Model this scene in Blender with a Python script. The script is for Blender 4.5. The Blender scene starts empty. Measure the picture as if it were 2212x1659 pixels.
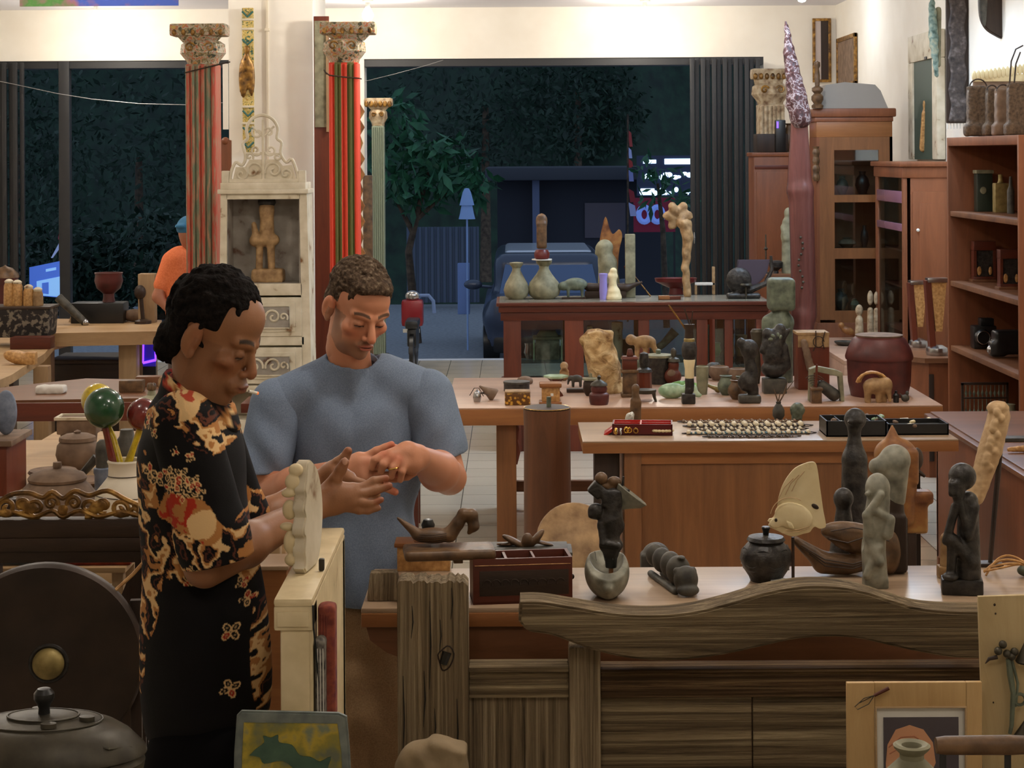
import bpy, bmesh, math, random
import numpy as np
from mathutils import Vector, Matrix, Euler
random.seed(7); RNG = np.random.default_rng(7)
SC = bpy.context.scene; COL = SC.collection
# ---------------- camera: a level lens with downward shift, frame 2212 x 1659 ----------------
F, CX, HY, H, ROLL = 4000.0, 1106.0, 335.0, 1.98, math.radians(0.35)
cam = bpy.data.cameras.new('camera'); co = bpy.data.objects.new('camera', cam); COL.objects.link(co)
co.location = (0, 0, H); co.rotation_euler = Euler((math.radians(90), ROLL, 0), 'XYZ')
cam.sensor_width = 36; cam.lens = 36*F/2212; cam.shift_y = -(829.5-HY)/2212
cam.clip_start = .05; cam.clip_end = 200
SC.camera = co
SC.view_settings.view_transform = 'Standard'; SC.view_settings.look = 'None'
SC.view_settings.gamma = 1; SC.view_settings.use_curve_mapping = False
SC.view_settings.exposure = 0.12
# ---------------- sky at dusk ----------------
W = bpy.data.worlds.new('dusk'); SC.world = W; W.use_nodes = True
bg = W.node_tree.nodes['Background']; bg.inputs[0].default_value = (.25, .33, .46, 1); bg.inputs[1].default_value = 1.15
# ---------------- the shop's ceiling lamps ----------------
CEIL = 3.37
LAMPS = [(-3.72,16.6),(-1.27,16.4),(1.2,16.6),(2.45,15.6),(-3.2,12.6),(-.4,12.4),(1.5,12.2),
         (-3.0,8.8),(-.3,8.2),(1.9,8.6),(-1.9,5.0),(.3,4.3),(2.1,4.6),(-.3,1.2),(1.6,1.0)]
LAMP_W = [30,30,30,9,42,42,30,38,40,28,17,34,23,18,16]
COOL = (3, 6)
for i, ((x, y), w) in enumerate(zip(LAMPS, LAMP_W)):
    l = bpy.data.lights.new('lamp_light', 'POINT'); l.energy = w; l.color = (.80, .89, 1) if i in COOL else (1, .91, .78); l.shadow_soft_size = .05
    o = bpy.data.objects.new('lamp_light', l); COL.objects.link(o); o.location = (x, y, CEIL-.23)
l = bpy.data.lights.new('tube_light', 'AREA'); l.shape = 'RECTANGLE'; l.size = .1; l.size_y = 1.5; l.energy = 60; l.color = (.55, .76, 1)
o = bpy.data.objects.new('tube_light', l); COL.objects.link(o); o.location = (2.3, 11.3, CEIL-.1); o.rotation_euler = (0, math.radians(25), 0)

# ---------------- mapping pixels of the frame to places ----------------
_c, _s = math.cos(ROLL), math.sin(ROLL)
def unroll(px, py):
    dx, dy = px-CX, py-HY
    return dx*_c+dy*_s, -dx*_s+dy*_c
def P(px, py, Y):
    u, v = unroll(px, py)
    return Vector((u*Y/F, Y, H-v*Y/F))
def YZ(px, py, Z):
    return F*(H-Z)/unroll(px, py)[1]
def PZ(px, py, Z):
    return P(px, py, YZ(px, py, Z))
# ---------------- materials ----------------
def lin(c):
    return tuple((v/255/12.92 if v/255 <= .04045 else ((v/255+.055)/1.055)**2.4) for v in c)+(1,)
_m = {}
def newmat(name):
    m = bpy.data.materials.new(name); m.use_nodes = True
    nt = m.node_tree; b = nt.nodes['Principled BSDF']
    return m, nt, b
def nd(nt, t, **k):
    n = nt.nodes.new(t)
    for a, v in k.items():
        if a.startswith('i_'): n.inputs[int(a[2:])].default_value = v
        else: setattr(n, a, v)
    return n
def plain(name, c, rough=.6, metal=0, emit=0, spec=.5, alpha=1, trans=0):
    m, nt, b = newmat(name)
    b.inputs['Base Color'].default_value = lin(c); b.inputs['Roughness'].default_value = rough
    b.inputs['Metallic'].default_value = metal; b.inputs['Specular IOR Level'].default_value = spec
    if emit: b.inputs['Emission Color'].default_value = lin(c); b.inputs['Emission Strength'].default_value = emit
    if trans: b.inputs['Transmission Weight'].default_value = trans
    return m
def ramp(nt, stops):
    r = nd(nt, 'ShaderNodeValToRGB'); e = r.color_ramp.elements
    e[0].position, e[0].color = stops[0][0], lin(stops[0][1]); e[1].position, e[1].color = stops[-1][0], lin(stops[-1][1])
    for p, c in stops[1:-1]:
        q = e.new(p); q.color = lin(c)
    return r
def wood(name, c1, c2, axis=0, scale=6, stretch=14, rough=.55, bump=.25, c3=None, spec=.35, streak=.5):
    """grain running along one object axis"""
    m, nt, b = newmat(name); L = nt.links
    tc = nd(nt, 'ShaderNodeTexCoord'); mp = nd(nt, 'ShaderNodeMapping'); L.new(tc.outputs['Object'], mp.inputs[0])
    s = [scale*stretch]*3; s[axis] = scale; mp.inputs['Scale'].default_value = s
    n1 = nd(nt, 'ShaderNodeTexNoise'); n1.inputs['Scale'].default_value = .55; n1.inputs['Detail'].default_value = 7
    n1.inputs['Roughness'].default_value = .72; n1.inputs['Distortion'].default_value = .8
    n2 = nd(nt, 'ShaderNodeTexNoise'); n2.inputs['Scale'].default_value = .12; n2.inputs['Detail'].default_value = 3
    L.new(mp.outputs[0], n1.inputs[0]); L.new(mp.outputs[0], n2.inputs[0])
    mx = nd(nt, 'ShaderNodeMath', operation='MULTIPLY_ADD'); mx.inputs[1].default_value = streak
    L.new(n1.outputs[0], mx.inputs[0])
    mm = nd(nt, 'ShaderNodeMath', operation='MULTIPLY'); mm.inputs[1].default_value = 1-streak; L.new(n2.outputs[0], mm.inputs[0])
    L.new(mm.outputs[0], mx.inputs[2])
    st = [(.34, c1), (.66, c2)] if not c3 else [(.32, c1), (.5, c2), (.68, c3)]
    r = ramp(nt, st); L.new(mx.outputs[0], r.inputs[0]); L.new(r.outputs[0], b.inputs['Base Color'])
    bp = nd(nt, 'ShaderNodeBump'); bp.inputs['Strength'].default_value = bump; bp.inputs['Distance'].default_value = .004 if bump < .9 else .012
    L.new(n1.outputs[0], bp.inputs['Height']); L.new(bp.outputs[0], b.inputs['Normal'])
    b.inputs['Roughness'].default_value = rough; b.inputs['Specular IOR Level'].default_value = spec
    return m
def mottle(name, stops, scale=30, rough=.6, bump=.3, metal=0, detail=7, dist=.007, vor=False, spec=.4, distort=0):
    m, nt, b = newmat(name); L = nt.links
    tc = nd(nt, 'ShaderNodeTexCoord')
    n = nd(nt, 'ShaderNodeTexVoronoi' if vor else 'ShaderNodeTexNoise'); n.inputs['Scale'].default_value = scale
    if not vor: n.inputs['Detail'].default_value = detail; n.inputs['Distortion'].default_value = distort
    L.new(tc.outputs['Object'], n.inputs['Vector'])
    r = ramp(nt, stops); L.new(n.outputs[0], r.inputs[0]); L.new(r.outputs[0], b.inputs['Base Color'])
    bp = nd(nt, 'ShaderNodeBump'); bp.inputs['Strength'].default_value = bump; bp.inputs['Distance'].default_value = dist
    L.new(n.outputs[0], bp.inputs['Height']); L.new(bp.outputs[0], b.inputs['Normal'])
    b.inputs['Roughness'].default_value = rough; b.inputs['Metallic'].default_value = metal; b.inputs['Specular IOR Level'].default_value = spec
    return m
def vcol(name, rough=.6, bump=0, bscale=200, spec=.4, sss=0):
    m, nt, b = newmat(name); L = nt.links
    a = nd(nt, 'ShaderNodeAttribute', attribute_name='col'); L.new(a.outputs['Color'], b.inputs['Base Color'])
    if bump:
        tc = nd(nt, 'ShaderNodeTexCoord'); n = nd(nt, 'ShaderNodeTexNoise'); n.inputs['Scale'].default_value = bscale; n.inputs['Detail'].default_value = 4
        L.new(tc.outputs['Object'], n.inputs['Vector'])
        bp = nd(nt, 'ShaderNodeBump'); bp.inputs['Strength'].default_value = bump; bp.inputs['Distance'].default_value = .002
        L.new(n.outputs[0], bp.inputs['Height']); L.new(bp.outputs[0], b.inputs['Normal'])
    b.inputs['Roughness'].default_value = rough; b.inputs['Specular IOR Level'].default_value = spec
    if sss: b.inputs['Subsurface Weight'].default_value = sss; b.inputs['Subsurface Radius'].default_value = (.012, .005, .003); b.inputs['Subsurface Scale'].default_value = 1
    return m
def glassy(name, tint=(225, 235, 235), mixv=.12, rough=.03):
    m, nt, b = newmat(name); L = nt.links
    t = nd(nt, 'ShaderNodeBsdfTransparent'); t.inputs[0].default_value = lin(tint)
    g = nd(nt, 'ShaderNodeBsdfGlossy'); g.inputs['Roughness'].default_value = rough
    mx = nd(nt, 'ShaderNodeMixShader'); mx.inputs[0].default_value = mixv
    L.new(t.outputs[0], mx.inputs[1]); L.new(g.outputs[0], mx.inputs[2]); L.new(mx.outputs[0], nt.nodes['Material Output'].inputs[0])
    return m
# ---------------- mesh making ----------------
class G:
    """collects shapes into one bmesh; k scales the units handed in (pixels at the thing's distance) to metres"""
    def __init__(s, k=1.0, clamp=False): s.bm = bmesh.new(); s.k = k; s.clamp = clamp
    def _tag(s, n0): s.bm.verts.ensure_lookup_table(); return s.bm.verts[n0:]
    def run(s, ops):
        for o in ops: getattr(s, o[0])(*o[1:])
        return s
    def B(s, x0, x1, y0, y1, z0, z1, bev=0, taper=1.0):
        k = s.k; b = bmesh.new()
        cx, cy = (x0+x1)/2, (y0+y1)/2
        vs = []
        for z, t in ((z0, 1.0), (z1, taper)):
            for x, y in ((x0, y0), (x1, y0), (x1, y1), (x0, y1)):
                vs.append(b.verts.new(((cx+(x-cx)*t)*k, (cy+(y-cy)*t)*k, z*k)))
        for f in ((3,2,1,0),(4,5,6,7),(0,1,5,4),(1,2,6,5),(2,3,7,6),(3,0,4,7)): b.faces.new([vs[i] for i in f])
        if bev: bmesh.ops.bevel(b, geom=b.edges[:], offset=min(bev*k, .45*min(abs(x1-x0), abs(y1-y0), abs(z1-z0))*k), segments=2, affect='EDGES', profile=.6)
        s.merge(b)
    def merge(s, b, mat=None):
        if mat is not None: bmesh.ops.transform(b, matrix=mat, verts=b.verts)
        me = bpy.data.meshes.new('tmp'); b.to_mesh(me); b.free(); s.bm.from_mesh(me); bpy.data.meshes.remove(me)
    def L(s, cx, cy, prof, n=28, sx=1, sy=1, z0=0, wob=0):
        k = s.k; b = bmesh.new(); rings = []
        for r, z in prof:
            if r <= 1e-6: rings.append([b.verts.new((cx*k, cy*k, (z+z0)*k))])
            else: rings.append([b.verts.new(((cx+r*sx*(1+wob*math.sin(5*a+z*.1))*math.cos(a))*k, (cy+r*sy*math.sin(a))*k, (z+z0)*k)) for a in [2*math.pi*i/n for i in range(n)]])
        for A, Bq in zip(rings, rings[1:]):
            for i in range(n):
                j = (i+1) % n
                if len(A) == 1 and len(Bq) == 1: continue
                if len(A) == 1: b.faces.new((A[0], Bq[j], Bq[i]))
                elif len(Bq) == 1: b.faces.new((A[i], A[j], Bq[0]))
                else: b.faces.new((A[i], A[j], Bq[j], Bq[i]))
        if len(rings[0]) > 1: b.faces.new(rings[0][::-1])
        if len(rings[-1]) > 1: b.faces.new(rings[-1])
        bmesh.ops.recalc_face_normals(b, faces=b.faces); s.merge(b)
    def T(s, pts, r, n=8, flat=1.0):
        k = s.k; pts = [Vector(p)*k for p in pts]; rr = r if isinstance(r, (list, tuple)) else [r]*len(pts)
        b = bmesh.new(); rings = []; up = None
        for i, p in enumerate(pts):
            t = (pts[min(i+1, len(pts)-1)]-pts[max(i-1, 0)]).normalized()
            if up is None: up = Vector((0, 0, 1)) if abs(t.z) < .9 else Vector((0, 1, 0))
            u = t.cross(up).normalized(); v = u.cross(t).normalized(); up = v
            rings.append([b.verts.new(p+(u*math.cos(a)+v*math.sin(a)*flat)*max(rr[i]*k, 2e-4)) for a in [2*math.pi*j/n for j in range(n)]])
        for A, Bq in zip(rings, rings[1:]):
            for i in range(n): b.faces.new((A[i], A[(i+1) % n], Bq[(i+1) % n], Bq[i]))
        b.faces.new(rings[0][::-1]); b.faces.new(rings[-1]); bmesh.ops.recalc_face_normals(b, faces=b.faces); s.merge(b)
    def E(s, cx, cy, cz, rx, ry=None, rz=None, n=16, rot=None):
        ry = rx if ry is None else ry; rz = rx if rz is None else rz
        b = bmesh.new(); bmesh.ops.create_uvsphere(b, u_segments=n, v_segments=max(6, n*2//3), radius=1)
        M = Matrix.Translation(Vector((cx, cy, cz))*s.k) @ (Euler([math.radians(q) for q in rot]).to_matrix().to_4x4() if rot else Matrix()) @ Matrix.Diagonal((rx*s.k, ry*s.k, rz*s.k, 1))
        s.merge(b, M)
    def X(s, pts, y0, y1, bev=0):
        k = s.k; b = bmesh.new(); A = [b.verts.new((x*k, y0*k, z*k)) for x, z in pts]; C = [b.verts.new((x*k, y1*k, z*k)) for x, z in pts]
        b.faces.new(A); b.faces.new(C[::-1]); n = len(pts)
        for i in range(n): b.faces.new((A[i], C[i], C[(i+1) % n], A[(i+1) % n]))
        bmesh.ops.recalc_face_normals(b, faces=b.faces)
        if bev: bmesh.ops.bevel(b, geom=[e for e in b.edges if any(len(f.verts) > 4 for f in e.link_faces)], offset=bev*k, segments=2, affect='EDGES', clamp_overlap=True)
        s.merge(b)
    def Z(s, pts, z0, z1):
        k = s.k; b = bmesh.new(); A = [b.verts.new((x*k, y*k, z0*k)) for x, y in pts]; C = [b.verts.new((x*k, y*k, z1*k)) for x, y in pts]
        b.faces.new(A); b.faces.new(C[::-1]); n = len(pts)
        for i in range(n): b.faces.new((A[i], C[i], C[(i+1) % n], A[(i+1) % n]))
        bmesh.ops.recalc_face_normals(b, faces=b.faces); s.merge(b)
    def R(s, rot, piv, ops):
        g = G(s.k).run(ops); p = Vector(piv)*s.k
        M = Matrix.Translation(p) @ Euler([math.radians(q) for q in rot]).to_matrix().to_4x4() @ Matrix.Translation(-p)
        s.merge(g.bm, M)
    def S(s, prims, h, k=None, noise=0, nscale=1):
        """organic solid: smooth union of primitives, voxel h"""
        v, f = solid(prims, h, h*2 if k is None else k)
        if noise: v = v+nudge(v, nscale)*noise
        if s.clamp: v[:, 2] = np.maximum(v[:, 2], 0)
        b = bmesh.new(); vs = [b.verts.new(p) for p in (v*s.k)]
        for q in f: b.faces.new([vs[i] for i in q])
        s.merge(b)
def nudge(v, sc):
    a = v/sc
    n = np.sin(a[:, 0]*1.7+np.sin(a[:, 1]*2.3+1))+np.sin(a[:, 1]*1.9+np.sin(a[:, 2]*2.1+2))+np.sin(a[:, 2]*1.6+np.sin(a[:, 0]*2.7))
    m = np.sin(a[:, 0]*2.1+1.3*np.sin(a[:, 2]*1.7))+np.sin(a[:, 1]*2.6+1.1*np.sin(a[:, 0]*1.3))
    return np.stack([n*.33, m*.5, (n-m)*.25], 1)
def solid(prims, h, k):
    """prims: ('e',c,r[,rotdeg]) ('c',p0,p1,r0,r1) ('b',c,half,round[,rotdeg]); a leading '-' subtracts; optional per-prim k as last dict"""
    items = []
    for p in prims:
        kk = k
        if isinstance(p[-1], dict): kk = p[-1]['k']; p = p[:-1]
        items.append((p, kk))
    lo = np.full(3, 1e9); hi = np.full(3, -1e9); bb = []
    for p, kk in items:
        t = p[0].lstrip('-')
        if t == 'c':
            a, b2 = np.array(p[1], float), np.array(p[2], float); r = max(p[3], p[4]); l0 = np.minimum(a, b2)-r; h0 = np.maximum(a, b2)+r
        else:
            c = np.array(p[1], float); r = np.array(p[2], float)
            if t == 'b': r = r+p[3]
            rot = p[3] if t == 'e' and len(p) > 3 else (p[4] if t == 'b' and len(p) > 4 else None)
            if rot is not None: r = np.full(3, np.linalg.norm(r) if t == 'b' else r.max())
            l0 = c-r; h0 = c+r
        bb.append((l0, h0))
        if p[0][0] != '-': lo = np.minimum(lo, l0); hi = np.maximum(hi, h0)
    lo = lo-3*h; hi = hi+3*h
    n = np.ceil((hi-lo)/h).astype(int)+1
    f = np.full(n, 1e3, np.float32)
    for (p, kk), (l0, h0) in zip(items, bb):
        neg = p[0][0] == '-'; t = p[0].lstrip('-')
        a0 = np.maximum(np.floor((l0-kk-2*h-lo)/h).astype(int), 0); a1 = np.minimum(np.ceil((h0+kk+2*h-lo)/h).astype(int)+1, n)
        if np.any(a1 <= a0): continue
        xs = [(lo[i]+h*np.arange(a0[i], a1[i])).astype(np.float32) for i in range(3)]
        X, Y, Z = np.meshgrid(*xs, indexing='ij', sparse=True)
        if t == 'c':
            A = np.array(p[1], float); Bv = np.array(p[2], float)-A; L2 = max(1e-9, float(Bv@Bv))
            dx, dy, dz = X-A[0], Y-A[1], Z-A[2]
            u = np.clip((dx*Bv[0]+dy*Bv[1]+dz*Bv[2])/L2, 0, 1)
            d = np.sqrt((dx-u*Bv[0])**2+(dy-u*Bv[1])**2+(dz-u*Bv[2])**2)-(p[3]+(p[4]-p[3])*u)
        else:
            c = p[1]; dx, dy, dz = X-c[0], Y-c[1], Z-c[2]
            rot = p[3] if t == 'e' and len(p) > 3 else (p[4] if t == 'b' and len(p) > 4 else None)
            if rot is not None:
                Rm = np.array(Euler([math.radians(q) for q in rot]).to_matrix().transposed())
                dx, dy, dz = (Rm[i, 0]*dx+Rm[i, 1]*dy+Rm[i, 2]*dz for i in range(3))
            r = p[2]
            if t == 'e':
                q = np.sqrt((dx/r[0])**2+(dy/r[1])**2+(dz/r[2])**2)+1e-6
                g = np.sqrt((dx/r[0]**2)**2+(dy/r[1]**2)**2+(dz/r[2]**2)**2)+1e-6
                d = q*(q-1)/g
            else:
                qx, qy, qz = np.abs(dx)-r[0], np.abs(dy)-r[1], np.abs(dz)-r[2]
                d = np.sqrt(np.maximum(qx, 0)**2+np.maximum(qy, 0)**2+np.maximum(qz, 0)**2)+np.minimum(np.maximum(qx, np.maximum(qy, qz)), 0)-p[3]
        sl = tuple(slice(a0[i], a1[i]) for i in range(3)); e = f[sl]
        if neg: d = -d; e2 = -e; w = np.clip(.5+.5*(d-e)/kk, 0, 1); f[sl] = e*(1-w)+d*w+kk*w*(1-w)
        else: w = np.clip(.5+.5*(e-d)/kk, 0, 1); f[sl] = e*(1-w)+d*w-kk*w*(1-w)
    ins = f < 0
    c8 = sum(ins[i:i+n[0]-1, j:j+n[1]-1, q:q+n[2]-1].astype(np.int8) for i in (0, 1) for j in (0, 1) for q in (0, 1))
    act = (c8 > 0) & (c8 < 8); idx = np.argwhere(act); vid = np.full(act.shape, -1, np.int64); vid[act] = np.arange(len(idx))
    pos = np.zeros((len(idx), 3)); cnt = np.zeros(len(idx))
    for ax in range(3):
        o1, o2 = [i for i in range(3) if i != ax]
        for u in (0, 1):
            for v in (0, 1):
                a = np.zeros(3, int); a[o1] = u; a[o2] = v; b2 = a.copy(); b2[ax] = 1
                fa = f[tuple((idx+a).T)]; fb = f[tuple((idx+b2).T)]; m = (fa < 0) != (fb < 0)
                t2 = np.where(m, fa/np.where(m, fa-fb, 1), 0); q = np.repeat(a[None].astype(float), len(idx), 0); q[:, ax] += t2
                pos[m] += q[m]; cnt[m] += 1
    V = lo+h*(idx+pos/np.maximum(cnt, 1)[:, None])
    Fc = []
    for ax in range(3):
        o1, o2 = [(1, 2), (2, 0), (0, 1)][ax]
        s0 = [slice(None)]*3; s1 = [slice(None)]*3; s0[ax] = slice(0, -1); s1[ax] = slice(1, None)
        ch = ins[tuple(s0)] != ins[tuple(s1)]; e = np.argwhere(ch)
        e = e[(e[:, o1] > 0) & (e[:, o2] > 0) & (e[:, o1] < n[o1]-1) & (e[:, o2] < n[o2]-1)]
        d1 = np.zeros(3, int); d1[o1] = 1; d2 = np.zeros(3, int); d2[o2] = 1
        q = np.stack([vid[tuple((e-d1-d2).T)], vid[tuple((e-d2).T)], vid[tuple(e.T)], vid[tuple((e-d1).T)]], 1)
        st = ins[tuple(e.T)]; q[~st] = q[~st][:, ::-1]; Fc.append(q)
    Fc = np.concatenate(Fc)
    for _ in range(1):  # light smoothing
        acc = np.zeros_like(V); w = np.zeros(len(V))
        for i in range(4):
            a, b2 = Fc[:, i], Fc[:, (i+1) % 4]
            np.add.at(acc, a, V[b2]); np.add.at(w, a, 1); np.add.at(acc, b2, V[a]); np.add.at(w, b2, 1)
        V = V*.5+.5*acc/np.maximum(w, 1)[:, None]
    return V, Fc
def rawmesh(name, V, Fc, col=None):
    me = bpy.data.meshes.new(name); me.vertices.add(len(V)); me.vertices.foreach_set('co', np.asarray(V, np.float32).ravel())
    me.loops.add(4*len(Fc)); me.loops.foreach_set('vertex_index', np.asarray(Fc, np.int32).ravel())
    me.polygons.add(len(Fc)); me.polygons.foreach_set('loop_start', np.arange(0, 4*len(Fc), 4, dtype=np.int32))
    me.polygons.foreach_set('use_smooth', np.ones(len(Fc), bool)); me.update(calc_edges=True)
    if col is not None:
        a = me.color_attributes.new('col', 'FLOAT_COLOR', 'POINT'); c4 = np.ones((len(V), 4), np.float32); c4[:, :3] = col; a.data.foreach_set('color', c4.ravel())
    return me
def mesh_from(g, name, smooth=True):
    me = bpy.data.meshes.new(name); g.bm.to_mesh(me); g.bm.free()
    if smooth:
        me.polygons.foreach_set('use_smooth', np.ones(len(me.polygons), bool)); me.set_sharp_from_angle(angle=math.radians(38))
    return me
def link(name, me, mat, parent=None):
    o = bpy.data.objects.new(name, me); COL.objects.link(o)
    if mat is not None: me.materials.append(mat)
    if parent is not None: o.parent = parent
    return o
def tagit(o, label, cat, group=None, kind=None):
    if label: o['label'] = label
    if cat: o['category'] = cat
    if group: o['group'] = group
    if kind: o['kind'] = kind
    return o
class Th:
    """a thing: an Empty at its base, parts in pixel units at its own distance"""
    def __init__(s, name, label, cat, px, py, Y=None, Z=None, group=None, rz=0, world=None):
        s.clamp = Z is not None
        if world is not None: loc = Vector(world); s.k = 1.0
        else:
            if Y is None: Y = YZ(px, py, Z)
            loc = P(px, py, Y); s.k = Y/F
        s.o = bpy.data.objects.new(name, None); COL.objects.link(s.o); s.o.location = loc; s.o.rotation_euler = (0, 0, math.radians(rz)); s.o.empty_display_size = .05
        tagit(s.o, label, cat, group)
    def part(s, name, mat, ops, parent=None, label=None, smooth=True):
        g = G(s.k, s.clamp).run(ops); o = link(name, mesh_from(g, name, smooth), mat, parent or s.o)
        if label: o['label'] = label
        return o
def one(name, label, cat, mat, px, py, ops, Y=None, Z=None, group=None, rz=0, world=None, smooth=True, kind=None):
    if world is not None: loc = Vector(world); k = 1.0
    else:
        if Y is None: Y = YZ(px, py, Z)
        loc = P(px, py, Y); k = Y/F
    g = G(k, Z is not None).run(ops); o = link(name, mesh_from(g, name, smooth), mat); o.location = loc; o.rotation_euler = (0, 0, math.radians(rz))
    return tagit(o, label, cat, group, kind)
def struct(name, mat, ops, smooth=False):
    g = G(1.0).run(ops); o = link(name, mesh_from(g, name, smooth), mat); o['kind'] = 'structure'; return o
def copy_thing(root, loc, rz=None, label=None, group=None, scale=None):
    r = root.copy(); COL.objects.link(r); r.location = loc
    if rz is not None: r.rotation_euler = (0, 0, math.radians(rz))
    if label: r['label'] = label
    if group: r['group'] = group
    if scale: r.scale = (scale,)*3
    for ch in list(root.children):
        c = ch.copy(); COL.objects.link(c); c.parent = r
        for g2 in ch.children:
            d = g2.copy(); COL.objects.link(d); d.parent = c
    return r
M = {}
M['wall'] = mottle('wall_paint', [(.3, (236, 228, 214)), (.7, (244, 238, 226))], 3, .7, .05)
M['ceil'] = plain('ceiling_paint', (232, 230, 236), .8)
M['teak'] = wood('teak', (84, 54, 36), (130, 86, 56), 0, 3, 12, .42, .15)
M['teak_v'] = wood('teak_upright', (76, 48, 32), (118, 76, 50), 2, 3, 12, .5, .15)
M['orange'] = wood('orange_teak', (122, 76, 42), (160, 106, 62), 0, 3, 14, .38, .12)
M['orange_v'] = wood('orange_teak_upright', (108, 70, 42), (146, 98, 60), 2, 3, 14, .4, .12)
M['top'] = wood('pale_table_top', (142, 118, 94), (182, 156, 128), 0, 2.5, 16, .33, .08, spec=.5)
M['top2'] = wood('rosy_table_top', (158, 124, 104), (196, 162, 138), 0, 2.5, 16, .33, .06, spec=.5)
M['mahog'] = wood('mahogany', (66, 30, 20), (104, 48, 30), 0, 3, 12, .4, .12)
M['mahog_v'] = wood('mahogany_upright', (78, 36, 24), (118, 56, 34), 2, 3, 12, .42, .12)
M['cab'] = wood('red_brown_wood', (104, 60, 36), (142, 86, 54), 2, 2.5, 10, .45, .08)
M['dark'] = wood('dark_wood', (34, 24, 18), (66, 48, 34), 0, 5, 10, .5, .3)
M['dark_v'] = wood('dark_wood_upright', (32, 22, 17), (64, 46, 33), 2, 5, 10, .5, .3)
M['weather'] = wood('weathered_plank', (40, 31, 21), (126, 108, 82), 0, 2.4, 52, .85, 1.0, c3=(186, 168, 134), spec=.15, streak=.82)
M['weather_v'] = wood('weathered_post', (46, 37, 26), (136, 118, 92), 2, 2.4, 52, .85, 1.0, c3=(186, 168, 138), spec=.15, streak=.82)
M['weather_d'] = wood('weathered_dark_plank', (34, 23, 15), (90, 68, 46), 0, 2.4, 46, .8, 1.0, c3=(156, 130, 94), spec=.15, streak=.8)
M['slab'] = wood('raw_slab', (148, 116, 80), (190, 158, 116), 0, 2, 12, .6, .2)
M['slab_v'] = wood('raw_slab_upright', (132, 104, 74), (176, 146, 108), 2, 2, 12, .6, .2)
M['palewood'] = wood('pale_pine', (176, 140, 88), (216, 182, 128), 2, 3.5, 9, .6, .12)
M['palewood_h'] = wood('pale_carved_wood', (160, 128, 90), (214, 184, 142), 0, 5, 9, .6, .3)
M['black'] = mottle('blackened_wood', [(.3, (16, 14, 13)), (.7, (58, 53, 48))], 46, .42, .6)
M['blk'] = plain('black_lacquer', (20, 20, 20), .35)
M['bronze'] = mottle('dark_bronze', [(.3, (46, 42, 34)), (.7, (84, 78, 64))], 14, .45, .25, metal=.35)
M['gong'] = mottle('gong_bronze', [(.3, (40, 32, 26)), (.65, (66, 52, 42))], 7, .5, .15, metal=.35)
M['boss'] = mottle('worn_brass', [(.3, (120, 104, 62)), (.7, (168, 148, 92))], 30, .5, .2, metal=.4)
M['gold'] = mottle('gilt_carving', [(.3, (58, 38, 18)), (.55, (140, 100, 44)), (.75, (196, 152, 76))], 26, .4, .6, metal=.35)
M['stone'] = mottle('grey_stone', [(.3, (92, 90, 78)), (.55, (142, 140, 124)), (.75, (176, 172, 156))], 22, .5, .35)
M['stone_d'] = mottle('dark_stone', [(.3, (44, 42, 38)), (.7, (84, 80, 70))], 26, .55, .35)
M['stone_g'] = mottle('green_grey_stone', [(.3, (66, 74, 62)), (.7, (116, 124, 104))], 26, .5, .3)
M['rock'] = mottle('raw_tan_rock', [(.3, (116, 82, 50)), (.48, (178, 144, 96)), (.7, (214, 188, 142))], 16, .85, 1.0, dist=.03, distort=.6)
M['dusty'] = mottle('dusty_glass_top', [(.3, (112, 108, 96)), (.7, (146, 140, 126))], 5, .22, .02)
M['prow'] = wood('striped_prow_lacquer', (62, 30, 24), (122, 72, 64), 2, 2, 16, .35, .2)
M['rock2'] = mottle('grey_river_rock', [(.3, (112, 96, 72)), (.7, (160, 140, 110))], 9, .85, .7, dist=.01)
M['clay'] = mottle('red_clay', [(.3, (98, 78, 62)), (.7, (136, 112, 92))], 16, .8, .2)
M['clay_g'] = mottle('grey_clay', [(.3, (104, 100, 78)), (.7, (150, 146, 118))], 18, .65, .2)
M['cream'] = mottle('crackled_cream_paint', [(.28, (96, 72, 42)), (.36, (200, 180, 138)), (.7, (226, 208, 168))], 12, .5, .25, detail=9)
M['chalk'] = mottle('white_chipped_paint', [(.30, (124, 86, 50)), (.38, (196, 184, 158)), (.72, (222, 212, 190))], 10, .6, .35, detail=9)
M['chalk2'] = mottle('grey_chipped_paint', [(.32, (96, 66, 48)), (.4, (134, 126, 116)), (.75, (168, 160, 148))], 9, .7, .3, detail=9)
M['ivory'] = mottle('bone_white_wood', [(.25, (168, 144, 98)), (.4, (218, 200, 154)), (.75, (232, 218, 178))], 14, .45, .15)
M['tan'] = mottle('tan_carving', [(.3, (118, 88, 56)), (.7, (178, 144, 100))], 22, .6, .5)
M['brownc'] = mottle('brown_carving', [(.3, (62, 44, 28)), (.7, (118, 88, 58))], 24, .45, .4)
M['mask'] = mottle('worn_wooden_mask', [(.3, (92, 50, 26)), (.5, (140, 92, 48)), (.72, (164, 122, 66))], 16, .5, .35)
M['redlac'] = plain('red_lacquer', (176, 34, 22), .3)
M['redlac_d'] = plain('dark_red_lacquer', (86, 20, 18), .35)
M['redbox'] = mottle('oxblood_lacquer', [(.3, (62, 24, 22)), (.7, (94, 40, 34))], 12, .45, .15)
M['green'] = plain('green_gloss', (26, 66, 36), .15, spec=.7)
M['yellow'] = mottle('yellow_gloss', [(.3, (150, 124, 16)), (.6, (206, 178, 30))], 30, .2, .1, spec=.7)
M['maroon'] = mottle('maroon_gloss', [(.3, (84, 26, 22)), (.7, (122, 42, 34))], 26, .15, .05, spec=.7)
M['jade'] = mottle('pale_jade', [(.3, (112, 146, 110)), (.55, (168, 192, 160)), (.75, (198, 212, 186))], 20, .3, .1)
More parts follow.
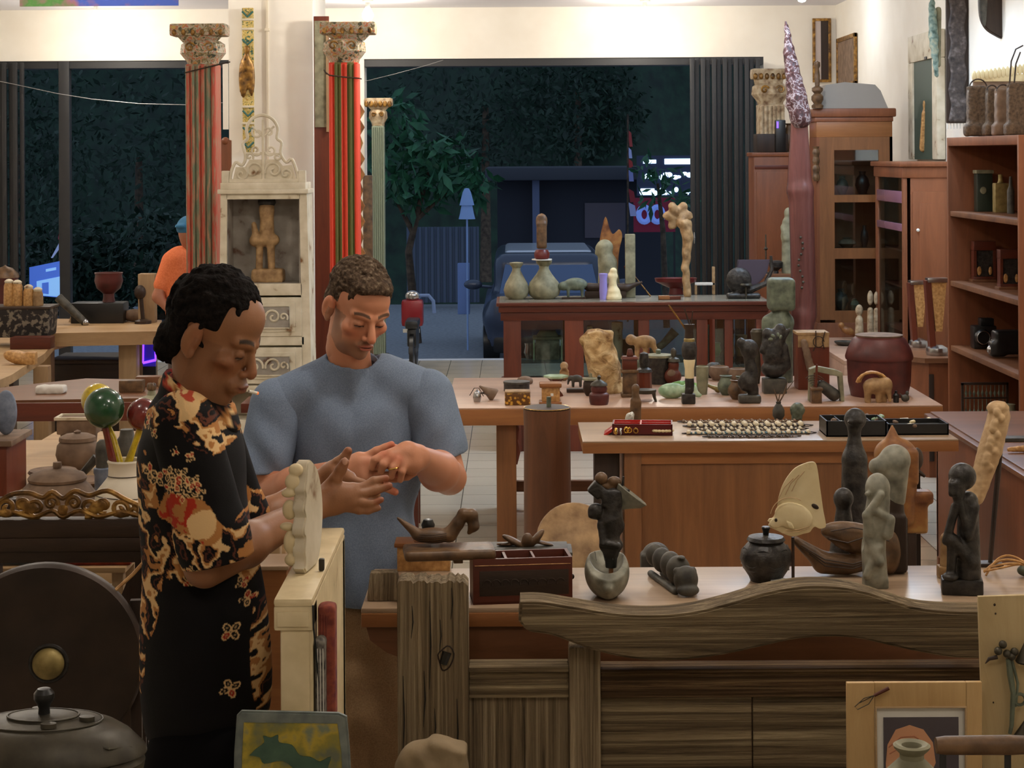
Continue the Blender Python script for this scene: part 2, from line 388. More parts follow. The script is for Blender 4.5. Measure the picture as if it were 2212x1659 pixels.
M['jade2'] = mottle('leaf_green_jade', [(.3, (78, 126, 62)), (.7, (140, 180, 110))], 26, .3, .1)
M['brass'] = plain('brass', (176, 140, 76), .3, 1)
M['steel'] = plain('steel', (170, 170, 170), .25, 1)
M['gold_r'] = plain('gold_ring', (220, 180, 90), .2, 1)
M['white'] = plain('white_enamel', (222, 222, 216), .4)
M['cloth_w'] = plain('white_cloth', (206, 200, 190), .9)
M['glass'] = glassy('cabinet_glass')
M['glass_d'] = glassy('dusty_glass', (190, 200, 196), .18, .1)
M['paper'] = plain('paper', (230, 226, 214), .8)
M['rattan'] = mottle('rattan', [(.3, (150, 104, 54)), (.7, (206, 160, 100))], 60, .5, .2)
M['basket'] = mottle('woven_fibre', [(.3, (66, 52, 40)), (.7, (112, 92, 72))], 60, .85, .5)
M['bluestone'] = mottle('blue_grey_stone', [(.3, (84, 94, 112)), (.7, (128, 138, 156))], 30, .6, .1)
M['black_metal'] = plain('painted_black_steel', (34, 34, 36), .5)
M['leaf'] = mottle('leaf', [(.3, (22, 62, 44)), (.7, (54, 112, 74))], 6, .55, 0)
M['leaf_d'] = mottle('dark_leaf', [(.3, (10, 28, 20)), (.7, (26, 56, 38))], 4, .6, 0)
M['bark'] = mottle('bark', [(.3, (50, 40, 32)), (.7, (96, 80, 64))], 12, .9, .5)
M['asphalt'] = mottle('asphalt', [(.3, (112, 116, 122)), (.7, (142, 146, 152))], 20, .75, .1)
def painted(name, c1, c2, c3, axis=0, per=.03):
    """vertical painted flutes: colour bands round a post"""
    m, nt, b = newmat(name); Lk = nt.links
    tc = nd(nt, 'ShaderNodeTexCoord'); sp = nd(nt, 'ShaderNodeSeparateXYZ'); Lk.new(tc.outputs['Object'], sp.inputs[0])
    ml = nd(nt, 'ShaderNodeMath', operation='MULTIPLY'); ml.inputs[1].default_value = 1/per; Lk.new(sp.outputs[0], ml.inputs[0])
    ad = nd(nt, 'ShaderNodeMath', operation='ADD'); ad.inputs[1].default_value = 100.15; Lk.new(ml.outputs[0], ad.inputs[0])
    fr = nd(nt, 'ShaderNodeMath', operation='FRACT'); Lk.new(ad.outputs[0], fr.inputs[0])
    r = ramp(nt, [(0, c1), (.42, c1), (.46, c2), (1, c2)]); r.color_ramp.interpolation = 'CONSTANT'; Lk.new(fr.outputs[0], r.inputs[0])
    n = nd(nt, 'ShaderNodeTexNoise'); n.inputs['Scale'].default_value = 1; n.inputs['Detail'].default_value = 8
    mp = nd(nt, 'ShaderNodeMapping'); mp.inputs['Scale'].default_value = (60, 60, 8); Lk.new(tc.outputs['Object'], mp.inputs[0]); Lk.new(mp.outputs[0], n.inputs[0])
    return m, nt, b, r, n
def worn(name, c1, c2, bare, per, amount):
    m, nt, b, r, n = painted(name, c1, c2, bare, per=per)
    k = ramp(nt, [(amount-.06, (255, 255, 255)), (amount+.06, (0, 0, 0))]); nt.links.new(n.outputs[0], k.inputs[0])
    mx = nd(nt, 'ShaderNodeMix', data_type='RGBA'); nt.links.new(k.outputs[0], mx.inputs[0]); nt.links.new(r.outputs[0], mx.inputs[6]); mx.inputs[7].default_value = lin(bare)
    nt.links.new(mx.outputs[2], b.inputs['Base Color']); b.inputs['Roughness'].default_value = .6
    return m
M['col_bright'] = worn('red_green_painted_post', (214, 62, 32), (98, 98, 42), (128, 84, 50), .084, .30)
M['col_worn'] = worn('faded_painted_post', (176, 74, 52), (104, 112, 86), (156, 118, 90), .078, .47)
M['capital'] = mottle('painted_capital', [(.36, (64, 70, 58)), (.45, (152, 128, 84)), (.53, (178, 176, 156)), (.6, (178, 84, 54)), (.68, (190, 164, 92))], 34, .6, .5, distort=1)
M['stripped'] = mottle('stripped_column', [(.3, (120, 92, 66)), (.5, (178, 156, 124)), (.7, (200, 184, 154))], 22, .7, .5)
M['carved_band'] = mottle('green_gold_carving', [(.36, (48, 96, 84)), (.46, (196, 164, 66)), (.55, (210, 190, 130)), (.66, (174, 138, 62))], 42, .5, .7, distort=1.5)
# floor tiles
m, nt, b = newmat('floor_tiles'); Lk = nt.links; M['floor'] = m
tc = nd(nt, 'ShaderNodeTexCoord'); br = nd(nt, 'ShaderNodeTexBrick'); br.offset = 0; br.squash = 1
br.inputs['Color1'].default_value = lin((206, 196, 178)); br.inputs['Color2'].default_value = lin((200, 190, 172)); br.inputs['Mortar'].default_value = lin((120, 108, 92))
br.inputs['Scale'].default_value = 1; br.inputs['Mortar Size'].default_value = .003; br.inputs['Brick Width'].default_value = .3; br.inputs['Row Height'].default_value = .3
Lk.new(tc.outputs['Object'], br.inputs['Vector']); Lk.new(br.outputs[0], b.inputs['Base Color'])
n = nd(nt, 'ShaderNodeTexNoise'); n.inputs['Scale'].default_value = 3; Lk.new(tc.outputs['Object'], n.inputs['Vector'])
bp = nd(nt, 'ShaderNodeBump'); bp.inputs['Strength'].default_value = .12; bp.inputs['Distance'].default_value = .01; Lk.new(n.outputs[0], bp.inputs['Height']); Lk.new(bp.outputs[0], b.inputs['Normal'])
b.inputs['Roughness'].default_value = .16; b.inputs['Specular IOR Level'].default_value = .6

# ---------------- the room ----------------
XR, XL, YB, YN = 3.05, -5.3, 17.4, -2.5
BB = 2.89
struct('floor', M['floor'], [('B', XL, XR, YN, 17.9, -.12, 0)])
struct('ceiling', M['ceil'], [('B', XL-.2, XR+.2, YN, 17.9, CEIL, CEIL+.15)])
struct('wall_right', M['wall'], [('B', XR, XR+.15, YN, 17.9, -.12, CEIL)])
struct('wall_left', M['wall'], [('B', XL-.15, XL, YN, 17.9, -.12, CEIL)])
struct('wall_rear', M['wall'], [('B', XL, XR, YN-.15, YN, 0, CEIL)])
struct('trim_1', M['wall'], [('B', XL, XR, YB, YB+.3, BB, CEIL)])       # beam over the street front
struct('wall_front', M['wall'], [('B', 2.37, XR, YB, YB+.3, 0, BB), ('B', -1.87, -1.385, YB, YB+.3, 0, BB)])
struct('trim_2', M['wall'], [('B', -1.985, -1.395, 13.0, 13.9, 0, CEIL)])  # free standing pillar
struct('trim_3', plain('conduit', (226, 214, 190), .5), [('B', -1.72, -1.705, 12.985, 13.0, 1.9, CEIL), ('B', -1.73, -1.695, 12.98, 13.0, 2.86, 2.88)])
# folding steel shutters of the street front
def shutter(px0, px1, label):
    x0, x1 = P(px0, 400, 17.3).x, P(px1, 400, 17.3).x
    t = Th('folding_shutter', label, 'shutter', 0, 0, world=((x0+x1)/2, 17.25, 0)); w = (x1-x0)/2; n = max(4, int(w*2/.05))
    t.part('slat_panel', M['black_metal'], [('B', -w+2*w*i/n, -w+2*w*(i+.82)/n, -.04+.05*(i % 2), .0+.05*(i % 2), .02, BB-.02, .006) for i in range(n)])
    t.part('handle', M['steel'], [('T', [(-w+.03, -.05, 1.15), (-w+.03, -.08, 1.2), (-w+.03, -.05, 1.25)], .006)])
shutter(1489, 1642, 'black folding steel shutter pushed to the right of the street opening')
shutter(-60, 56, 'dark folding steel shutter at the left edge of the street opening')
one('door_post', 'slim dark steel post standing in the left street opening', 'post', M['black_metal'], 141, 620, [('B', -.05, .05, -.05, .05, 0, BB, .005)], world=(P(141, 400, 17.45).x, 17.45, 0))
struct('trim_4', M['black_metal'], [('B', XL, -1.87, YB+.02, YB+.3, BB-.07, BB), ('B', -1.385, 2.37, YB+.02, YB+.3, BB-.07, BB)])
# lamps: the four bulbs in view (the others hang above the frame)
for i, ((x, y), lab) in enumerate(zip(LAMPS[:4], ['glowing ceiling bulb over the left street opening', 'glowing ceiling bulb beside the red and green striped column', 'glowing ceiling bulb over the middle of the right street opening', 'small glowing ceiling bulb near the right wall, at the top edge'])):
    if i < 3:
        t = Th('ceiling_lamp', lab, 'lamp', 0, 0, world=(x, y, CEIL), group='bulbs by the street front')
        t.part('socket', M['white'], [('L', 0, 0, [(.05, 0), (.05, -.02), (.022, -.03), (.02, -.07)], 16)])
        o = t.part('bulb', plain('lit_bulb', (255, 244, 220), .4, emit=14), [('L', 0, 0, [(.018, -.07), (.03, -.09), (.05, -.13), (.052, -.155), (.035, -.185), (0, -.2)], 16)])
        o.visible_shadow = True
    else:
        t = Th('ceiling_lamp', lab, 'lamp', 0, 0, world=(x, y, CEIL), group='bulbs by the street front')
        t.part('socket', M['white'], [('L', 0, 0, [(.04, 0), (.04, -.02), (.02, -.03)], 16)])
        t.part('bulb', bpy.data.materials['lit_bulb'], [('L', 0, 0, [(.018, -.03), (.03, -.05), (.04, -.08), (.03, -.11), (0, -.12)], 16)])
one('sag_wire', 'thin wire sagging across the left street opening', 'wire', M['steel'], 0, 0, [('T', [P(x, y, 17.2) for x, y in ((-30, 155), (60, 175), (125, 190), (200, 203), (300, 214), (404, 218), (490, 214))], .004, 6)], world=(0, 0, 0))
one('slack_wire', 'thin wire running up to the beam right of the green column', 'wire', M['steel'], 0, 0, [('T', [P(x, y, 17.2) for x, y in ((790, 172), (850, 158), (920, 140), (960, 128))], .003, 6)], world=(0, 0, 0))
one('hanging_banner', 'blue, red and green banner edge hanging from the ceiling at top left', 'banner', mottle('banner_cloth', [(.4, (70, 96, 190)), (.47, (160, 110, 120)), (.54, (84, 140, 70)), (.64, (150, 170, 120))], 3, .7, 0), 0, 0, [('B', P(48, 0, 14).x, P(390, 0, 14).x, 13.98, 14, 3.125, CEIL-.01)], world=(0, 0, 0))

# ---------------- outside, down a step ----------------
ST = -.55
struct('floor_street', M['asphalt'], [('B', -16, 14, 18.0, 31.5, ST-.1, ST)])
struct('trim_5', plain('door_sill', (200, 204, 210), .5), [('B', XL, XR, 17.9, 18.05, ST, 0.0)])
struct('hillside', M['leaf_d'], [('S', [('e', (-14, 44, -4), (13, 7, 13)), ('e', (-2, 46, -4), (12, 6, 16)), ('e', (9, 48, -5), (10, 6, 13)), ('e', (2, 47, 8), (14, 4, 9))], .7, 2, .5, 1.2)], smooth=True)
def leaves(n, cen, rad, size, seed, shape=2.6, face=None):
    r = np.random.default_rng(seed); g = G(1.0); b = g.bm
    for _ in range(n):
        d = r.normal(size=3); d /= np.linalg.norm(d); rr = r.random()**.35
        p = Vector(cen)+Vector((d[0]*rad[0], d[1]*rad[1], d[2]*rad[2]))*rr
        a = Vector(r.normal(size=3)+np.array([0, -.3, -.5])).normalized(); u = a.cross(Vector((r.normal(), r.normal(), r.normal()))).normalized()
        s = size*(.6+.8*r.random()); q = a*s*shape; w = u*s*.5
        v = [b.verts.new(x) for x in (p, p+q*.5+w, p+q, p+q*.5-w)]; b.faces.new(v)
    return g
def tree(name, label, base, blobs, size, seed, mat, trunk, group=None, shape=2.6, cat='tree'):
    t = Th(name, label, cat, 0, 0, world=base, group=group)
    g = G(1.0)
    for i, (n, c, rad) in enumerate(blobs):
        h = leaves(n, c, rad, size, seed+i, shape); g.merge(h.bm)
    o = link('foliage', mesh_from(g, 'foliage', False), mat, t.o)
    if trunk: t.part('trunk', M['bark'], trunk)
    return t
def off(px, py, Y, base): v = P(px, py, Y)-Vector(base); return tuple(v)
bs = (P(900, 0, 25).x, 25, ST)
tree('frangipani_tree', 'pale green leafy tree lit by the shop, left of the parked car', bs,
     [(90, off(855, 250, 25, bs), (.3, .5, .35)), (170, off(870, 330, 25, bs), (.45, .6, .45)), (170, off(960, 350, 25, bs), (.45, .6, .4)), (110, off(1015, 390, 25, bs), (.3, .5, .25)), (110, off(900, 405, 25, bs), (.5, .5, .3))], .085, 3, M['leaf'],
     [('T', [(0, 0, 0), off(880, 540, 25, bs), off(905, 440, 25, bs), off(925, 370, 25, bs)], [.07, .05, .04, .02]), ('T', [off(890, 500, 25, bs), off(850, 420, 25, bs)], [.04, .02]), ('T', [off(900, 470, 25, bs), off(980, 400, 25, bs)], [.035, .015])], shape=3)
bs = (P(1440, 0, 27).x, 27, ST)
tree('palm_shrub', 'small palm leaves in front of the lit sign', bs,
     [(22, off(1398, 362, 27, bs), (.2, .3, .14)), (34, off(1425, 380, 27, bs), (.32, .3, .2)), (34, off(1462, 425, 27, bs), (.25, .3, .22)), (20, off(1405, 425, 27, bs), (.15, .2, .15))], .06, 21, M['leaf'],
     [('T', [(0, 0, 0), off(1430, 500, 27, bs), off(1420, 400, 27, bs)], [.05, .04, .02])], shape=3.4)
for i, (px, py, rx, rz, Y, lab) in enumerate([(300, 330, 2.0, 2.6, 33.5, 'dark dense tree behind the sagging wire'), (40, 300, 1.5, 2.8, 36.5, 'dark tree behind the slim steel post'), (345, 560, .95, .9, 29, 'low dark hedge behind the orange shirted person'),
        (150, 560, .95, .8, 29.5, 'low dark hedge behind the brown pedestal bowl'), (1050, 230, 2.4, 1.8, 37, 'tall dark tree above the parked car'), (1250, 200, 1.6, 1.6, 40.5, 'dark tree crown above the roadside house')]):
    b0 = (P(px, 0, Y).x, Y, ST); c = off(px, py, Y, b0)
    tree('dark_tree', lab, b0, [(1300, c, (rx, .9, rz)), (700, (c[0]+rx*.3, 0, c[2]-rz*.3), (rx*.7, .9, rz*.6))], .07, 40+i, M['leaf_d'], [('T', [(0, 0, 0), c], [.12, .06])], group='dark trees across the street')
# parked car seen from the front
cY = 22.2; ck = cY/F
car = Th('parked_car', 'blue grey car parked outside facing the shop', 'car', 0, 0, world=(P(1185, 500, cY).x, cY, ST))
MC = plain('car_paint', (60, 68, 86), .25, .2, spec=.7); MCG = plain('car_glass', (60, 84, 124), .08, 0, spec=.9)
car.part('body', MC, [('S', [('b', (0, 1.75, .5), (.62, 1.7, .17), .16), ('b', (0, 1.9, 1.0), (.5, 1.15, .3), .15, (0, 0, 0)), ('b', (0, .35, .72), (.6, .45, .1), .1), ('-e', (-.72, .35, .28), (.2, .36, .33)), ('-e', (.72, .35, .28), (.2, .36, .33))], .05, .12)])
car.part('windscreen', MCG, [('R', (-24, 0, 0), (0, .50, 1.12), [('B', -.60, .60, .52, .56, .84, 1.42, .05, .84)])])
car.part('roof_panel', plain('pale_roof', (196, 202, 212), .15, .1), [('S', [('b', (0, 1.9, 1.43), (.5, 1.0, .012), .03)], .04)])  # roof panel coloured much paler than the body
for s in (-1, 1):
    car.part('wheel', M['blk'], [('R', (0, 90, 0), (s*.68, .35, .29), [('L', s*.68, .35, [(.18, -.1), (.29, -.09), (.29, .09), (.18, .1)], 24, 1, 1, .29)])])
    car.part('headlight', plain('headlamp', (210, 220, 240), .1, 0, spec=.9), [('E', s*.62, .02, .72, .14, .1, .12)])
    mir = car.part('wing_mirror', MC, [('E', s*.9, .75, 1.02, .11, .06, .07), ('T', [(s*.68, .8, .98), (s*.85, .76, 1.0)], .02)])
car.o.scale = (1.04, 1, .91)
car.part('bumper', M['blk'], [('B', -.66, .66, -.12, .05, .18, .42, .06)])
car.part('number_plate', M['white'], [('B', -.2, .2, -.14, -.12, .28, .38)])
# lit signs, flags, building
sY = 30.0
sg = Th('lit_sign', 'bright blue white lit shop sign behind the palm leaves', 'sign', 1437, 385, Y=sY)
gl = plain('sign_glow', (190, 225, 255), .5, emit=3.2)
sg.part('panel', plain('sign_board', (40, 50, 78), .5), [('B', -62, 62, 1, 6, -42, 45)])
sg.part('light_bar', gl, [('B', -2, 60, -1, 1, 26, 38, 2)]); sg.part('light_bar', gl, [('B', -48, -20, -1, 1, 28, 36, 3)])
def blobs(g, row, seed):
    r = random.Random(seed); return [('E', x+r.uniform(-2, 2), 0, row+r.uniform(-5, 5), r.uniform(4, 8), 1.5, r.uniform(3, 6), 10) for x in g]
sg.part('post', M['black_metal'], [('B', 56, 62, 2, 6, -P(1437, 385, sY).z/sg.k+ST/sg.k, -40)])
sg.part('lettering', gl, blobs([-45, -36, -27, -8, 0, 9, 20, 28, 40, 50, 56], 2, 4)); sg.part('lettering', gl, blobs([-52, -46, -38, -30, -22, -8, 0, 10, 24, 44, 54], -32, 9)+[('B', -54, -24, -1, 1, -40, -26, 4), ('B', -18, 4, -1, 1, -40, -31, 4)])
bn = Th('red_banner', 'dark red banner with two big pale blue round characters under the lit sign', 'banner', 1412, 467, Y=29.5)
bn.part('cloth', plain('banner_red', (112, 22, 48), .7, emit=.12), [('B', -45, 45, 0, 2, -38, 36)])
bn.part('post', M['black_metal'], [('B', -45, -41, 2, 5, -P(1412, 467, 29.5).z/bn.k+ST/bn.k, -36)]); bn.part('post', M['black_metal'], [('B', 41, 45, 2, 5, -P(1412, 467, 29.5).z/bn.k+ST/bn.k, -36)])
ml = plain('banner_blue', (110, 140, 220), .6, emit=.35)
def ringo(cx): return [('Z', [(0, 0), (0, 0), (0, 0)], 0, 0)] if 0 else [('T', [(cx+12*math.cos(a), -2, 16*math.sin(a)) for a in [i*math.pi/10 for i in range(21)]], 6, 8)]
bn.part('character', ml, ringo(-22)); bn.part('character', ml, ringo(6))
def flagpole(px, y0, y1, Y, lab, segs):
    b0 = P(px, y1, Y); b0.z = ST
    t = Th('flag_pole', lab, 'flag', 0, 0, world=tuple(b0)); hh = P(px, y0, Y).z-ST
    t.part('pole', M['bark'], [('T', [(0, 0, 0), (.02, 0, hh)], .015)])
    for i, (a0, a1, w, dx, c) in enumerate(segs):
        z0, z1 = P(px, a0, Y).z-ST, P(px, a1, Y).z-ST; k = Y/F
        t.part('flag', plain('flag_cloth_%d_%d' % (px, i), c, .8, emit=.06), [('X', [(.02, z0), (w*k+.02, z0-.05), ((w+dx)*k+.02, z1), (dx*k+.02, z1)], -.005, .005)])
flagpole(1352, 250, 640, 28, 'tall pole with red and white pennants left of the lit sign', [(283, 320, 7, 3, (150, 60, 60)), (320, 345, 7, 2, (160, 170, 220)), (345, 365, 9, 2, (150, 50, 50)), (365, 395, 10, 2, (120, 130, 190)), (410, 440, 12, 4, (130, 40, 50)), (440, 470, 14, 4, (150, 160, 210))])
flagpole(125, 150, 640, 20, 'pole with a blue, red and white flag by the slim steel post', [(395, 455, 6, -1, (120, 150, 230)), (455, 505, 7, -6, (170, 50, 80)), (505, 545, 4, -22, (160, 180, 230))])
one('hanging_lantern', 'small blue and cream cone shaped lantern beside the leafy tree', 'lantern', None, 1007, 472, [('L', 0, 0, [(18, 0), (15, 12), (12, 28), (11, 29), (16, 30), (9, 58), (5, 66), (0, 67)], 16), ('T', [(0, 8, -(P(1007, 472, 24).z-ST)*F/24), (0, 4, 10)], 2, 6)], Y=24)
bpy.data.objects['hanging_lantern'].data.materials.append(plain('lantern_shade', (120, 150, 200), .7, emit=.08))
bd = Th('roadside_house', 'dark low house across the street behind the car', 'building', 0, 0, world=(P(1240, 0, 31.6).x, 31.8, ST))
bd.part('wall', plain('house_wall', (44, 46, 56), .9), [('B', -1.3, 1.5, 0, 2.5, 0, 2.1)])
bd.part('roof', plain('house_roof', (52, 56, 66), .7), [('B', -1.5, 1.7, -.5, 2.6, 2.1, 2.32, .03)])
bd.part('post', plain('house_post', (90, 100, 130), .7), [('B', -.7, -.58, -.3, -.18, 0, 2.1)])
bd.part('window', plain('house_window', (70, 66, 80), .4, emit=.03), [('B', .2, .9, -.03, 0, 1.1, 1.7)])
one('corrugated_fence', 'bluish corrugated fence across the street left of the car', 'fence', plain('fence_sheet', (80, 90, 110), .6), 0, 0, [('B', x, x+.045, 30.6+.03*(i % 2), 30.62+.03*(i % 2), ST+.1, ST+1.35) for i, x in enumerate(np.arange(-1.75, -.55, .05))], world=(0, 0, 0))
one('marker_post', 'short blue white concrete post by the road', 'post', plain('post_paint', (120, 146, 200), .7), 998, 653, [('B', -13, 13, -10, 10, -24, 86, 2)], Y=25)
one('road_barrier', 'white arched concrete kerb block at the far side of the road', 'barrier', plain('barrier_paint', (170, 180, 205), .7), 912, 666, [('T', [(-22, 0, -8), (-20, 0, 18), (-8, 0, 30), (10, 0, 30), (20, 0, 18), (22, 0, -8)], 4)], Y=28)
mb = Th('motor_scooter', 'red and black scooter parked just inside the street opening behind the man in blue', 'scooter', 892, 795, Y=17.25)
def whl(y): return ('R', (0, 90, 0), (0, y, 46), [('L', 0, y, [(28, -5), (45, -4), (45, 4), (28, 5)], 24, 1, 1, 46)])
mb.part('body', plain('scooter_red', (130, 26, 34), .3), [('B', -30, 17, -8, 30, 92, 150, 8)])
mb.part('wheel', M['blk'], [whl(0)]); mb.part('wheel', M['blk'], [whl(-130)])
mb.part('frame', M['black_metal'], [('B', -8, 8, -130, 0, 44, 62, 4), ('T', [(0, 0, 46), (0, 6, 130)], 5)])
mb.part('seat', M['blk'], [('B', -14, 14, -150, -60, 100, 118, 6), ('B', -10, 10, -140, -20, 62, 100, 5)])
mb.part('number_plate', M['white'], [('B', -26, 10, -11, -9, 80, 88)])
mb.part('headlight', M['steel'], [('E', -6, 4, 158, 16, 10, 12)])
# ---------------- furniture ----------------
def wbox(x0, x1, y0, y1, z0, z1, bev=.004): return ('B', x0, x1, y0, y1, z0, z1, bev)
# foreground counter, top at .90 m
ZC = .90
cx0 = P(768, 1312, 4.42).x
ct = Th('display_counter', 'long wooden counter with carvings on its pale top, right of the man in blue', 'counter', 0, 0, world=(0, 4.42, 0))
ct.part('top', M['top'], [wbox(cx0, 1.75, 0, .425, ZC-.012, ZC, .003)])
ct.part('top_edge', M['orange'], [wbox(cx0, 1.75, -.004, .42, ZC-.045, ZC-.012, .003)])
ct.part('apron', M['teak'], [('X', [(cx0+.01, ZC-.045), (1.7, ZC-.045), (1.7, ZC-.18), (cx0+.26, ZC-.18), (cx0+.14, ZC-.14), (cx0+.06, ZC-.11), (cx0+.02, ZC-.08)], .015, .045)])
ct.part('front_panel', M['cab'], [wbox(cx0+.2, 1.7, .02, .06, .06, ZC-.15)])
ct.part('side_panel', M['teak_v'], [wbox(cx0+.18, cx0+.2, .02, .40, 0, ZC-.05)])
for x in (cx0+.2, 1.66): ct.part('leg', M['teak_v'], [wbox(x, x+.05, .3, .38, 0, ZC-.05)])
# weathered bench back / old door frame in front of the counter
bn = Th('weathered_frame', 'old grey weathered timber frame standing in front of the counter', 'frame', 0, 0, world=(0, 4.16, 0))
def bx(px, y=4.16): return P(px, 1300, y).x
def bz(py, y=4.16): return P(1300, py, y).z
g = G(1.0); r = random.Random(5)
n = 26; x0, x1 = bx(848), bx(1000)
top = [(x0+(x1-x0)*i/n, bz(1250)+r.uniform(-.004, .005)-(.006 if i in (0, n) else 0)) for i in range(n+1)]
g.X([(x0, 0), (x1, 0)]+top[::-1], -.035, .045)
knot = P(950, 1420, 4.125)
post = link('post', mesh_from(g, 'post', False), M['weather_v'], bn.o)
bn.part('knot_hole', M['blk'], [('T', [(knot.x-.006, -.037, knot.z-.012), (knot.x+.003, -.036, knot.z+.014)], [.009, .011], 7)])
bn.part('knot_rim', M['dark_v'], [('T', [(knot.x+.017*math.cos(a)*(1+.15*math.sin(3*a)), -.035, knot.z+.026*math.sin(a)*(1+.2*math.sin(2*a))) for a in [i*math.pi/9 for i in range(19)]], .0018, 5)])
for cxp, y0p, y1p in ((918, 1290, 1480), (927, 1520, 1600), (880, 1300, 1370), (965, 1262, 1330), (905, 1440, 1560), (860, 1450, 1640), (975, 1500, 1640), (940, 1330, 1400)):
    bn.part('crack', M['blk'], [('T', [(bx(cxp), -.036, bz(y0p)), (bx(cxp+2), -.0365, bz((y0p+y1p)/2)), (bx(cxp-2), -.036, bz(y1p))], [.0006, .0016, .0005], 5)])
bn.part('post', M['weather_v'], [wbox(bx(1216), bx(1284), -.02, .04, 0, bz(1395), .006)])
bn.part('rail', M['weather'], [wbox(bx(1000), bx(1216), -.005, .05, bz(1508), bz(1444), .004), wbox(bx(1000), bx(1216), -.02, .05, bz(1449), bz(1437), .004)], label='short upper rail of weathered wood')
bn.part('panel', M['weather_v'], [wbox(bx(1000), bx(1216), .01, .03, 0.1, bz(1508), .002)])
bn.part('rail', M['weather_d'], [wbox(bx(1284), bx(2150), -.005, .05, bz(1510), bz(1448), .005), wbox(bx(1284), bx(2150), -.02, .05, bz(1452), bz(1443), .004)], label='long dark upper rail')
bn.part('panel', M['weather'], [wbox(bx(1284), bx(1612), .01, .03, .1, bz(1513), .003), wbox(bx(1614), bx(2150), .008, .03, .1, bz(1513), .003)], label='broad weathered boards')
# wavy beam lying on top of the frame
pts = [(1112, 1290), (1160, 1291), (1240, 1305), (1320, 1318), (1400, 1322), (1480, 1316), (1560, 1298), (1640, 1276), (1720, 1264), (1790, 1266), (1850, 1278), (1910, 1298), (1970, 1315), (2040, 1322), (2110, 1324)]
low = [(2110, 1422), (2040, 1420), (1970, 1408), (1900, 1392), (1840, 1378), (1780, 1372), (1700, 1376), (1620, 1392), (1540, 1408), (1460, 1417), (1400, 1418), (1330, 1410), (1260, 1392), (1180, 1362), (1130, 1352), (1108, 1330)]
yw = 4.12
def smoothline(p, m=6):
    out = []
    for i in range(len(p)-1):
        a, b, c, d = p[max(i-1, 0)], p[i], p[i+1], p[min(i+2, len(p)-1)]
        for j in range(m):
            t = j/m
            out.append(tuple(.5*((2*b[q])+(-a[q]+c[q])*t+(2*a[q]-5*b[q]+4*c[q]-d[q])*t*t+(-a[q]+3*b[q]-3*c[q]+d[q])*t**3) for q in (0, 1)))
    return out+[p[-1]]
outl = [(P(x, y, yw).x, P(x, y, yw).z) for x, y in smoothline(pts)+smoothline(low)]
o = one('wavy_beam', 'long wavy weathered beam resting across the old timber frame', 'beam', M['weather'], 0, 0, [('X', outl, -.05, .05, .008)], world=(0, yw, 0))
# necklace table
ZB = .80; ta = Th('jewellery_table', 'wooden table with necklaces and trays on top, panelled cupboard under it', 'table', 0, 0, world=(0, 7.6, 0))
yf = YZ(1650, 958, ZB); ta.o.location.y = yf; a = P(1251, 955, yf).x; b2 = P(2063, 985, yf).x
ta.part('top', M['top'], [wbox(a, b2, 0, .55, ZB-.006, ZB, .002)])
ta.part('top_edge', M['orange'], [wbox(a, b2, -.003, .548, ZB-.05, ZB-.006, .003)])
pa = P(1340, 1000, yf+.04).x; pb = P(1905, 1000, yf+.04).x
ta.part('cupboard', M['orange_v'], [wbox(pa, pb, .04, .50, .03, ZB-.05, .004)])
ta.part('frame_rail', M['orange'], [wbox(pa, pb, .028, .045, ZB-.10, ZB-.05, .003)]); ta.part('frame_rail', M['orange'], [wbox(pa, pb, .028, .045, .03, .12, .003)])
for x in (pa, pb-.05): ta.part('stile', M['orange_v'], [wbox(x, x+.07, .022, .045, .03, ZB-.05, .004)])
ta.part('leg', M['dark_v'], [wbox(P(1275, 1000, yf+.1).x, P(1330, 1000, yf+.1).x, .08, .18, 0, ZB-.05, .01)])
ta.part('leg', M['dark_v'], [wbox(b2-.12, b2-.07, .4, .46, 0, ZB-.05, .004)])
# long back table
ZT = .72; tb = Th('long_display_table', 'long low wooden table crowded with boxes and figures before the glass case', 'table', 0, 0, world=(0, 9, 0))
yb = YZ(1300, 882, ZT); tb.o.location.y = yb; a = P(957, 880, yb).x; b2 = P(2030, 890, yb).x
tb.part('top', M['top2'], [wbox(a, b2, 0, 1.25, ZT-.008, ZT, .003)])
tb.part('top_edge', M['orange'], [wbox(a, b2, -.004, 1.24, ZT-.088, ZT-.008, .004)])
l0, l1 = P(1065, 900, yb+.1).x, P(1108, 900, yb+.1).x
tb.part('leg', M['orange_v'], [wbox(l0, l1, .08, .2, 0, ZT-.088, .005)]); tb.part('bracket', M['mahog_v'], [('X', [(l1, ZT-.09), (l1+.015, ZT-.12), (l1+.008, ZT-.18), (l1+.02, ZT-.24), (l1+.005, ZT-.3), (l1, ZT-.3)], .1, .18)])
tb.part('leg', M['orange_v'], [wbox(b2-.1, b2-.03, .4, .5, 0, ZT-.088, .005)])
tb.part('leg', M['orange_v'], [wbox(l0, l1, 1.05, 1.17, 0, ZT-.088, .005)]); tb.part('leg', M['orange_v'], [wbox(b2-.1, b2-.03, 1.05, 1.17, 0, ZT-.088, .005)])
tb.part('cross_rail', M['teak'], [wbox(a+.02, l0+.1, .2, .23, ZT-.1, ZT-.09), wbox(l1, b2-.1, 1.1, 1.14, .1, .16)])
one('low_wooden_bench', 'low dark wooden bench beside the far end of the long table, behind the man', 'bench', M['mahog'], 0, 0, [wbox(-.9, 0.05, 0, .3, .63, .68), wbox(-.85, -.8, .02, .08, 0, .63), wbox(-.02, .03, .02, .08, 0, .63), wbox(-.85, -.8, .22, .28, 0, .63), wbox(-.02, .03, .22, .28, 0, .63)], world=(P(1030, 850, 9.9).x-.16, 9.75, 0))
bpy.data.objects['low_wooden_bench'].location.x = a-.2
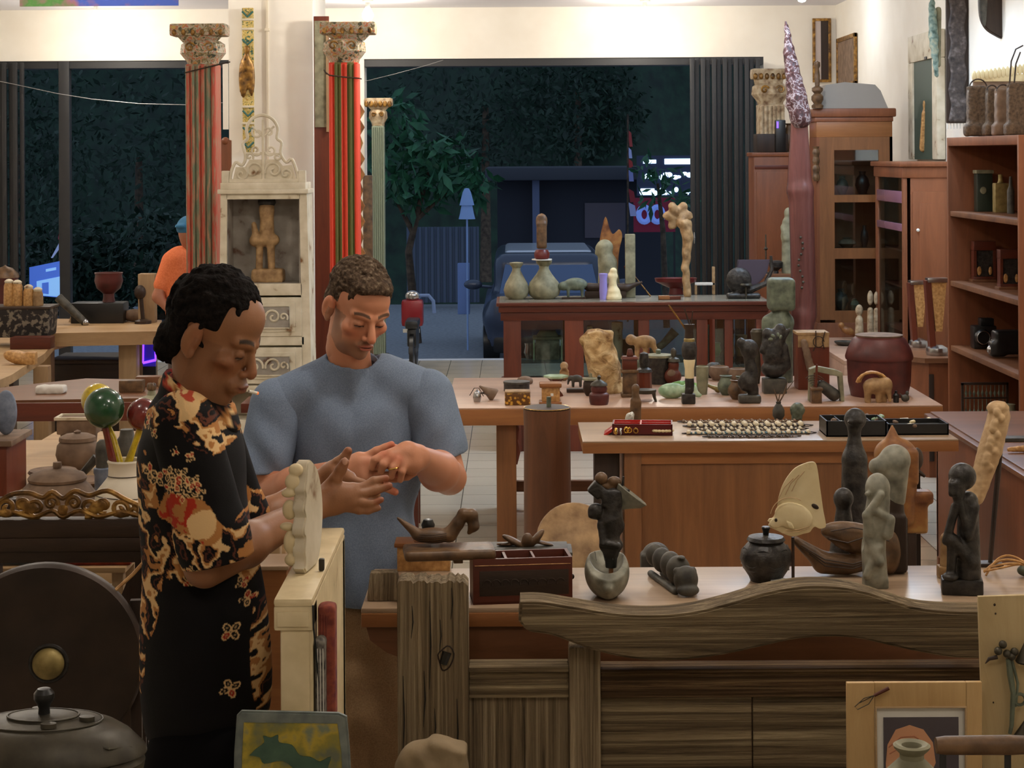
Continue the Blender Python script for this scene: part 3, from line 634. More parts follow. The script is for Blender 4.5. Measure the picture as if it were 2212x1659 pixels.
# glass display case
ZD = 1.0; yd = YZ(1300, 654, ZD); a, b2 = P(1068, 654, yd).x, P(1662, 654, yd).x
dc = Th('glass_display_case', 'dark wooden display case with glass sides between the street and the long table', 'display case', 0, 0, world=(0, yd, 0))
D = .55
dc.part('top', M['mahog'], [wbox(a, b2, -.02, D, ZD-.028, ZD-.004, .006), wbox(a+.015, b2-.015, 0, D-.02, ZD-.07, ZD-.028, .006)])
dc.part('top_glass', M['dusty'], [wbox(a+.02, b2-.02, 0, D-.02, ZD-.004, ZD, 0)])
dc.part('apron', M['mahog'], [wbox(a+.03, b2-.03, .02, D-.05, ZD-.12, ZD-.07, .003)][:0]+[wbox(a+.028, b2-.028, .014, .05, ZD-.125, ZD-.072, .003), wbox(a+.028, b2-.028, D-.08, D-.044, ZD-.125, ZD-.072, .003)])
for pxa, pxb in ((1083, 1121), (1215, 1256), (1374, 1398), (1500, 1524), (1560, 1578), (1628, 1660)):
    xa, xb = P(pxa, 700, yd+.03).x, P(pxb, 700, yd+.03).x
    dc.part('post', M['mahog_v'], [wbox(xa, xb, .02, .06, 0, ZD-.07, .004)]); dc.part('post', M['mahog_v'], [wbox(xa, xb, D-.08, D-.05, 0, ZD-.07, .004)])
dc.part('base', M['mahog'], [wbox(a+.03, b2-.03, .03, D-.06, 0, .45, .005)])
dc.part('glass_pane', M['glass'], [wbox(a+.06, b2-.06, .038, .042, .45, ZD-.12, 0)]); dc.part('glass_pane', M['glass'], [wbox(a+.06, b2-.06, D-.067, D-.063, .45, ZD-.12, 0)])
dc.part('shelf', M['glass_d'], [wbox(a+.06, b2-.06, .05, D-.09, .586, .594, 0)])
dr = Th('case_door', 'open glass door of the display case standing ajar', 'door', 0, 0, world=(P(1540, 700, yd).x, yd+.0, 0), rz=-62)
dr.part('frame', M['mahog_v'], [wbox(-.25, -.21, -.02, .0, .3, .88), wbox(-.04, 0, -.02, .0, .3, .88), wbox(-.21, -.04, -.02, .0, .84, .88), wbox(-.21, -.04, -.02, 0, .3, .34)])
dr.part('glass_pane', M['glass'], [wbox(-.21, -.04, -.012, -.009, .34, .84, 0)])
dr.o.parent = dc.o; dr.o.matrix_parent_inverse = Matrix.Identity(4); dr.o.location = (dr.o.location.x, -.005, 0)
for kk in ('label', 'category'): del dr.o[kk]
# right wall: bookcase
X0 = 2.6; y1 = F*X0/(2045-CX); y0 = F*X0/(2197-CX)
bc = Th('open_bookcase', 'tall open wooden bookcase against the right wall with cameras and clocks on its shelves', 'bookcase', 0, 0, world=(X0, 0, 0))
TB = P(2045, 309, y1).z
WZ = XR-X0-.01
bc.part('side_panel', M['cab'], [wbox(0, WZ, y1-.03, y1, 0, TB, .003)]); bc.part('side_panel', M['cab'], [wbox(0, WZ, y0-.03, y0, 0, TB, .003)])
bc.part('back_panel', M['cab'], [wbox(WZ-.02, WZ, y0, y1-.03, 0, TB, 0)])
for i, z in enumerate((TB-.05, 1.60, 1.185, .80, .36)):
    bc.part('top_board' if i == 0 else 'shelf', M['teak'] if i else M['cab'], [wbox(0 if i == 0 else .01, WZ-.02, y0, y1-.03, z, z+(.05 if i == 0 else .03), .003)])
SH = [1.63, 1.215, .83, .39]
# cabinets on the right wall
# second cabinet: front face frontal with plain door and glass side facing left
Yq = 12.4; xa, xb = P(1950, 500, Yq).x, P(2040, 500, Yq).x; xb = min(xb+.06, XR-.02); yq2 = F*xa/(1890-CX)
zq = P(1995, 360, Yq).z
q = Th('side_glazed_cabinet', 'red brown cabinet with a plain knobbed door and a glass side', 'cabinet', 0, 0, world=(0, Yq, 0))
q.part('body', M['cab'], [wbox(xa+.02, xb, 0, .03, 0, zq-.1), wbox(xb-.02, xb, 0, yq2-Yq, 0, zq-.1), wbox(xa, xb, yq2-Yq-.03, yq2-Yq, 0, zq-.1), wbox(xa, xa+.05, 0, .06, 0, zq-.1), wbox(xa, xa+.05, yq2-Yq-.09, yq2-Yq-.03, 0, zq-.1), wbox(xa, xb, 0, yq2-Yq, 0, .5)])
q.part('cornice', M['cab'], [wbox(xa-.03, xb, -.03, yq2-Yq+.03, zq-.035, zq, .01), wbox(xa-.01, xb, -.01, yq2-Yq+.01, zq-.11, zq-.035, .01)])
q.part('side_rail', plain('lilac_sheen_wood', (132, 92, 110), .25), [wbox(xa-.002, xa+.03, .06, yq2-Yq-.06, zq-.28, zq-.20), wbox(xa-.002, xa+.03, .06, yq2-Yq-.06, zq-.47, zq-.42)])
q.part('glass_pane', M['glass'], [wbox(xa+.01, xa+.013, .06, yq2-Yq-.06, .5, zq-.11, 0)])
dq = q.part('door', M['cab'], [wbox(xa+.06, xb-.03, -.012, 0, .55, zq-.2, .004), wbox(xa+.1, xb-.06, -.016, -.01, .65, zq-.28, .003)])
kp = P(1981, 508, Yq-.02); q.part('knob', M['white'], [('E', kp.x, -.02, kp.z, .012)], parent=dq)
for i, z in enumerate((.75, 1.05, 1.3)): q.part('shelf', M['mahog'], [wbox(xa+.05, xb-.05, .05, yq2-Yq-.05, z, z+.015)])
# tall glass cabinet with arched top
Yk = 13.75; k = Yk/F
tc_ = Th('tall_glass_cabinet', 'tall red brown cabinet with glass doors and a grey curved top', 'cabinet', 1848, 0, Y=Yk)
tc_.o.location.z = 0; zz = lambda py: P(1848, py, Yk).z/k
tc_.part('cornice', M['cab'], [('B', -92, 90, -6, 100, zz(262), zz(243), 4), ('B', -86, 84, -2, 96, zz(272), zz(262), 2)])
tc_.part('frieze', M['orange'], [('B', -82, 82, 0, 96, zz(305), zz(272), 1)])
tc_.part('side_panel', M['cab'], [('B', -82, -76, 0, 96, 0, zz(305)), ('B', 76, 82, 0, 96, 0, zz(305)), ('B', -76, 76, 90, 96, 0, zz(305))])
tc_.part('door_frame', M['orange_v'], [('B', -76, -44, 0, 6, zz(700), zz(305)), ('B', 52, 82, 0, 6, zz(700), zz(305)), ('B', -44, 52, 0, 6, zz(333), zz(305)), ('B', -44, 52, 0, 6, zz(446), zz(430)), ('B', -44, 52, 0, 6, zz(568), zz(545)), ('B', -44, 52, 0, 6, zz(706), zz(680))])
tc_.part('glass_pane', M['glass'], [('B', -44, 52, 2, 3, zz(690), zz(333))])
tc_.part('base', M['cab'], [('B', -84, 84, -3, 96, 0, zz(706), 2)])
for nm_, x_, py_, w_, h_, mt_ in (('dark_pot', -20, 430, 14, 40, 'stone_d'), ('white_carton', -28, 352, 20, 16, 'paper'), ('dark_jar', 24, 430, 16, 50, 'blk'), ('brown_bowl', -10, 546, 20, 22, 'clay'), ('dark_figurine', 28, 546, 9, 48, 'black'), ('small_urn', -24, 680, 16, 44, 'stone_d'), ('pale_cup', 6, 680, 10, 22, 'clay_g')):
    if nm_ == 'white_carton': continue
    o_ = one(nm_, {'dark_pot': 'dark round pot on the upper shelf inside the tall glass cabinet', 'dark_jar': 'black jar on the upper shelf inside the tall glass cabinet', 'brown_bowl': 'brown bowl on the middle shelf inside the tall glass cabinet', 'dark_figurine': 'slim dark figurine on the middle shelf inside the tall glass cabinet', 'small_urn': 'dark urn at the bottom inside the tall glass cabinet', 'pale_cup': 'pale cup at the bottom inside the tall glass cabinet'}[nm_], nm_.split('_')[-1], M[mt_], 0, 0, [('L', 0, 0, [(w_*.5*k, 0), (w_*k, h_*.4*k), (w_*.8*k, h_*.7*k), (w_*.4*k, h_*.85*k), (w_*.5*k, h_*k), (0, h_*k)], 20)], world=(tc_.o.location.x+x_*k, Yk+40*k, zz(py_)*k+.001))
for py in (430, 546): tc_.part('shelf', M['cab'], [('B', -76, 76, 8, 90, zz(py+4), zz(py))])
tc_.part('carved_edge', M['brownc'], [('L', -84, -4, [(5+3*abs(math.sin(i*.9)), zz(400)+i*5) for i in range(16)], 8)])
tc_.part('curved_top', plain('grey_canvas_top', (150, 144, 136), .8), [('X', [(-70, zz(243)), (74, zz(243)), (58, zz(205)), (46, zz(192)), (-20, zz(186)), (-60, zz(192)), (-68, zz(210))], 4, 88)])
# cupboard left of the tall red carving
Yl = 14.6; k = Yl/F
cl = Th('narrow_cupboard', 'narrow red brown cupboard beside the black shutter, under the stripped column', 'cabinet', 1676, 0, Y=Yl); cl.o.location.z = 0; zz = lambda py: P(1676, py, Yl).z/k
cl.part('body', M['cab'], [('B', -46, 56, 0, 90, 0, zz(340), 2)]); cl.part('cornice', M['cab'], [('B', -50, 60, -4, 92, zz(345), zz(336), 2)])
cl.part('door', M['cab'], [('B', -40, 50, -3, 0, zz(600), zz(378), 2)])
cl.part('rail', M['mahog'], [('B', -44, 54, -2, 0, zz(372), zz(364), 1)])
# low side unit along the right wall, nearer
X1 = 2.0; zI = H-.622*X1
lu = Th('low_side_counter', 'long low wooden counter running along the right wall below the bookcase', 'counter', 0, 0, world=(X1, 0, 0))
lu.part('top', M['teak'], [wbox(0, .58, 6.9, 8.9, zI-.04, zI, .006)]); lu.part('top_lip', M['teak'], [wbox(-.03, .02, 6.9, 8.9, zI-.03, zI-.008, .008)])
lu.part('front_panel', M['cab'], [wbox(.02, .05, 6.95, 8.85, .05, zI-.04)]); lu.part('side_panel', M['cab'], [wbox(.02, .55, 8.82, 8.86, 0, zI-.04)]); lu.part('side_panel', M['cab'], [wbox(.02, .55, 6.94, 6.98, 0, zI-.04)])
# dresser between table and bookcase carrying the lamps
Zr = .73; yr = YZ(2003, 785, Zr)
dz = Th('small_dresser', 'small wooden dresser left of the bookcase carrying two wedge shaped lamps', 'cabinet', 0, 0, world=(P(2003, 785, yr).x, yr, 0))
dz.part('top', M['teak'], [('Z', [(-.03, 0), (.36, 0), (.36, .62), (-.22, .62), (-.22, .22)], Zr-.03, Zr)])
dz.part('body', M['cab'], [('Z', [(0, .03), (.34, .03), (.34, .6), (-.18, .6), (-.18, .24)], .0, Zr-.03)])
dz.part('panel', M['dark_v'], [wbox(.0, .03, .02, .03, .1, Zr-.1)])
# low shelf with stone pieces in front of the tall cabinet
one('low_shelf', 'long low pale shelf with stone carvings in front of the tall glass cabinet', 'shelf', M['top2'], 0, 0, [wbox(0, .45, 0, 1.5, .62, .65), wbox(0, .03, 0, 1.5, 0, .62), wbox(.42, .45, 0, 1.5, 0, .62), wbox(.03, .42, 1.46, 1.5, 0, .62), wbox(0.03, .42, 0.02, 1.46, .3, .32)], world=(2.12, 11.86, 0))
# ---------------- people ----------------
def lina(c): return np.array(lin(c)[:3])
def T3(p): return tuple(p)
def blend(col, mask, c):
    m = np.clip(mask, 0, 1)[:, None]; return col*(1-m)+np.array(c)[None]*m
def soft(d, r, s):  # 1 inside radius r fading over s
    return np.clip((r-d)/s+.5, 0, 1)
def ell(v, c, r): return np.sqrt((((v-np.array(c))/np.array(r))**2).sum(1))
def head_solid(h, jaw=1.0, nose=1.0, gaunt=0, nk=(0, .012, -.13)):
    p = [('e', (0, .018, .040), (.076, .097, .086)), ('e', (0, -.028, -.03), (.059*jaw, .062, .088)), ('e', (0, -.034, -.078), (.047*jaw, .046, .034)),
         ('e', (0, -.072, -.102), (.020*jaw, .018, .016)), ('e', (0, -.050, .045), (.058, .040, .048)),
         ('e', (.045, -.058, -.026), (.022, .022, .018)), ('e', (-.045, -.058, -.026), (.022, .022, .018)),
         ('c', (-.048, -.070, .020), (-.012, -.088, .014), .010, .010, {'k': .012}), ('c', (.048, -.070, .020), (.012, -.088, .014), .010, .010, {'k': .012}),
         ('c', (0, .022, -.05), nk, .056, .053, {'k': .03}),
         ('-e', (.031, -.096, -.004), (.018, .016, .0115), {'k': .010}), ('-e', (-.031, -.096, -.004), (.018, .016, .0115), {'k': .010}),
         ('e', (.031, -.077, -.005), (.0150, .0130, .0115), {'k': .003}), ('e', (-.031, -.077, -.005), (.0150, .0130, .0115), {'k': .003}),
         ('c', (0, -.088, .006), (0, -.110*nose-.004, -.036), .0075, .0125, {'k': .009}), ('e', (.0125, -.098, -.042), (.008, .010, .007), {'k': .005}), ('e', (-.0125, -.098, -.042), (.008, .010, .007), {'k': .005}),
         ('-e', (.007, -.106, -.050), (.0035, .005, .0035), {'k': .002}), ('-e', (-.007, -.106, -.050), (.0035, .005, .0035), {'k': .002}),
         ('e', (0, -.084, -.066), (.026, .016, .010), {'k': .008}),
         ('e', (0, -.0985, -.0640), (.022, .006, .0046), {'k': .003}), ('e', (0, -.0965, -.0735), (.019, .007, .0055), {'k': .003}),
         ('-c', (-.023, -.100, -.0688), (.023, -.100, -.0688), .0016, .0016, {'k': .0025}),
         ('-e', (0, -.099, -.086), (.016, .006, .005), {'k': .006})]
    if gaunt:
        p += [('-e', (.062*jaw, -.062, -.060), (.012, .026, .022), {'k': .02}), ('-e', (-.062*jaw, -.062, -.060), (.012, .026, .022), {'k': .02}),
              ('e', (0, -.088, -.070), (.030, .018, .022), {'k': .012}), ('e', (0, -.108, -.066), (.021, .006, .005), {'k': .003}), ('e', (0, -.107, -.075), (.019, .007, .006), {'k': .003})]
    for s in (1, -1):
        p += [('e', (s*.083, .016, -.006), (.009, .021, .034), (0, 0, s*-26), {'k': .003}), ('e', (s*.082, .008, -.034), (.007, .011, .011), {'k': .004}),
              ('-e', (s*.094, .010, -.002), (.007, .012, .022), (0, 0, s*-26), {'k': .002}), ('e', (s*.084, .004, -.010), (.004, .004, .008), {'k': .002})]
    return solid(p, h, .016)
def head_colour(v, skin, dark_lip, brow, stubble, stub_amt, lids=True, look=-1):
    col = np.repeat(lina(skin)[None], len(v), 0)
    red = lina((skin[0], int(skin[1]*.82), int(skin[2]*.75)))
    for c, r in (((0, -.115, -.036), (.020, .02, .014)), ((.045, -.07, -.034), (.026, .03, .02)), ((-.045, -.07, -.034), (.026, .03, .02)), ((.08, .01, 0), (.014, .03, .04)), ((-.08, .01, 0), (.014, .03, .04))):
        col = blend(col, soft(ell(v, c, r), 1, .9)*.38, red)
    # beard shadow
    if stub_amt:
        m = soft(ell(v, (0, -.045, -.098), (.062, .075, .048)), 1.0, .35)*(v[:, 2] < -.044)
        m = np.maximum(m, soft(ell(v, (0, -.10, -.060), (.030, .03, .013)), 1.0, .4)); side = (np.abs(v[:, 0]) > .045)*(v[:, 1] > -.045)*(v[:, 1] < .012)*(v[:, 2] < .0)*(v[:, 2] > -.10)
        m = np.maximum(m, side*.8)
        col = blend(col, m*stub_amt, lina(stubble))
    m = soft(ell(v, (0, -.100, -.069), (.024, .02, .0095)), 1, .3); col = blend(col, m*.85, lina(dark_lip))
    m = soft(ell(v, (0, -.101, -.0688), (.024, .02, .0014)), 1, .6); col = blend(col, m, lina((50, 20, 16)))
    for s in (1, -1):
        x = v[:, 0]*s; arch = .0205+.005*np.sin((x-.012)/.042*2.6)
        m = soft(np.abs(v[:, 2]-arch), .0042, .0025)*(x > .012)*(x < .054)*(v[:, 1] < -.05); col = blend(col, m*.95, lina(brow))
        dz = v[:, 2]+.0085+.25*np.abs(x-.031)**2/.015; e = (np.abs(x-.031) < .0135)*(v[:, 1] < -.07)
        col = blend(col, e*soft(np.abs(dz), .0026, .0015), lina((36, 24, 20)))   # lash line of a lowered lid
        ring = soft(ell(v, (s*.031, -.085, -.012), (.017, .02, .012)), 1, .5)*.35; col = blend(col, ring, lina((int(skin[0]*.62), int(skin[1]*.52), int(skin[2]*.5))))
        m = e*soft(np.abs(dz+.0030), .0016, .0012)*(np.abs(x-.031) < .010); col = blend(col, m*.9, lina((150, 140, 130)))
        m = m*(np.abs(x-.031) < .0045); col = blend(col, m, lina((30, 18, 12)))
    return col
def hair_solid(kind, h, seed):
    r = np.random.default_rng(seed)
    p = []
    if kind == 'short':
        p = [('e', (0, .024, .048), (.080, .099, .086)), ('e', (0, .055, .0), (.076, .064, .075)), ('e', (0, -.045, .088), (.060, .045, .030)), ('-b', (0, -.085, -.02), (.12, .062, .068), .01, {'k': .008}), ('-b', (0, 0, -.13), (.2, .2, .068), .01, {'k': .01}), ('-e', (0, -.088, .058), (.054, .032, .026), {'k': .01}),
             ('-e', (.086, .006, -.012), (.02, .034, .036), {'k': .006}), ('-e', (-.086, .006, -.012), (.02, .034, .036), {'k': .006})]
        for _ in range(330):
            d = r.normal(size=3); d[2] = abs(d[2])*.9+.05; d /= np.linalg.norm(d)
            c = np.array((0, .020, .052))+d*np.array((.077, .098, .083))
            if c[1] < -.055 and c[2] < .082: continue
            t_ = np.cross(d, r.normal(size=3)); t_ /= np.linalg.norm(t_); q = c+t_*.014-d*.002; c = c+d*.002
            p.append(('c', T3(c), T3(q), .0062, .0045, {'k': .003}))
    else:
        p = [('e', (0, .024, .048), (.084, .100, .084)), ('e', (0, .052, .0), (.076, .064, .080)), ('e', (0, .078, -.042), (.058, .042, .048)), ('-b', (0, -.095, -.02), (.12, .055, .090), .012, {'k': .008}), ('-e', (0, -.085, .072), (.060, .046, .038), {'k': .008}), ('-b', (0, -.04, -.10), (.2, .072, .11), .01, {'k': .01}),
             ('-e', (.088, .004, -.022), (.02, .038, .042), {'k': .006}), ('-e', (-.088, .004, -.022), (.02, .038, .042), {'k': .006})]
        for _ in range(420):
            d = r.normal(size=3); d /= np.linalg.norm(d)
            c = np.array((0, .026, .042))+d*np.array((.082, .100, .086))
            if c[1] < .0 and c[2] < .10-abs(c[0])*.6: continue
            if c[2] < -.04: continue
            t_ = np.cross(d, r.normal(size=3)); t_ /= np.linalg.norm(t_); q = c+t_*.016+d*.001; c = c+d*.003
            p.append(('c', T3(c), T3(q), .0066, .0042, {'k': .003}))
        for _ in range(120):
            d = r.normal(size=3); d[1] = abs(d[1]); d /= np.linalg.norm(d); c = np.array((0, .078, -.042))+d*np.array((.057, .041, .047)); t_ = np.cross(d, r.normal(size=3)); t_ /= np.linalg.norm(t_); p.append(('c', T3(c), T3(c+t_*.014+d*.002), .0066, .0042, {'k': .003}))
    return solid(p, h, .006)
def place(V, M4): return V@np.array(M4.to_3x3()).T+np.array(M4.translation)
def join(pieces):
    Vs, Fs, Cs, n = [], [], [], 0
    for V, Fq, C in pieces: Vs.append(V); Fs.append(Fq+n); Cs.append(C); n += len(V)
    return np.concatenate(Vs), np.concatenate(Fs), np.concatenate(Cs)
def headmat(pos, yaw, pitch, roll=0, sc=1.0):
    """face points along -Y before turning; yaw turns it towards +X, pitch bows it"""
    return Matrix.Translation(pos) @ Euler((0, 0, math.radians(yaw))).to_matrix().to_4x4() @ Euler((math.radians(pitch), 0, 0)).to_matrix().to_4x4() @ Euler((0, math.radians(roll), 0)).to_matrix().to_4x4() @ Matrix.Diagonal((sc, sc, sc, 1))
def chain(pts, radii, k=.006):
    return [('c', T3(a), T3(b), r0, r1, {'k': k}) for a, b, r0, r1 in zip(pts, pts[1:], radii, radii[1:])]
def pix(lst): return [P(x, y, Y) for x, y, Y in lst]
SK1 = (196, 134, 102); SK2 = (142, 96, 64)
M['skin'] = vcol('skin', .48, .15, 260, .35, .06); M['cloth'] = vcol('printed_cotton', .85, .25, 500, .2)
M['tee'] = mottle('blue_grey_cotton', [(.3, (104, 118, 138)), (.7, (126, 140, 160))], 300, .9, .2, dist=.001, spec=.15)
M['khaki'] = mottle('khaki_cotton', [(.3, (150, 122, 90)), (.7, (176, 146, 110))], 260, .9, .25, dist=.001, spec=.15)
M['hair1'] = mottle('greying_brown_hair', [(.3, (44, 34, 26)), (.55, (84, 68, 54)), (.72, (130, 116, 98))], 95, .9, 1.0, spec=.12, dist=.008)
M['hair2'] = mottle('black_hair', [(.3, (8, 7, 6)), (.7, (30, 24, 21))], 95, .9, 1.0, spec=.1, dist=.008)

# --- the man in the blue T-shirt ---
Y1 = 5.0
p1 = bpy.data.objects.new('person', None); COL.objects.link(p1); p1.location = (P(780, 1000, Y1).x, Y1, 0)
tagit(p1, 'person in a blue grey T-shirt and khaki trousers, head bowed, hands clasped together', 'person')
O1 = Vector(p1.location)
def rel(v, O): return v-np.array(O)
hm = headmat(P(770, 662, 4.965), 30, 24, 5, .98)
hv, hf = head_solid(.0028)
hc = head_colour(hv, SK1, (176, 96, 78), (70, 50, 36), (112, 90, 72), .62)
pieces = [(place(hv, hm), hf, hc)]
shR, shL = P(592, 868, 5.0), P(916, 852, 5.02)     # his right shoulder is on the left of the picture
elR, elL = P(572, 1062, 4.93), P(962, 1030, 4.95)
wrR, wrL = P(738, 1012, 4.62), P(893, 985, 4.62)
nb = P(752, 806, 5.03)
bod = [('c', T3(nb), T3(hm@Vector((0, .012, -.10))), .060, .056, {'k': .012}), ('e', T3(P(765, 985, 5.04)), (.15, .085, .2)), ('e', T3(P(768, 1180, 5.04)), (.125, .08, .2)), ('e', T3(P(775, 1330, 5.04)), (.125, .09, .13)),
       ('c', T3(nb+Vector((0, 0, -.06))), T3(shR), .045, .045), ('c', T3(nb+Vector((0, 0, -.06))), T3(shL), .045, .045),
       ('c', T3(shR), T3(elR), .050, .046), ('c', T3(shL), T3(elL), .050, .046)]
for s, kx, fx in ((-1, P(757, 1540, 4.98), P(742, 1880, 5.0)), (1, P(832, 1560, 5.0), P(838, 1880, 5.05))):
    hp = P(775+s*42, 1360, 5.04); bod += [('c', T3(hp), T3(kx), .085, .058), ('c', T3(kx), T3(fx), .056, .04)]
v, f = solid(bod, .008, .015); pieces.append((v, f, np.repeat(lina(SK1)[None], len(v), 0)))
# forearms and hands
def forearm(el, wr, r0, r1, mid): m = Vector(el).lerp(Vector(wr), .35); return chain([el, m, wr], [r0, mid, r1], .02)
def handpal(wr, kn, th, half=.038):
    c = Vector(wr).lerp(Vector(kn), .55); return c
def finger(pts, r): return chain([Vector(q) for q in pts], r, .004)
Yh = 4.62
R = forearm(elR, wrR, .047, .029, .049)
palm = pix([(742, 1012, Yh), (775, 995, Yh), (806, 1005, Yh), (800, 1030, Yh)])
R += chain([wrR, P(770, 1000, Yh), P(800, 998, Yh)], [.029, .030, .022], .012)+chain([wrR, P(775, 1024, Yh-.01), P(812, 1030, Yh-.01)], [.026, .026, .019], .012)
R += finger(pix([(778, 990, Yh+.005), (806, 972, Yh), (824, 964, Yh), (838, 957, Yh)]), [.016, .0125, .0105, .009])          # thumb
R += finger(pix([(800, 1003, Yh-.03), (818, 1003, Yh-.045), (833, 1001, Yh-.05)]), [.0105, .0095, .0085])
R += finger(pix([(806, 1022, Yh-.02), (830, 1024, Yh-.04), (850, 1020, Yh-.045)]), [.011, .0098, .0085])
R += finger(pix([(806, 1030, Yh+.0), (846, 1030, Yh-.0), (872, 1026, Yh-.005), (886, 1019, Yh-.01)]), [.011, .0105, .010, .009])
R += finger(pix([(800, 1040, Yh-.01), (824, 1050, Yh-.03), (845, 1060, Yh-.04)]), [.0105, .010, .009])
v, f = solid(R, .0028, .01); pieces.append((v, f, None))
L = forearm(elL, wrL, .047, .030, .050)
L += chain([wrL, P(872, 978, Yh-.02), P(836, 984, Yh-.045)], [.029, .030, .021], .012)+chain([wrL, P(880, 998, Yh-.02), P(862, 1000, Yh-.045)], [.025, .026, .019], .012)
L += finger(pix([(820, 980, Yh-.05), (802, 990, Yh-.06), (795, 1006, Yh-.055)]), [.0115, .0102, .0088])
L += finger(pix([(834, 986, Yh-.055), (820, 1000, Yh-.068), (815, 1014, Yh-.06)]), [.0115, .0102, .0088])
L += finger(pix([(850, 990, Yh-.055), (841, 1008, Yh-.068), (837, 1026, Yh-.06)]), [.0115, .0102, .0088])
L += finger(pix([(866, 998, Yh-.05), (860, 1016, Yh-.062), (856, 1034, Yh-.055)]), [.0105, .0092, .008])
L += finger(pix([(868, 972, Yh-.01), (845, 966, Yh+.01), (828, 974, Yh+.02)]), [.014, .011, .0095])
v, f = solid(L, .0028, .01); pieces.append((v, f, None))
def skincol(v, skin, tips):
    c = np.repeat(lina(skin)[None], len(v), 0); red = lina((skin[0], int(skin[1]*.80), int(skin[2]*.78)))
    for t in tips: c = blend(c, soft(np.linalg.norm(v-np.array(t), axis=1), .014, .012)*.7, red)
    return c
tips1 = pix([(838, 957, Yh), (833, 1001, Yh-.05), (850, 1020, Yh-.045), (886, 1019, Yh), (845, 1060, Yh-.04), (820, 980, Yh-.05), (834, 986, Yh-.055), (850, 990, Yh-.055)])
pieces = [(v, f, c if c is not None else skincol(v, SK1, tips1)) for v, f, c in pieces]
V, Fq, C = join(pieces)
bd1 = link('body', rawmesh('body', rel(V, O1), Fq, C), M['skin'], p1)
hv, hf = hair_solid('short', .0035, 3); link('hair', rawmesh('hair', rel(place(hv, hm), O1), hf), M['hair1'], p1)
rg = G(1.0).run([('T', [T3(P(841, 1008, Yh-.068)+Vector((.0118*math.cos(a), .0118*math.sin(a), .002*math.cos(a)))-O1) for a in [i*math.pi/10 for i in range(21)]], .0018, 6)]); link('ring', mesh_from(rg, 'ring'), M['gold_r'], p1)
# T-shirt: hollow at neck, sleeves and hem
def shirt(prims, h, noise=0, ns=.05, seed=0):
    v, f = solid(prims, h, .03)
    if noise:
        w = np.sin(v[:, 2]/ns*2.2+2.2*np.sin(v[:, 0]/ns*.7+seed))*np.sin(v[:, 0]/ns*1.1+1.4*np.sin(v[:, 2]/ns*.5)); v = v+np.stack([w*.35, -w, w*.2], 1)*noise
    return v, f
slR, slL = P(566, 985, 4.965), P(944, 958, 4.985)
tp = [('e', T3(P(762, 920, 5.04)), (.195, .122, .15)), ('e', T3(P(762, 1010, 5.04)), (.178, .125, .20)), ('e', T3(P(765, 1170, 5.03)), (.158, .125, .20)), ('e', T3(P(772, 1260, 5.03)), (.160, .130, .16)),
      ('c', T3(P(702, 818, 5.03)), T3(shR), .066, .068), ('c', T3(P(822, 812, 5.03)), T3(shL), .066, .068),
      ('c', T3(nb+Vector((0, .0, -.03))), T3(nb+Vector((0, .0, .015))), .085, .078, {'k': .02}),
      ('-c', T3(nb+Vector((0, .01, .005))), T3(nb+Vector((.015, -.03, .12))), .062, .085, {'k': .004}),
      ('-b', T3(P(772, 1410, 5.03)), (.4, .4, .15), .004, {'k': .004})]
v, f = shirt(tp, .005, .0035, .06, 1)
uu = v[:, 0]-P(762, 1000, 5.04).x; zz0 = P(762, 1000, 5.04).z; wz = v[:, 2]-zz0
fold = np.sin((wz+.9*np.abs(uu))/.030+3*np.sin(uu*9))*np.clip(np.abs(uu)/.15-.25, 0, 1)*np.clip((.16-wz)/.15, 0, 1)+.8*np.sin((uu*1.3+wz*.45)/.026)*np.clip((-.12-wz)/.2, 0, 1)
fold += .9*np.sin((wz-1.1*np.abs(uu))/.035)*np.clip((wz-.02)/.1, 0, 1)*np.clip(1-np.abs(uu)/.16, 0, 1)
v[:, 1] -= fold*.008; tee = [(v, f, np.zeros((len(v), 3)))]
for sh_, sl_, dxr, rot in ((shR, slR, -.01, 4), (shL, slL, .012, -14)):
    d_ = (Vector(sl_)-Vector(sh_)).normalized(); e_ = Vector(sl_)+d_*.055
    v, f = shirt([('c', T3(sh_), T3(sl_), .070, .069, {'k': .02}), ('c', T3(sh_), T3(e_), .066, .066, {'k': .02}), ('-b', T3(e_+Vector((dxr, 0, -.035))), (.12, .12, .055), .002, (0, rot, 0), {'k': .004})], .005, .003, .05, 4)
    v[:, 1] -= .005*np.sin((v[:, 2]*1.0+(v[:, 0])*(1.4 if sh_ is shR else -1.4))/.022)*np.clip((sh_[2]-v[:, 2])/.1, 0, 1)
    tee.append((v, f, np.zeros((len(v), 3))))
V, Fq, C = join(tee); link('t_shirt', rawmesh('t_shirt', rel(V, O1), Fq), M['tee'], p1)
pt = []
for s, kx, fx in ((-1, P(757, 1540, 4.98), P(742, 1885, 5.0)), (1, P(832, 1570, 5.0), P(840, 1885, 5.05))):
    hp = P(776+s*44, 1370, 5.04); pt += [('c', T3(hp), T3(kx), .098, .074), ('c', T3(kx), T3(fx), .072, .056)]
pt += [('e', T3(P(776, 1330, 5.04)), (.152, .125, .12))]
v, f = shirt(pt, .008, .003, .07, 2); v[:, 2] = np.maximum(v[:, 2], .045); link('trousers', rawmesh('trousers', rel(v, O1), f), M['khaki'], p1)
for s, fx in ((-1, P(742, 1885, 5.0)), (1, P(840, 1885, 5.05))):
    sg_ = G(1.0).run([('S', [('b', (fx.x-O1.x, fx.y-O1.y-.06, .035), (.035, .10, .012), .022)], .01)]); link('shoe', mesh_from(sg_, 'shoe'), plain('leather_shoe', (60, 42, 30), .5), p1)

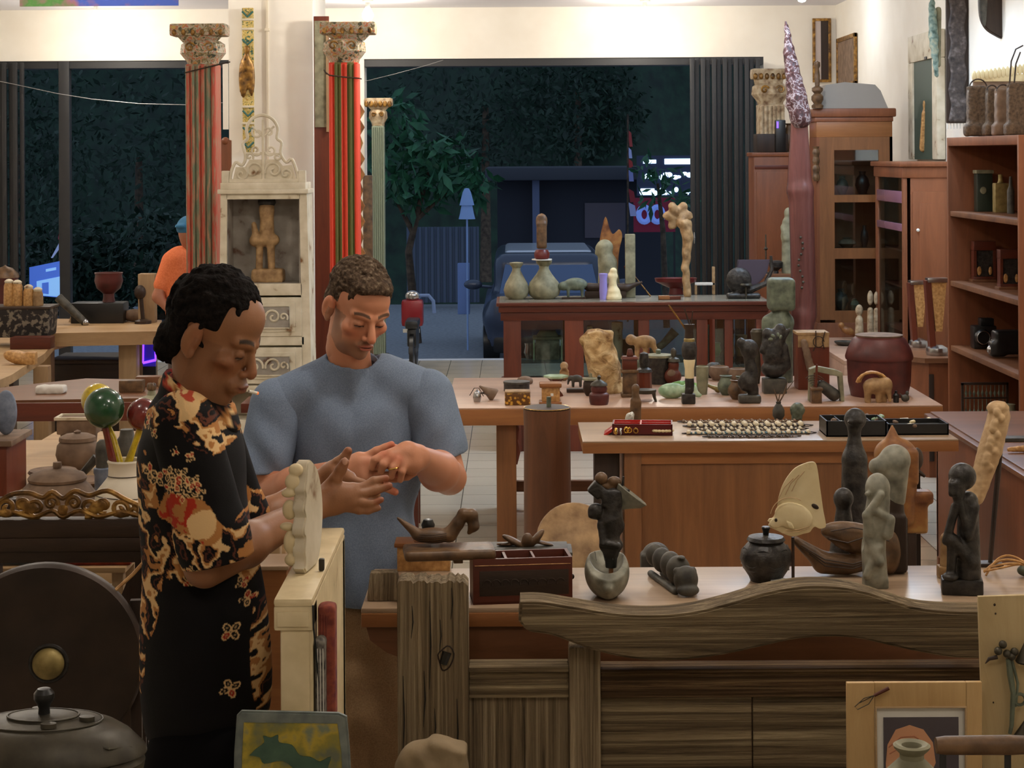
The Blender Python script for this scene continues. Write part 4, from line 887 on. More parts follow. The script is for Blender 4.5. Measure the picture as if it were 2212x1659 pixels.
# --- the man in the batik shirt ---
Y2 = 3.72
p2 = bpy.data.objects.new('person', None); COL.objects.link(p2); p2.location = (P(420, 1000, Y2).x, Y2, 0); O2 = Vector(p2.location)
tagit(p2, 'person with black curly hair and dark batik shirt, in profile, gesturing with open hands', 'person')
hm2 = headmat(P(462, 716, 3.70), 76, 25, 0, 1.0) @ Matrix.Diagonal((1, .9, 1.02, 1))
hv, hf = head_solid(.0028, .96, .97, 1, (0, -.022, -.125))
hc = head_colour(hv, SK2, (112, 62, 46), (30, 20, 14), (90, 62, 44), .25)
pieces = [(place(hv, hm2), hf, hc)]
nb2 = P(398, 905, 3.74); sh2 = P(388, 905, 3.60); sh2f = P(440, 905, 3.90)
el2 = P(432, 1215, 3.56); wr2 = P(668, 1092, 3.93)
el2f = P(520, 1150, 3.98); wr2f = P(672, 1040, 4.12)
bod = [('c', T3(P(412, 900, 3.73)), T3(hm2@Vector((0, -.012, -.09))), .054, .050, {'k': .01}), ('e', T3(P(410, 1060, 3.74)), (.07, .13, .15)), ('e', T3(P(430, 1300, 3.74)), (.08, .12, .25)),
       ('c', T3(nb2), T3(sh2), .04, .045), ('c', T3(nb2), T3(sh2f), .04, .045), ('c', T3(sh2), T3(el2), .048, .040), ('c', T3(sh2f), T3(el2f), .048, .038),
       ('c', T3(P(430, 1450, 3.66)), T3(P(425, 2360, 3.66)), .060, .035), ('c', T3(P(440, 1450, 3.80)), T3(P(440, 2330, 3.80)), .060, .035)]
v, f = solid(bod, .008, .015); pieces.append((v, f, None))
Ya = 3.95
A = forearm(el2, wr2, .042, .025, .043)
A += chain([wr2, P(712, 1062, Ya), P(752, 1056, Ya+.01)], [.026, .027, .018], .012)+chain([wr2, P(712, 1082, Ya), P(750, 1082, Ya)], [.024, .024, .016], .012)+chain([P(690, 1075, Ya), P(742, 1070, Ya)], [.026, .020], .012)
A += finger(pix([(700, 1052, Ya), (716, 1030, Ya-.005), (728, 1010, Ya-.005), (736, 995, Ya-.005)]), [.018, .0135, .012, .0105])
A += finger(pix([(752, 1052, Ya+.01), (776, 1049, Ya+.02), (798, 1036, Ya+.03), (825, 1030, Ya+.04)]), [.0125, .0105, .0098, .0078])
A += finger(pix([(752, 1064, Ya+.0), (776, 1063, Ya+.01), (802, 1056, Ya+.02), (832, 1046, Ya+.03)]), [.0125, .0108, .0100, .0080])
A += finger(pix([(750, 1078, Ya), (772, 1082, Ya), (792, 1084, Ya+.01), (814, 1076, Ya+.015)]), [.0115, .0100, .0090, .0070])
A += finger(pix([(744, 1092, Ya), (766, 1098, Ya), (786, 1099, Ya+.01), (808, 1094, Ya+.01)]), [.0105, .0090, .0082, .0066])
v, f = solid(A, .0028, .01); pieces.append((v, f, None))
Yb = 4.12
Bq = forearm(el2f, wr2f, .040, .024, .040)
Bq += chain([wr2f, P(712, 1018, Yb), P(745, 1030, Yb+.01)], [.024, .026, .018], .012)
Bq += finger(pix([(700, 1012, Yb), (722, 995, Yb-.005), (736, 984, Yb-.005), (744, 970, Yb-.005)]), [.016, .0130, .0112, .0098])
for i, (x, y) in enumerate(((800, 1050), (806, 1066), (800, 1082), (784, 1094))):
    Bq += finger(pix([(744, 1030+i*10, Yb), (772, 1040+i*11, Yb), (x, y, Yb)]), [.0115, .010, .008])
v, f = solid(Bq, .0028, .01); pieces.append((v, f, None))
tips2 = pix([(736, 995, Ya), (825, 1030, Ya+.04), (832, 1046, Ya+.03), (814, 1076, Ya+.01), (744, 970, Yb)])
pieces = [(v, f, c if c is not None else skincol(v, SK2, tips2)) for v, f, c in pieces]
V, Fq, C = join(pieces); link('body', rawmesh('body', rel(V, O2), Fq, C), M['skin'], p2)
hv, hf = hair_solid('curly', .0035, 8); link('hair', rawmesh('hair', rel(place(hv, hm2), O2), hf), M['hair2'], p2)
for (x, y, Y, a) in ((737, 994, Ya-.0145, 0),):
    q = P(x, y, Y)-O2; g = G(1.0).run([('E', q.x, q.y, q.z+.002, .006, .003, .0085, 10)]); link('thumbnail', mesh_from(g, 'thumbnail'), plain('nail', (206, 158, 134), .3), p2)
# batik print
def fract_noise(x, z, seed, s):
    r = np.random.default_rng(seed); out = np.zeros_like(x); amp = 1
    for o in range(4):
        for _ in range(3):
            a = r.uniform(0, 2*np.pi); ph = r.uniform(0, 9); fr = (2**o)/s*r.uniform(.7, 1.3)
            out += amp*np.sin((x*np.cos(a)+z*np.sin(a))*fr+ph+1.3*np.sin((z*np.cos(a)-x*np.sin(a))*fr*.6+ph*2))
        amp *= .55
    return out/5
FLOWERS = [(348, 990, 17), (397, 985, 15), (425, 985, 15), (412, 1005, 15), (440, 1005, 15), (398, 1015, 13), (452, 1000, 14), (366, 1000, 18), (462, 1022, 13), (428, 1028, 13), (410, 938, 9), (361, 905, 11), (331, 897, 11), (380, 815, 12), (372, 800, 10), (443, 950, 10),
           (512, 1328, 19), (510, 1446, 19), (540, 1270, 14), (455, 1195, 16), (430, 1215, 13), (530, 1235, 12), (303, 1262, 8), (445, 1180, 10), (350, 868, 9), (522, 1180, 10)]
def batik(V, ox):
    u = (V[:, 0]+ox)/.00093*1.0; k = Y2/F; px = CX+(V[:, 0]+ox)/k; py = HY+(H-V[:, 2])/k
    side = V[:, 1]
    base = lina((15, 13, 14)); col = np.repeat(base[None], len(V), 0)
    cream, ochre, red, brown = lina((222, 184, 130)), lina((176, 120, 66)), lina((170, 42, 26)), lina((92, 50, 34))
    # swirling water bands, on the shoulder, the sleeve and down the back
    n1 = fract_noise(px, py, 3, 34); n2 = fract_noise(px+30, py*1.1, 5, 22); n3 = fract_noise(px, py, 11, 9)
    def patch(cx, cy, rx, ry, rot=0):
        a = math.radians(rot); dx, dy = px-cx, py-cy; x2, y2 = dx*math.cos(a)+dy*math.sin(a), -dx*math.sin(a)+dy*math.cos(a)
        return 1-np.sqrt((x2/rx)**2+(y2/ry)**2)
    zone = np.maximum.reduce([patch(430, 850, 75, 34, 40)+.2, patch(400, 1150, 60, 40, -15)+.05*n1, patch(435, 1140, 110, 80, 10), patch(330, 1150, 42, 190, 0), patch(300, 1370, 26, 110, 0), patch(470, 905, 50, 34, 40), patch(545, 1150, 34, 90, 12), patch(350, 880, 60, 18, -30), patch(570, 1420, 22, 150, -3)])
    w = n1+.5*n2
    m = (zone > -.05)*((np.abs(np.mod(w*1.6+50, 1)-.5) < .20+.1*n3)); col = blend(col, m.astype(float), ochre)
    m2 = (zone > 0)*((np.abs(np.mod(w*1.6+50.08, 1)-.5) < .10)); col = blend(col, m2.astype(float), cream)
    m3 = (zone > 0)*((np.abs(np.mod(w*1.6+50.62, 1)-.5) < .05)); col = blend(col, m3.astype(float), brown)
    z2 = np.maximum(patch(425, 1065, 72, 44, 5), patch(480, 1095, 30, 34)); nz = z2+.22*n2
    m = nz > .12; col = blend(col, m.astype(float), ochre); m = (nz > .18)*(n3+.3*n1 > .05)*(px < 475); col = blend(col, m*.95, red)
    m = (patch(470, 1085, 34, 32, -20)+.15*n3) > .1; col = blend(col, m.astype(float), cream)
    cf = patch(405, 828, 60, 40, 40); m = (cf > 0)*(n1 > -.2); col = blend(col, m*.9, cream); m = (cf > 0)*(np.abs(n2-.3) < .10); col = blend(col, m*.9, red)
    for i, (fx, fy, R_) in enumerate(FLOWERS):
        R_ = R_*1.12
        dx, dy = px-fx, py-fy; a0 = .35*i
        for j in range(4):
            a = a0+j*math.pi/2; cxq, cyq = fx+R_*.52*math.cos(a), fy+R_*.52*math.sin(a)
            ex, ey = (px-cxq)*math.cos(a)+(py-cyq)*math.sin(a), -(px-cxq)*math.sin(a)+(py-cyq)*math.cos(a)
            d = np.sqrt((ex/(R_*.5))**2+(ey/(R_*.34))**2)
            col = np.where((d < 1)[:, None], cream[None], col)
            inner = red if (i+j) % 3 == 0 else base
            col = np.where((d < .66)[:, None], inner[None], col)
            col = np.where(((d < .26))[:, None], cream[None]*.6, col)
    fade = (py > 1560)
    return np.where(fade[:, None], base[None], col)
tp = [('e', T3(P(405, 980, 3.74)), (.102, .180, .13)), ('e', T3(P(408, 1090, 3.74)), (.106, .175, .22)), ('e', T3(P(425, 1290, 3.74)), (.118, .17, .25)), ('e', T3(P(432, 1440, 3.74)), (.132, .17, .28)),
      ('c', T3(P(398, 915, 3.74)), T3(sh2), .062, .064), ('c', T3(P(398, 915, 3.74)), T3(sh2f), .062, .064),
      ('c', T3(P(396, 890, 3.74)), T3(P(410, 850, 3.735)), .074, .066, {'k': .03}),
      ('-c', T3(P(418, 862, 3.73)), T3(P(436, 790, 3.73)), .052, .068, {'k': .004}),
      ('-b', T3(P(430, 1632, 3.74)), (.4, .4, .06), .002, {'k': .003})]
bt = []
v, f = solid(tp, .0027, .025); bt.append((v, f))
for sh_, sl_, r0_, cut in ((sh2, P(448, 1150, 3.575), .064, P(462, 1262, 3.60)), (sh2f, P(498, 1110, 3.95), .062, P(512, 1205, 3.95))):
    d_ = (Vector(sl_)-Vector(sh_)).normalized(); e_ = Vector(sl_)+d_*.05
    v, f = solid([('c', T3(sh_), T3(sl_), r0_, .070, {'k': .02}), ('c', T3(sl_), T3(e_), .070, .071, {'k': .02}), ('-b', T3(cut), (.12, .12, .055), .002, (0, -12, 0), {'k': .004})], .0027, .02); bt.append((v, f))
res = []
for v, f in bt:
    w = np.sin(v[:, 0]/.03+1.5*np.sin(v[:, 2]/.12))*np.sin(v[:, 2]/.09+v[:, 0]/.05); v = v+np.stack([w*.002, -w*.004, w*.001], 1); res.append((v, f, batik(v, 0)))
V, Fq, C = join(res); link('batik_shirt', rawmesh('batik_shirt', rel(V, O2), Fq, C), M['cloth'], p2)
pt = [('c', T3(P(426, 1640, 3.66)), T3(P(425, 2330, 3.66)), .118, .06), ('c', T3(P(440, 1640, 3.80)), T3(P(440, 2290, 3.80)), .118, .06)]
v, f = shirt(pt, .009, .003, .07, 2); v[:, 2] = np.maximum(v[:, 2], .05); link('trousers', rawmesh('trousers', rel(v, O2), f), plain('black_cotton', (12, 11, 12), .95, spec=.1), p2)
for yy in (3.66, 3.82):
    g = G(1.0).run([('S', [('b', (.05, yy-O2.y, .035), (.10, .035, .012), .022)], .01)]); link('shoe', mesh_from(g, 'shoe'), plain('black_shoe', (24, 22, 22), .5), p2)

# --- the person in orange, back to the camera ---
Y3 = 12.3; k3 = Y3/F
p3 = bpy.data.objects.new('person', None); COL.objects.link(p3); p3.location = (P(415, 700, Y3).x, Y3, 0); O3 = Vector(p3.location)
tagit(p3, 'person in an orange T-shirt and blue cap standing by the faded column', 'person')
q = lambda x, y, d=0: P(x, y, Y3+d)
bod = [('e', T3(q(408, 492)), (.075, .095, .11)), ('c', T3(q(410, 510)), T3(q(412, 545)), .052, .055), ('c', T3(q(412, 580)), T3(q(415, 680)), .09, .09), ('c', T3(q(362, 560)), T3(q(338, 632, -.06)), .048, .038), ('c', T3(q(338, 632, -.06)), T3(q(368, 668, -.10)), .036, .026), ('e', T3(q(374, 674, -.1)), (.03, .02, .035)),
       ('c', T3(q(470, 560)), T3(q(488, 640, -.06)), .048, .038), ('c', T3(q(392, 700)), T3(q(380, 960)), .08, .045), ('c', T3(q(440, 700)), T3(q(440, 960)), .08, .045)]
bod += [('c', T3(q(374+i*3, 680, -.1)), T3(q(374+i*3, 692, -.1)), .008, .006, {'k': .004}) for i in range(4)]+[('c', T3(q(370, 672, -.1)), T3(q(384, 682, -.11)), .009, .007, {'k': .004})]
v, f = solid(bod, .011, .03); link('body', rawmesh('body', rel(v, O3), f, np.repeat(lina((170, 110, 82))[None], len(v), 0)), M['skin'], p3)
v, f = solid([('c', T3(q(388, 556)), T3(q(390, 700)), .105, .112), ('c', T3(q(436, 556)), T3(q(436, 700)), .105, .112), ('c', T3(q(366, 556)), T3(q(346, 606, -.04)), .062, .054), ('c', T3(q(462, 556)), T3(q(482, 606, -.04)), .062, .054)], .011, .03)
link('t_shirt', rawmesh('t_shirt', rel(v, O3), f), mottle('orange_cotton', [(.3, (222, 112, 66)), (.7, (238, 134, 86))], 100, .9, .1), p3)
v, f = solid([('c', T3(q(394, 700)), T3(q(382, 820)), .10, .08), ('c', T3(q(438, 700)), T3(q(438, 820)), .10, .08)], .012, .03); link('shorts', rawmesh('shorts', rel(v, O3), f), plain('patterned_shorts', (96, 84, 78), .9), p3)
v, f = solid([('e', T3(q(408, 484)), (.088, .105, .085)), ('e', T3(q(392, 480, -.07)), (.05, .05, .02)), ('-b', T3(q(408, 520)), (.2, .2, .07), .01)], .008, .01); link('cap', rawmesh('cap', rel(v, O3), f), plain('blue_cap', (44, 110, 150), .8), p3)
for s in (380, 440):
    g = G(1.0).run([('S', [('b', (q(s, 960).x-O3.x, -.04, .035), (.035, .09, .012), .02)], .012)]); link('shoe', mesh_from(g, 'shoe'), plain('sandal', (50, 44, 40), .6), p3)

def collar(name, ctr, ax, ay, tilt, rings, parent, O, mat, colf=None):
    """a band round the neck: rings of (spread, rise)"""
    n = 48; V = []
    for sp_, rz_ in rings:
        for i in range(n):
            a = 2*math.pi*i/n; V.append((ctr[0]+ax*sp_*math.cos(a), ctr[1]+ay*sp_*math.sin(a), ctr[2]-tilt[0]*math.cos(a)+tilt[1]*math.sin(a)+rz_))
    V = np.array(V); Fq = np.array([(j*n+i, j*n+(i+1) % n, (j+1)*n+(i+1) % n, (j+1)*n+i) for j in range(len(rings)-1) for i in range(n)])
    return link(name, rawmesh(name, V-np.array(O), Fq, colf(V, 0) if colf else None), mat, parent)
def dens(r, m=5):
    out = []
    for (a, b), (c, d) in zip(r, r[1:]): out += [(a+(c-a)*i/m, b+(d-b)*i/m) for i in range(m)]
    return out+[r[-1]]
c0 = P(424, 838, 3.735); collar('shirt_collar', c0, .064, .076, (.034, 0), dens([(.90, -.030), (.96, .0), (1.02, .012), (1.12, .004), (1.30, -.038), (1.27, -.044), (1.10, -.02)]), p2, O2, M['cloth'], batik)
c1 = P(758, 776, 5.02); collar('neckband', c1, .066, .060, (.004, .020), [(.95, -.012), (.98, .0), (1.0, .005), (1.03, .003), (1.06, -.010), (1.05, -.03)], p1, O1, M['tee'])

a_, b_ = P(531, 838, 3.70), P(551, 843, 3.715)
ci = Th('cigarette', 'short lit cigarette between the lips of the person in the batik shirt', 'cigarette', 0, 0, world=tuple(a_))
ci.part('paper', M['paper'], [('T', [(0, 0, 0), tuple((b_-a_)*.85)], .0032, 8)]); ci.part('ember', plain('ember', (220, 120, 60), .6, emit=.6), [('T', [tuple((b_-a_)*.85), tuple(b_-a_)], .0033, 8)])
# ---------------- on the foreground counter ----------------
def arc(cx, cz, r, a0, a1, n=10, y=0): return [(cx+r*math.cos(math.radians(a0+(a1-a0)*i/n)), y, cz+r*math.sin(math.radians(a0+(a1-a0)*i/n))) for i in range(n+1)]
def scroll(cx, cz, r, a0, turns, sgn=1, y=0, n=22, grow=.12): return [(cx+(r*(grow+(1-grow)*i/n))*math.cos(math.radians(a0)+sgn*turns*2*math.pi*i/n), y, cz+(r*(grow+(1-grow)*i/n))*math.sin(math.radians(a0)+sgn*turns*2*math.pi*i/n)) for i in range(n+1)]
t = Th('slide_lid_box', 'long dark wooden box with three open compartments and its lid slid aside', 'box', 1120, 1304, Z=ZC, rz=6)
t.part('body', M['mahog'], [('B', -110, 106, 0, 90, 0, 6), ('B', -110, 106, 0, 7, 0, 98, 1), ('B', -110, 106, 83, 90, 0, 98, 1), ('B', -110, -103, 7, 83, 0, 98), ('B', 99, 106, 7, 83, 0, 98), ('B', -40, -34, 7, 83, 0, 96), ('B', 22, 27, 7, 83, 0, 96), ('B', -103, 99, 7, 83, 60, 64)])
t.part('carved_panel', M['dark'], [('B', -96, 98, -1, 1, 18, 72, 1)]+[('T', arc(-80+i*20, 44, 9, 20, 200, 6, -2), 1.4, 5) for i in range(9)])
t.part('bead_line', M['rattan'], [('T', [(-106, -.5, 84), (102, -.5, 84)], .9, 5)])
t.part('knob', M['dark'], [('E', 110, 40, 46, 6)])
t.part('lid', M['brownc'], [('R', (0, 0, 0), (0, 0, 0), [('S', [('b', (-158, 50, 106), (94, 44, 6), 5)], 5, 3), ('B', -150, -130, 20, 90, 86, 101, 1)])], label='sliding lid pushed to the left')
lidz = ZC+117*t.k
bd_ = Th('wooden_duck', 'carved wooden duck with curled neck lying on the slid lid of the long box', 'carving', 925, 1217, Y=t.o.location.y+.05)
bd_.part('body', M['brownc'], [('S', [('e', (0, 0, 20), (46, 22, 17)), ('c', (-34, 0, 24), (-76, 0, 58), 12, 3), ('c', (36, 0, 22), (54, 0, 46), 17, 13), ('c', (54, 0, 46), (66, 0, 66), 13, 12), ('c', (66, 0, 66), (84, 0, 64), 12, 12), ('c', (84, 0, 64), (88, 0, 40), 13, 12), ('c', (88, 0, 40), (78, 0, 26), 11, 5)], 2.2, 6)])
bd_.part('feather_line', M['dark'], [('T', [(-40+i*3, -19+abs(i-3)*.6, 10+i*4), (0, -23+abs(i-3)*.8, 8+i*4.3), (30, -21+abs(i-3), 12+i*4)], .7, 4) for i in range(5)])
bd_.o.location.z = lidz+.002
t = Th('leaf_lid_box', 'dark lidded box with a carved flower on its flat lid behind the long box', 'box', 1128, 1248, Z=ZC)
t.part('body', M['dark'], [('B', -80, 80, 0, 70, 0, 46, 2)]); t.part('lid', M['stone_d'], [('B', -98, 98, -10, 84, 46, 56, 4), ('B', -88, 88, -4, 78, 56, 62, 3)])
t.part('flower', M['brownc'], [('S', [('e', (-28, 30, 72), (30, 14, 7), (0, 28, 0)), ('e', (20, 30, 78), (26, 14, 8), (0, -50, 0)), ('e', (0, 24, 76), (12, 10, 16), (0, 10, 0)), ('e', (34, 34, 68), (26, 12, 4), (0, 12, 0)), ('e', (-46, 34, 66), (22, 12, 4))], 2.4, 3)])
t = Th('rattan_box', 'small red brown box with woven sides and a round black knob behind the duck', 'box', 905, 1232, Z=ZC)
t.part('body', M['rattan'], [('B', -58, 56, 0, 60, 0, 52, 2)]); t.part('lid', M['orange'], [('B', -64, 62, -6, 66, 52, 62, 3), ('L', 8, 30, [(34, 62), (30, 70), (12, 76), (0, 78)], 20)]); t.part('knob', M['blk'], [('L', 8, 30, [(6, 74), (6, 80), (13, 86), (15, 95), (10, 106), (0, 109)], 18)])
one('round_fan_drum', 'pale round wooden disc with scored arcs standing behind the counter', 'disc', M['clay'], 0, 0, [('R', (52, -8, 10), (0, 0, 0), [('L', 0, 0, [(0, -.03), (.105, -.03), (.115, 0), (.11, .02), (.105, .024), (0, .026)], 36)])], world=P(1232, 1166, 5.5))
o = bpy.data.objects['round_fan_drum']; o.data.materials[0] = M['tan']
one('tree_stump', 'weathered stump supporting the round wooden disc behind the counter', 'stump', M['brownc'], 0, 0, [('S', [('c', (0, 0, .12), (0, 0, .60), .13, .09), ('e', (.06, 0, .3), (.07, .08, .25))], .02, .05, .008, .08)], world=(P(1245, 1225, 5.62).x, 5.62, 0))
# boat shaped stone and the dark figures in it
t = Th('stone_boat', 'small pale stone boat shaped bowl in front of the dark carved figures', 'bowl', 1302, 1301, Z=ZC)
t.part('hull', M['stone'], [('S', [('e', (0, 48, 54), (49, 78, 58)), ('c', (0, -24, 34), (0, 0, 30), 12, 26), ('-b', (0, 17, 131), (130, 160, 55), 1, (22, 0, 0), {'k': 3}), ('-e', (0, 52, 92), (37, 64, 40), (22, 0, 0), {'k': 3})], 3, 6)])
t.part('scored_line', M['stone_d'], [('T', [(-24+i*3, 20, 84), (-26+i*3, 50, 96)], .9, 5) for i in (0, 6, 12)])
f = Th('stacked_figures', 'dark wooden carving of figures stacked above a peg rising from the stone boat', 'sculpture', 1309, 1228, Y=t.o.location.y+42*t.k)
f.part('figure', M['black'], [('S', [('c', (0, 0, 30), (-2, 0, 100), 17, 24), ('e', (0, 0, 48), (26, 16, 20)), ('e', (0, 0, 90), (30, 18, 26)), ('e', (-33, -4, 122), (17, 15, 18)), ('e', (-42, -10, 114), (7, 7, 6)), ('c', (-22, -12, 95), (-18, -20, 56), 8, 7), ('c', (-18, -20, 56), (14, -20, 50), 7, 8),
      ('c', (4, 0, 110), (4, 0, 156), 22, 17), ('b', (2, 0, 150), (18, 12, 14), 4), ('b', (-30, 0, 168), (12, 9, 11), 4, (0, 40, 0)), ('c', (-22, 0, 160), (-4, 0, 150), 9, 10)], 2.6, 5)])
f.part('peg', M['blk'], [('L', 0, 0, [(12, 0), (15, 32), (16, 36), (17, 42), (15, 44)], 12)]); f.part('dowel', M['orange_v'], [('T', [(0, 0, -28), (0, 0, 2)], 5)])
f.part('ball', M['brownc'], [('E', -20, 0, 192, 14), ('S', [('c', (-20, 0, 180), (4, 4, 168), 7, 9), ('e', (8, 4, 184), (16, 12, 12))], 3, 4)])
f.part('gills', M['stone'], [('R', (0, 38, 0), (40, 0, 150), [('L', 40, 0, [(4, 120), (18, 134), (34, 148), (40, 160), (37, 162), (26, 152), (10, 140), (0, 134)], 24, 1, .55)])], label='pale frilled cup on one side')
f.part('leaf_cluster', M['black'], [('E', 30+8*math.cos(i*1.3), -3+3*math.sin(i), 150+9*math.sin(i*1.9)+i*1.5, 8, 4, 5, 8, (0, i*40, 0)) for i in range(8)]+[('T', [(16, 0, 168), (26, 0, 178), (28, 0, 196)], [3, 3, 2])])
t = Th('carved_bust', 'small dark bust seen from behind, standing past the back edge of the counter', 'carving', 1406, 1292, Y=5.15)
t.o.location.z = .70
t.part('bust', M['stone_d'], [('S', [('e', (0, 0, 126), (31, 28, 30)), ('c', (0, 0, 100), (0, 0, 80), 18, 24), ('e', (0, 0, 70), (34, 26, 22)), ('b', (-24, -4, 110), (6, 14, 20), 4), ('b', (0, 0, 20), (26, 20, 36), 6), ('-e', (6, -26, 108), (10, 8, 20))], 3, 6)])
one('display_plinth', 'plinth carrying the small bust behind the counter', 'plinth', M['dark_v'], 0, 0, [('B', -.07, .07, -.06, .06, 0, .70, .005)], world=(t.o.location.x, 5.15, 0))
t = Th('pig_row_carving', 'long dark carving like a row of rounded pigs lying end on across the counter', 'carving', 1472, 1292, Z=ZC, rz=8)
t.part('body', M['stone_d'], [('S', [('e', (0, 8, 34), (27, 22, 30)), ('e', (1, -8, 14), (25, 14, 13)), ('e', (-6, 55, 44), (27, 26, 32)), ('e', (-10, 110, 44), (24, 26, 30)), ('e', (-18, 160, 44), (23, 26, 28)), ('e', (-24, 205, 46), (22, 22, 26)), ('c', (-20, 20, 6), (-36, 200, 6), 8, 8), ('c', (20, 20, 6), (-8, 200, 6), 8, 8), ('-c', (-14, -22, 15), (14, -22, 15), 2, 2, {'k': 2}), ('e', (-20, 14, 52), (7, 6, 8)), ('e', (18, 14, 52), (7, 6, 8)), ('e', (-2, 40, 74), (9, 12, 5))], 3.2, 5)])
t = Th('carved_black_pot', 'round black carved pot with a knobbed lid near the fish carving', 'pot', 1650, 1271, Z=ZC)
t.part('body', M['black'], [('L', 0, 46, [(0, 0), (34, 0), (38, 10), (50, 28), (57, 48), (54, 66), (40, 82), (33, 86), (30, 84)], 40, 1, 1)]+[('T', [(55*math.cos(a)*(1-.1*((j-2)/2)**2), 46+55*math.sin(a)*(1-.1*((j-2)/2)**2), 30+j*10+5*math.sin(6*a)) for a in [i*math.pi/14 for i in range(-14, 15)]], 1.2, 5) for j in range(5)])
t.part('lid', M['black'], [('L', 0, 46, [(0, 82), (36, 83), (42, 89), (38, 96), (20, 99), (0, 100)], 32)]); t.part('knob', M['blk'], [('L', 0, 46, [(6, 98), (7, 108), (10, 116), (8, 118), (0, 118)], 16)])
t = Th('fish_carving', 'bone white carved angelfish on a thin rod and white base', 'carving', 1702, 1274, Z=ZC, rz=-8)
t.part('base', M['white'], [('B', -48, 48, -2, 34, 0, 10, 1)]); t.part('rod', M['dark_v'], [('T', [(0, 12, 8), (0, 12, 104)], 3.4, 8)])
fish = [(-54, 138), (-50, 143), (-42, 146), (-34, 166), (-30, 190), (-22, 215), (-10, 236), (6, 254), (26, 264), (42, 268), (50, 264), (54, 250), (58, 220), (62, 190), (66, 160), (70, 140), (70, 128), (58, 124), (48, 128), (42, 124), (36, 116), (22, 112), (2, 106), (-16, 110), (-34, 118), (-50, 126), (-52, 131), (-46, 134)]
t.part('body', M['ivory'], [('X', smoothline(fish, 3), 8, 16, 2), ('S', [('e', (2, 6, 150), (42, 7, 30), (0, 16, 0)), ('e', (-34, 8, 136), (18, 6, 12), (0, -20, 0))], 2.4, 5)])
t.part('fin_line', M['palewood_h'], [('T', [(-30+i*14, 6, 188+i*8), (-18+i*14, 5.5, 212+i*9), (2+i*12, 6, 232+i*8)], .9, 4) for i in range(3)]+[('T', [(-20+i*4, 1, 116+i*5), (10+i*2, 0, 118+i*5), (36, 4, 126+i*4)], .9, 4) for i in range(2)]+[('T', arc(-4, 148, 44, 60, 170, 10, 0), .9, 4)])
t.part('eye', M['dark'], [('E', -36, 1.5, 142, 3.2, 1.6, 4)]); t.part('pierced_hole', M['dark'], [('E', 48, 8, 172, 9, 2.5, 5, 10, (0, 30, 0))])
t.part('pectoral_fin', M['ivory'], [('S', [('e', (-10+i*3, -1, 134-i), (2.2, 2, 9), (0, -24, 0)) for i in range(4)], 1.4, 1.5)])
t = Th('carved_boat', 'dark polished wooden boat carved with flowing lines behind the grey stone figure', 'carving', 1830, 1256, Z=ZC)
t.part('hull', M['brownc'], [('S', [('c', (-118, 20, 76), (-60, 20, 30), 9, 22), ('c', (-60, 20, 28), (10, 20, 22), 24, 22), ('c', (10, 20, 22), (60, 20, 40), 18, 30), ('e', (20, 22, 78), (86, 26, 34), (0, 14, 0)), ('e', (84, 24, 50), (26, 24, 50)), ('-e', (-58, 4, 74), (56, 24, 14), (0, 12, 0)), ('-e', (36, 0, -2), (40, 60, 12))], 3.2, 6)])
t.part('carved_line', M['dark'], [('T', [(-110+8*j, -2, 70-9*j), (-60, -5, 40-7*j), (0, -6, 30-5*j), (36, -6, 40-4*j), (70, -4, 62-4*j)], 1.2, 4) for j in range(3)]+[('T', [(-50, -2, 84), (-10, -6, 76), (40, -6, 92), (80, -2, 78)], 1.4, 4), ('T', [(-46, 0, 100), (0, -3, 108), (60, -4, 98)], 1.2, 4)])
t = Th('grey_stone_figure', 'grey stone figure with raised hands to its face, praying, on the counter', 'sculpture', 1884, 1283, Z=ZC)
t.part('figure', M['stone'], [('S', [('b', (0, 24, 10), (22, 16, 8), 4), ('c', (0, 24, 20), (-4, 24, 90), 27, 26), ('c', (-4, 24, 90), (4, 24, 150), 26, 26), ('c', (4, 24, 150), (8, 24, 190), 27, 25), ('e', (6, 22, 214), (27, 26, 34)), ('c', (-16, 4, 122), (-22, 0, 160), 12, 10), ('c', (-22, 0, 160), (8, -6, 206), 10, 8), ('c', (22, 4, 120), (28, 2, 150), 14, 12), ('c', (28, 2, 150), (-4, -4, 170), 9, 8), ('c', (-18, 6, 110), (4, -2, 60), 10, 12), ('c', (4, 2, 90), (-22, 4, 30), 10, 9), ('e', (-20, 4, 206), (6, 6, 6)), ('-e', (-2, -6, 36), (5, 6, 6)), ('-e', (-30, 24, 100), (10, 12, 20)), ('-e', (34, 24, 90), (10, 14, 30))], 2.8, 4)])
t = Th('grey_bird_figure', 'smooth grey stone head on a dark rounded stand behind the praying figure', 'sculpture', 1918, 1256, Z=ZC)
t.part('head', M['stone'], [('S', [('c', (-26, 40, 232), (12, 40, 240), 18, 30), ('e', (14, 40, 246), (34, 26, 34)), ('c', (16, 40, 215), (16, 40, 160), 27, 20)], 3, 8)])
t.part('stand', M['dark_v'], [('S', [('b', (8, 40, 66), (20, 16, 56), 8), ('c', (12, 40, 110), (14, 40, 170), 22, 18)], 3.5, 6)]); t.part('side_block', M['blk'], [('B', 20, 44, 50, 90, 0, 118, 6)])
t = Th('tall_black_figure', 'tall slim blackened wooden figure with a round head standing before the jewellery table', 'sculpture', 1836, 1300, Y=5.3)
t.o.location.z = .66; zb = (P(1836, 890, 5.3).z-.66)/t.k
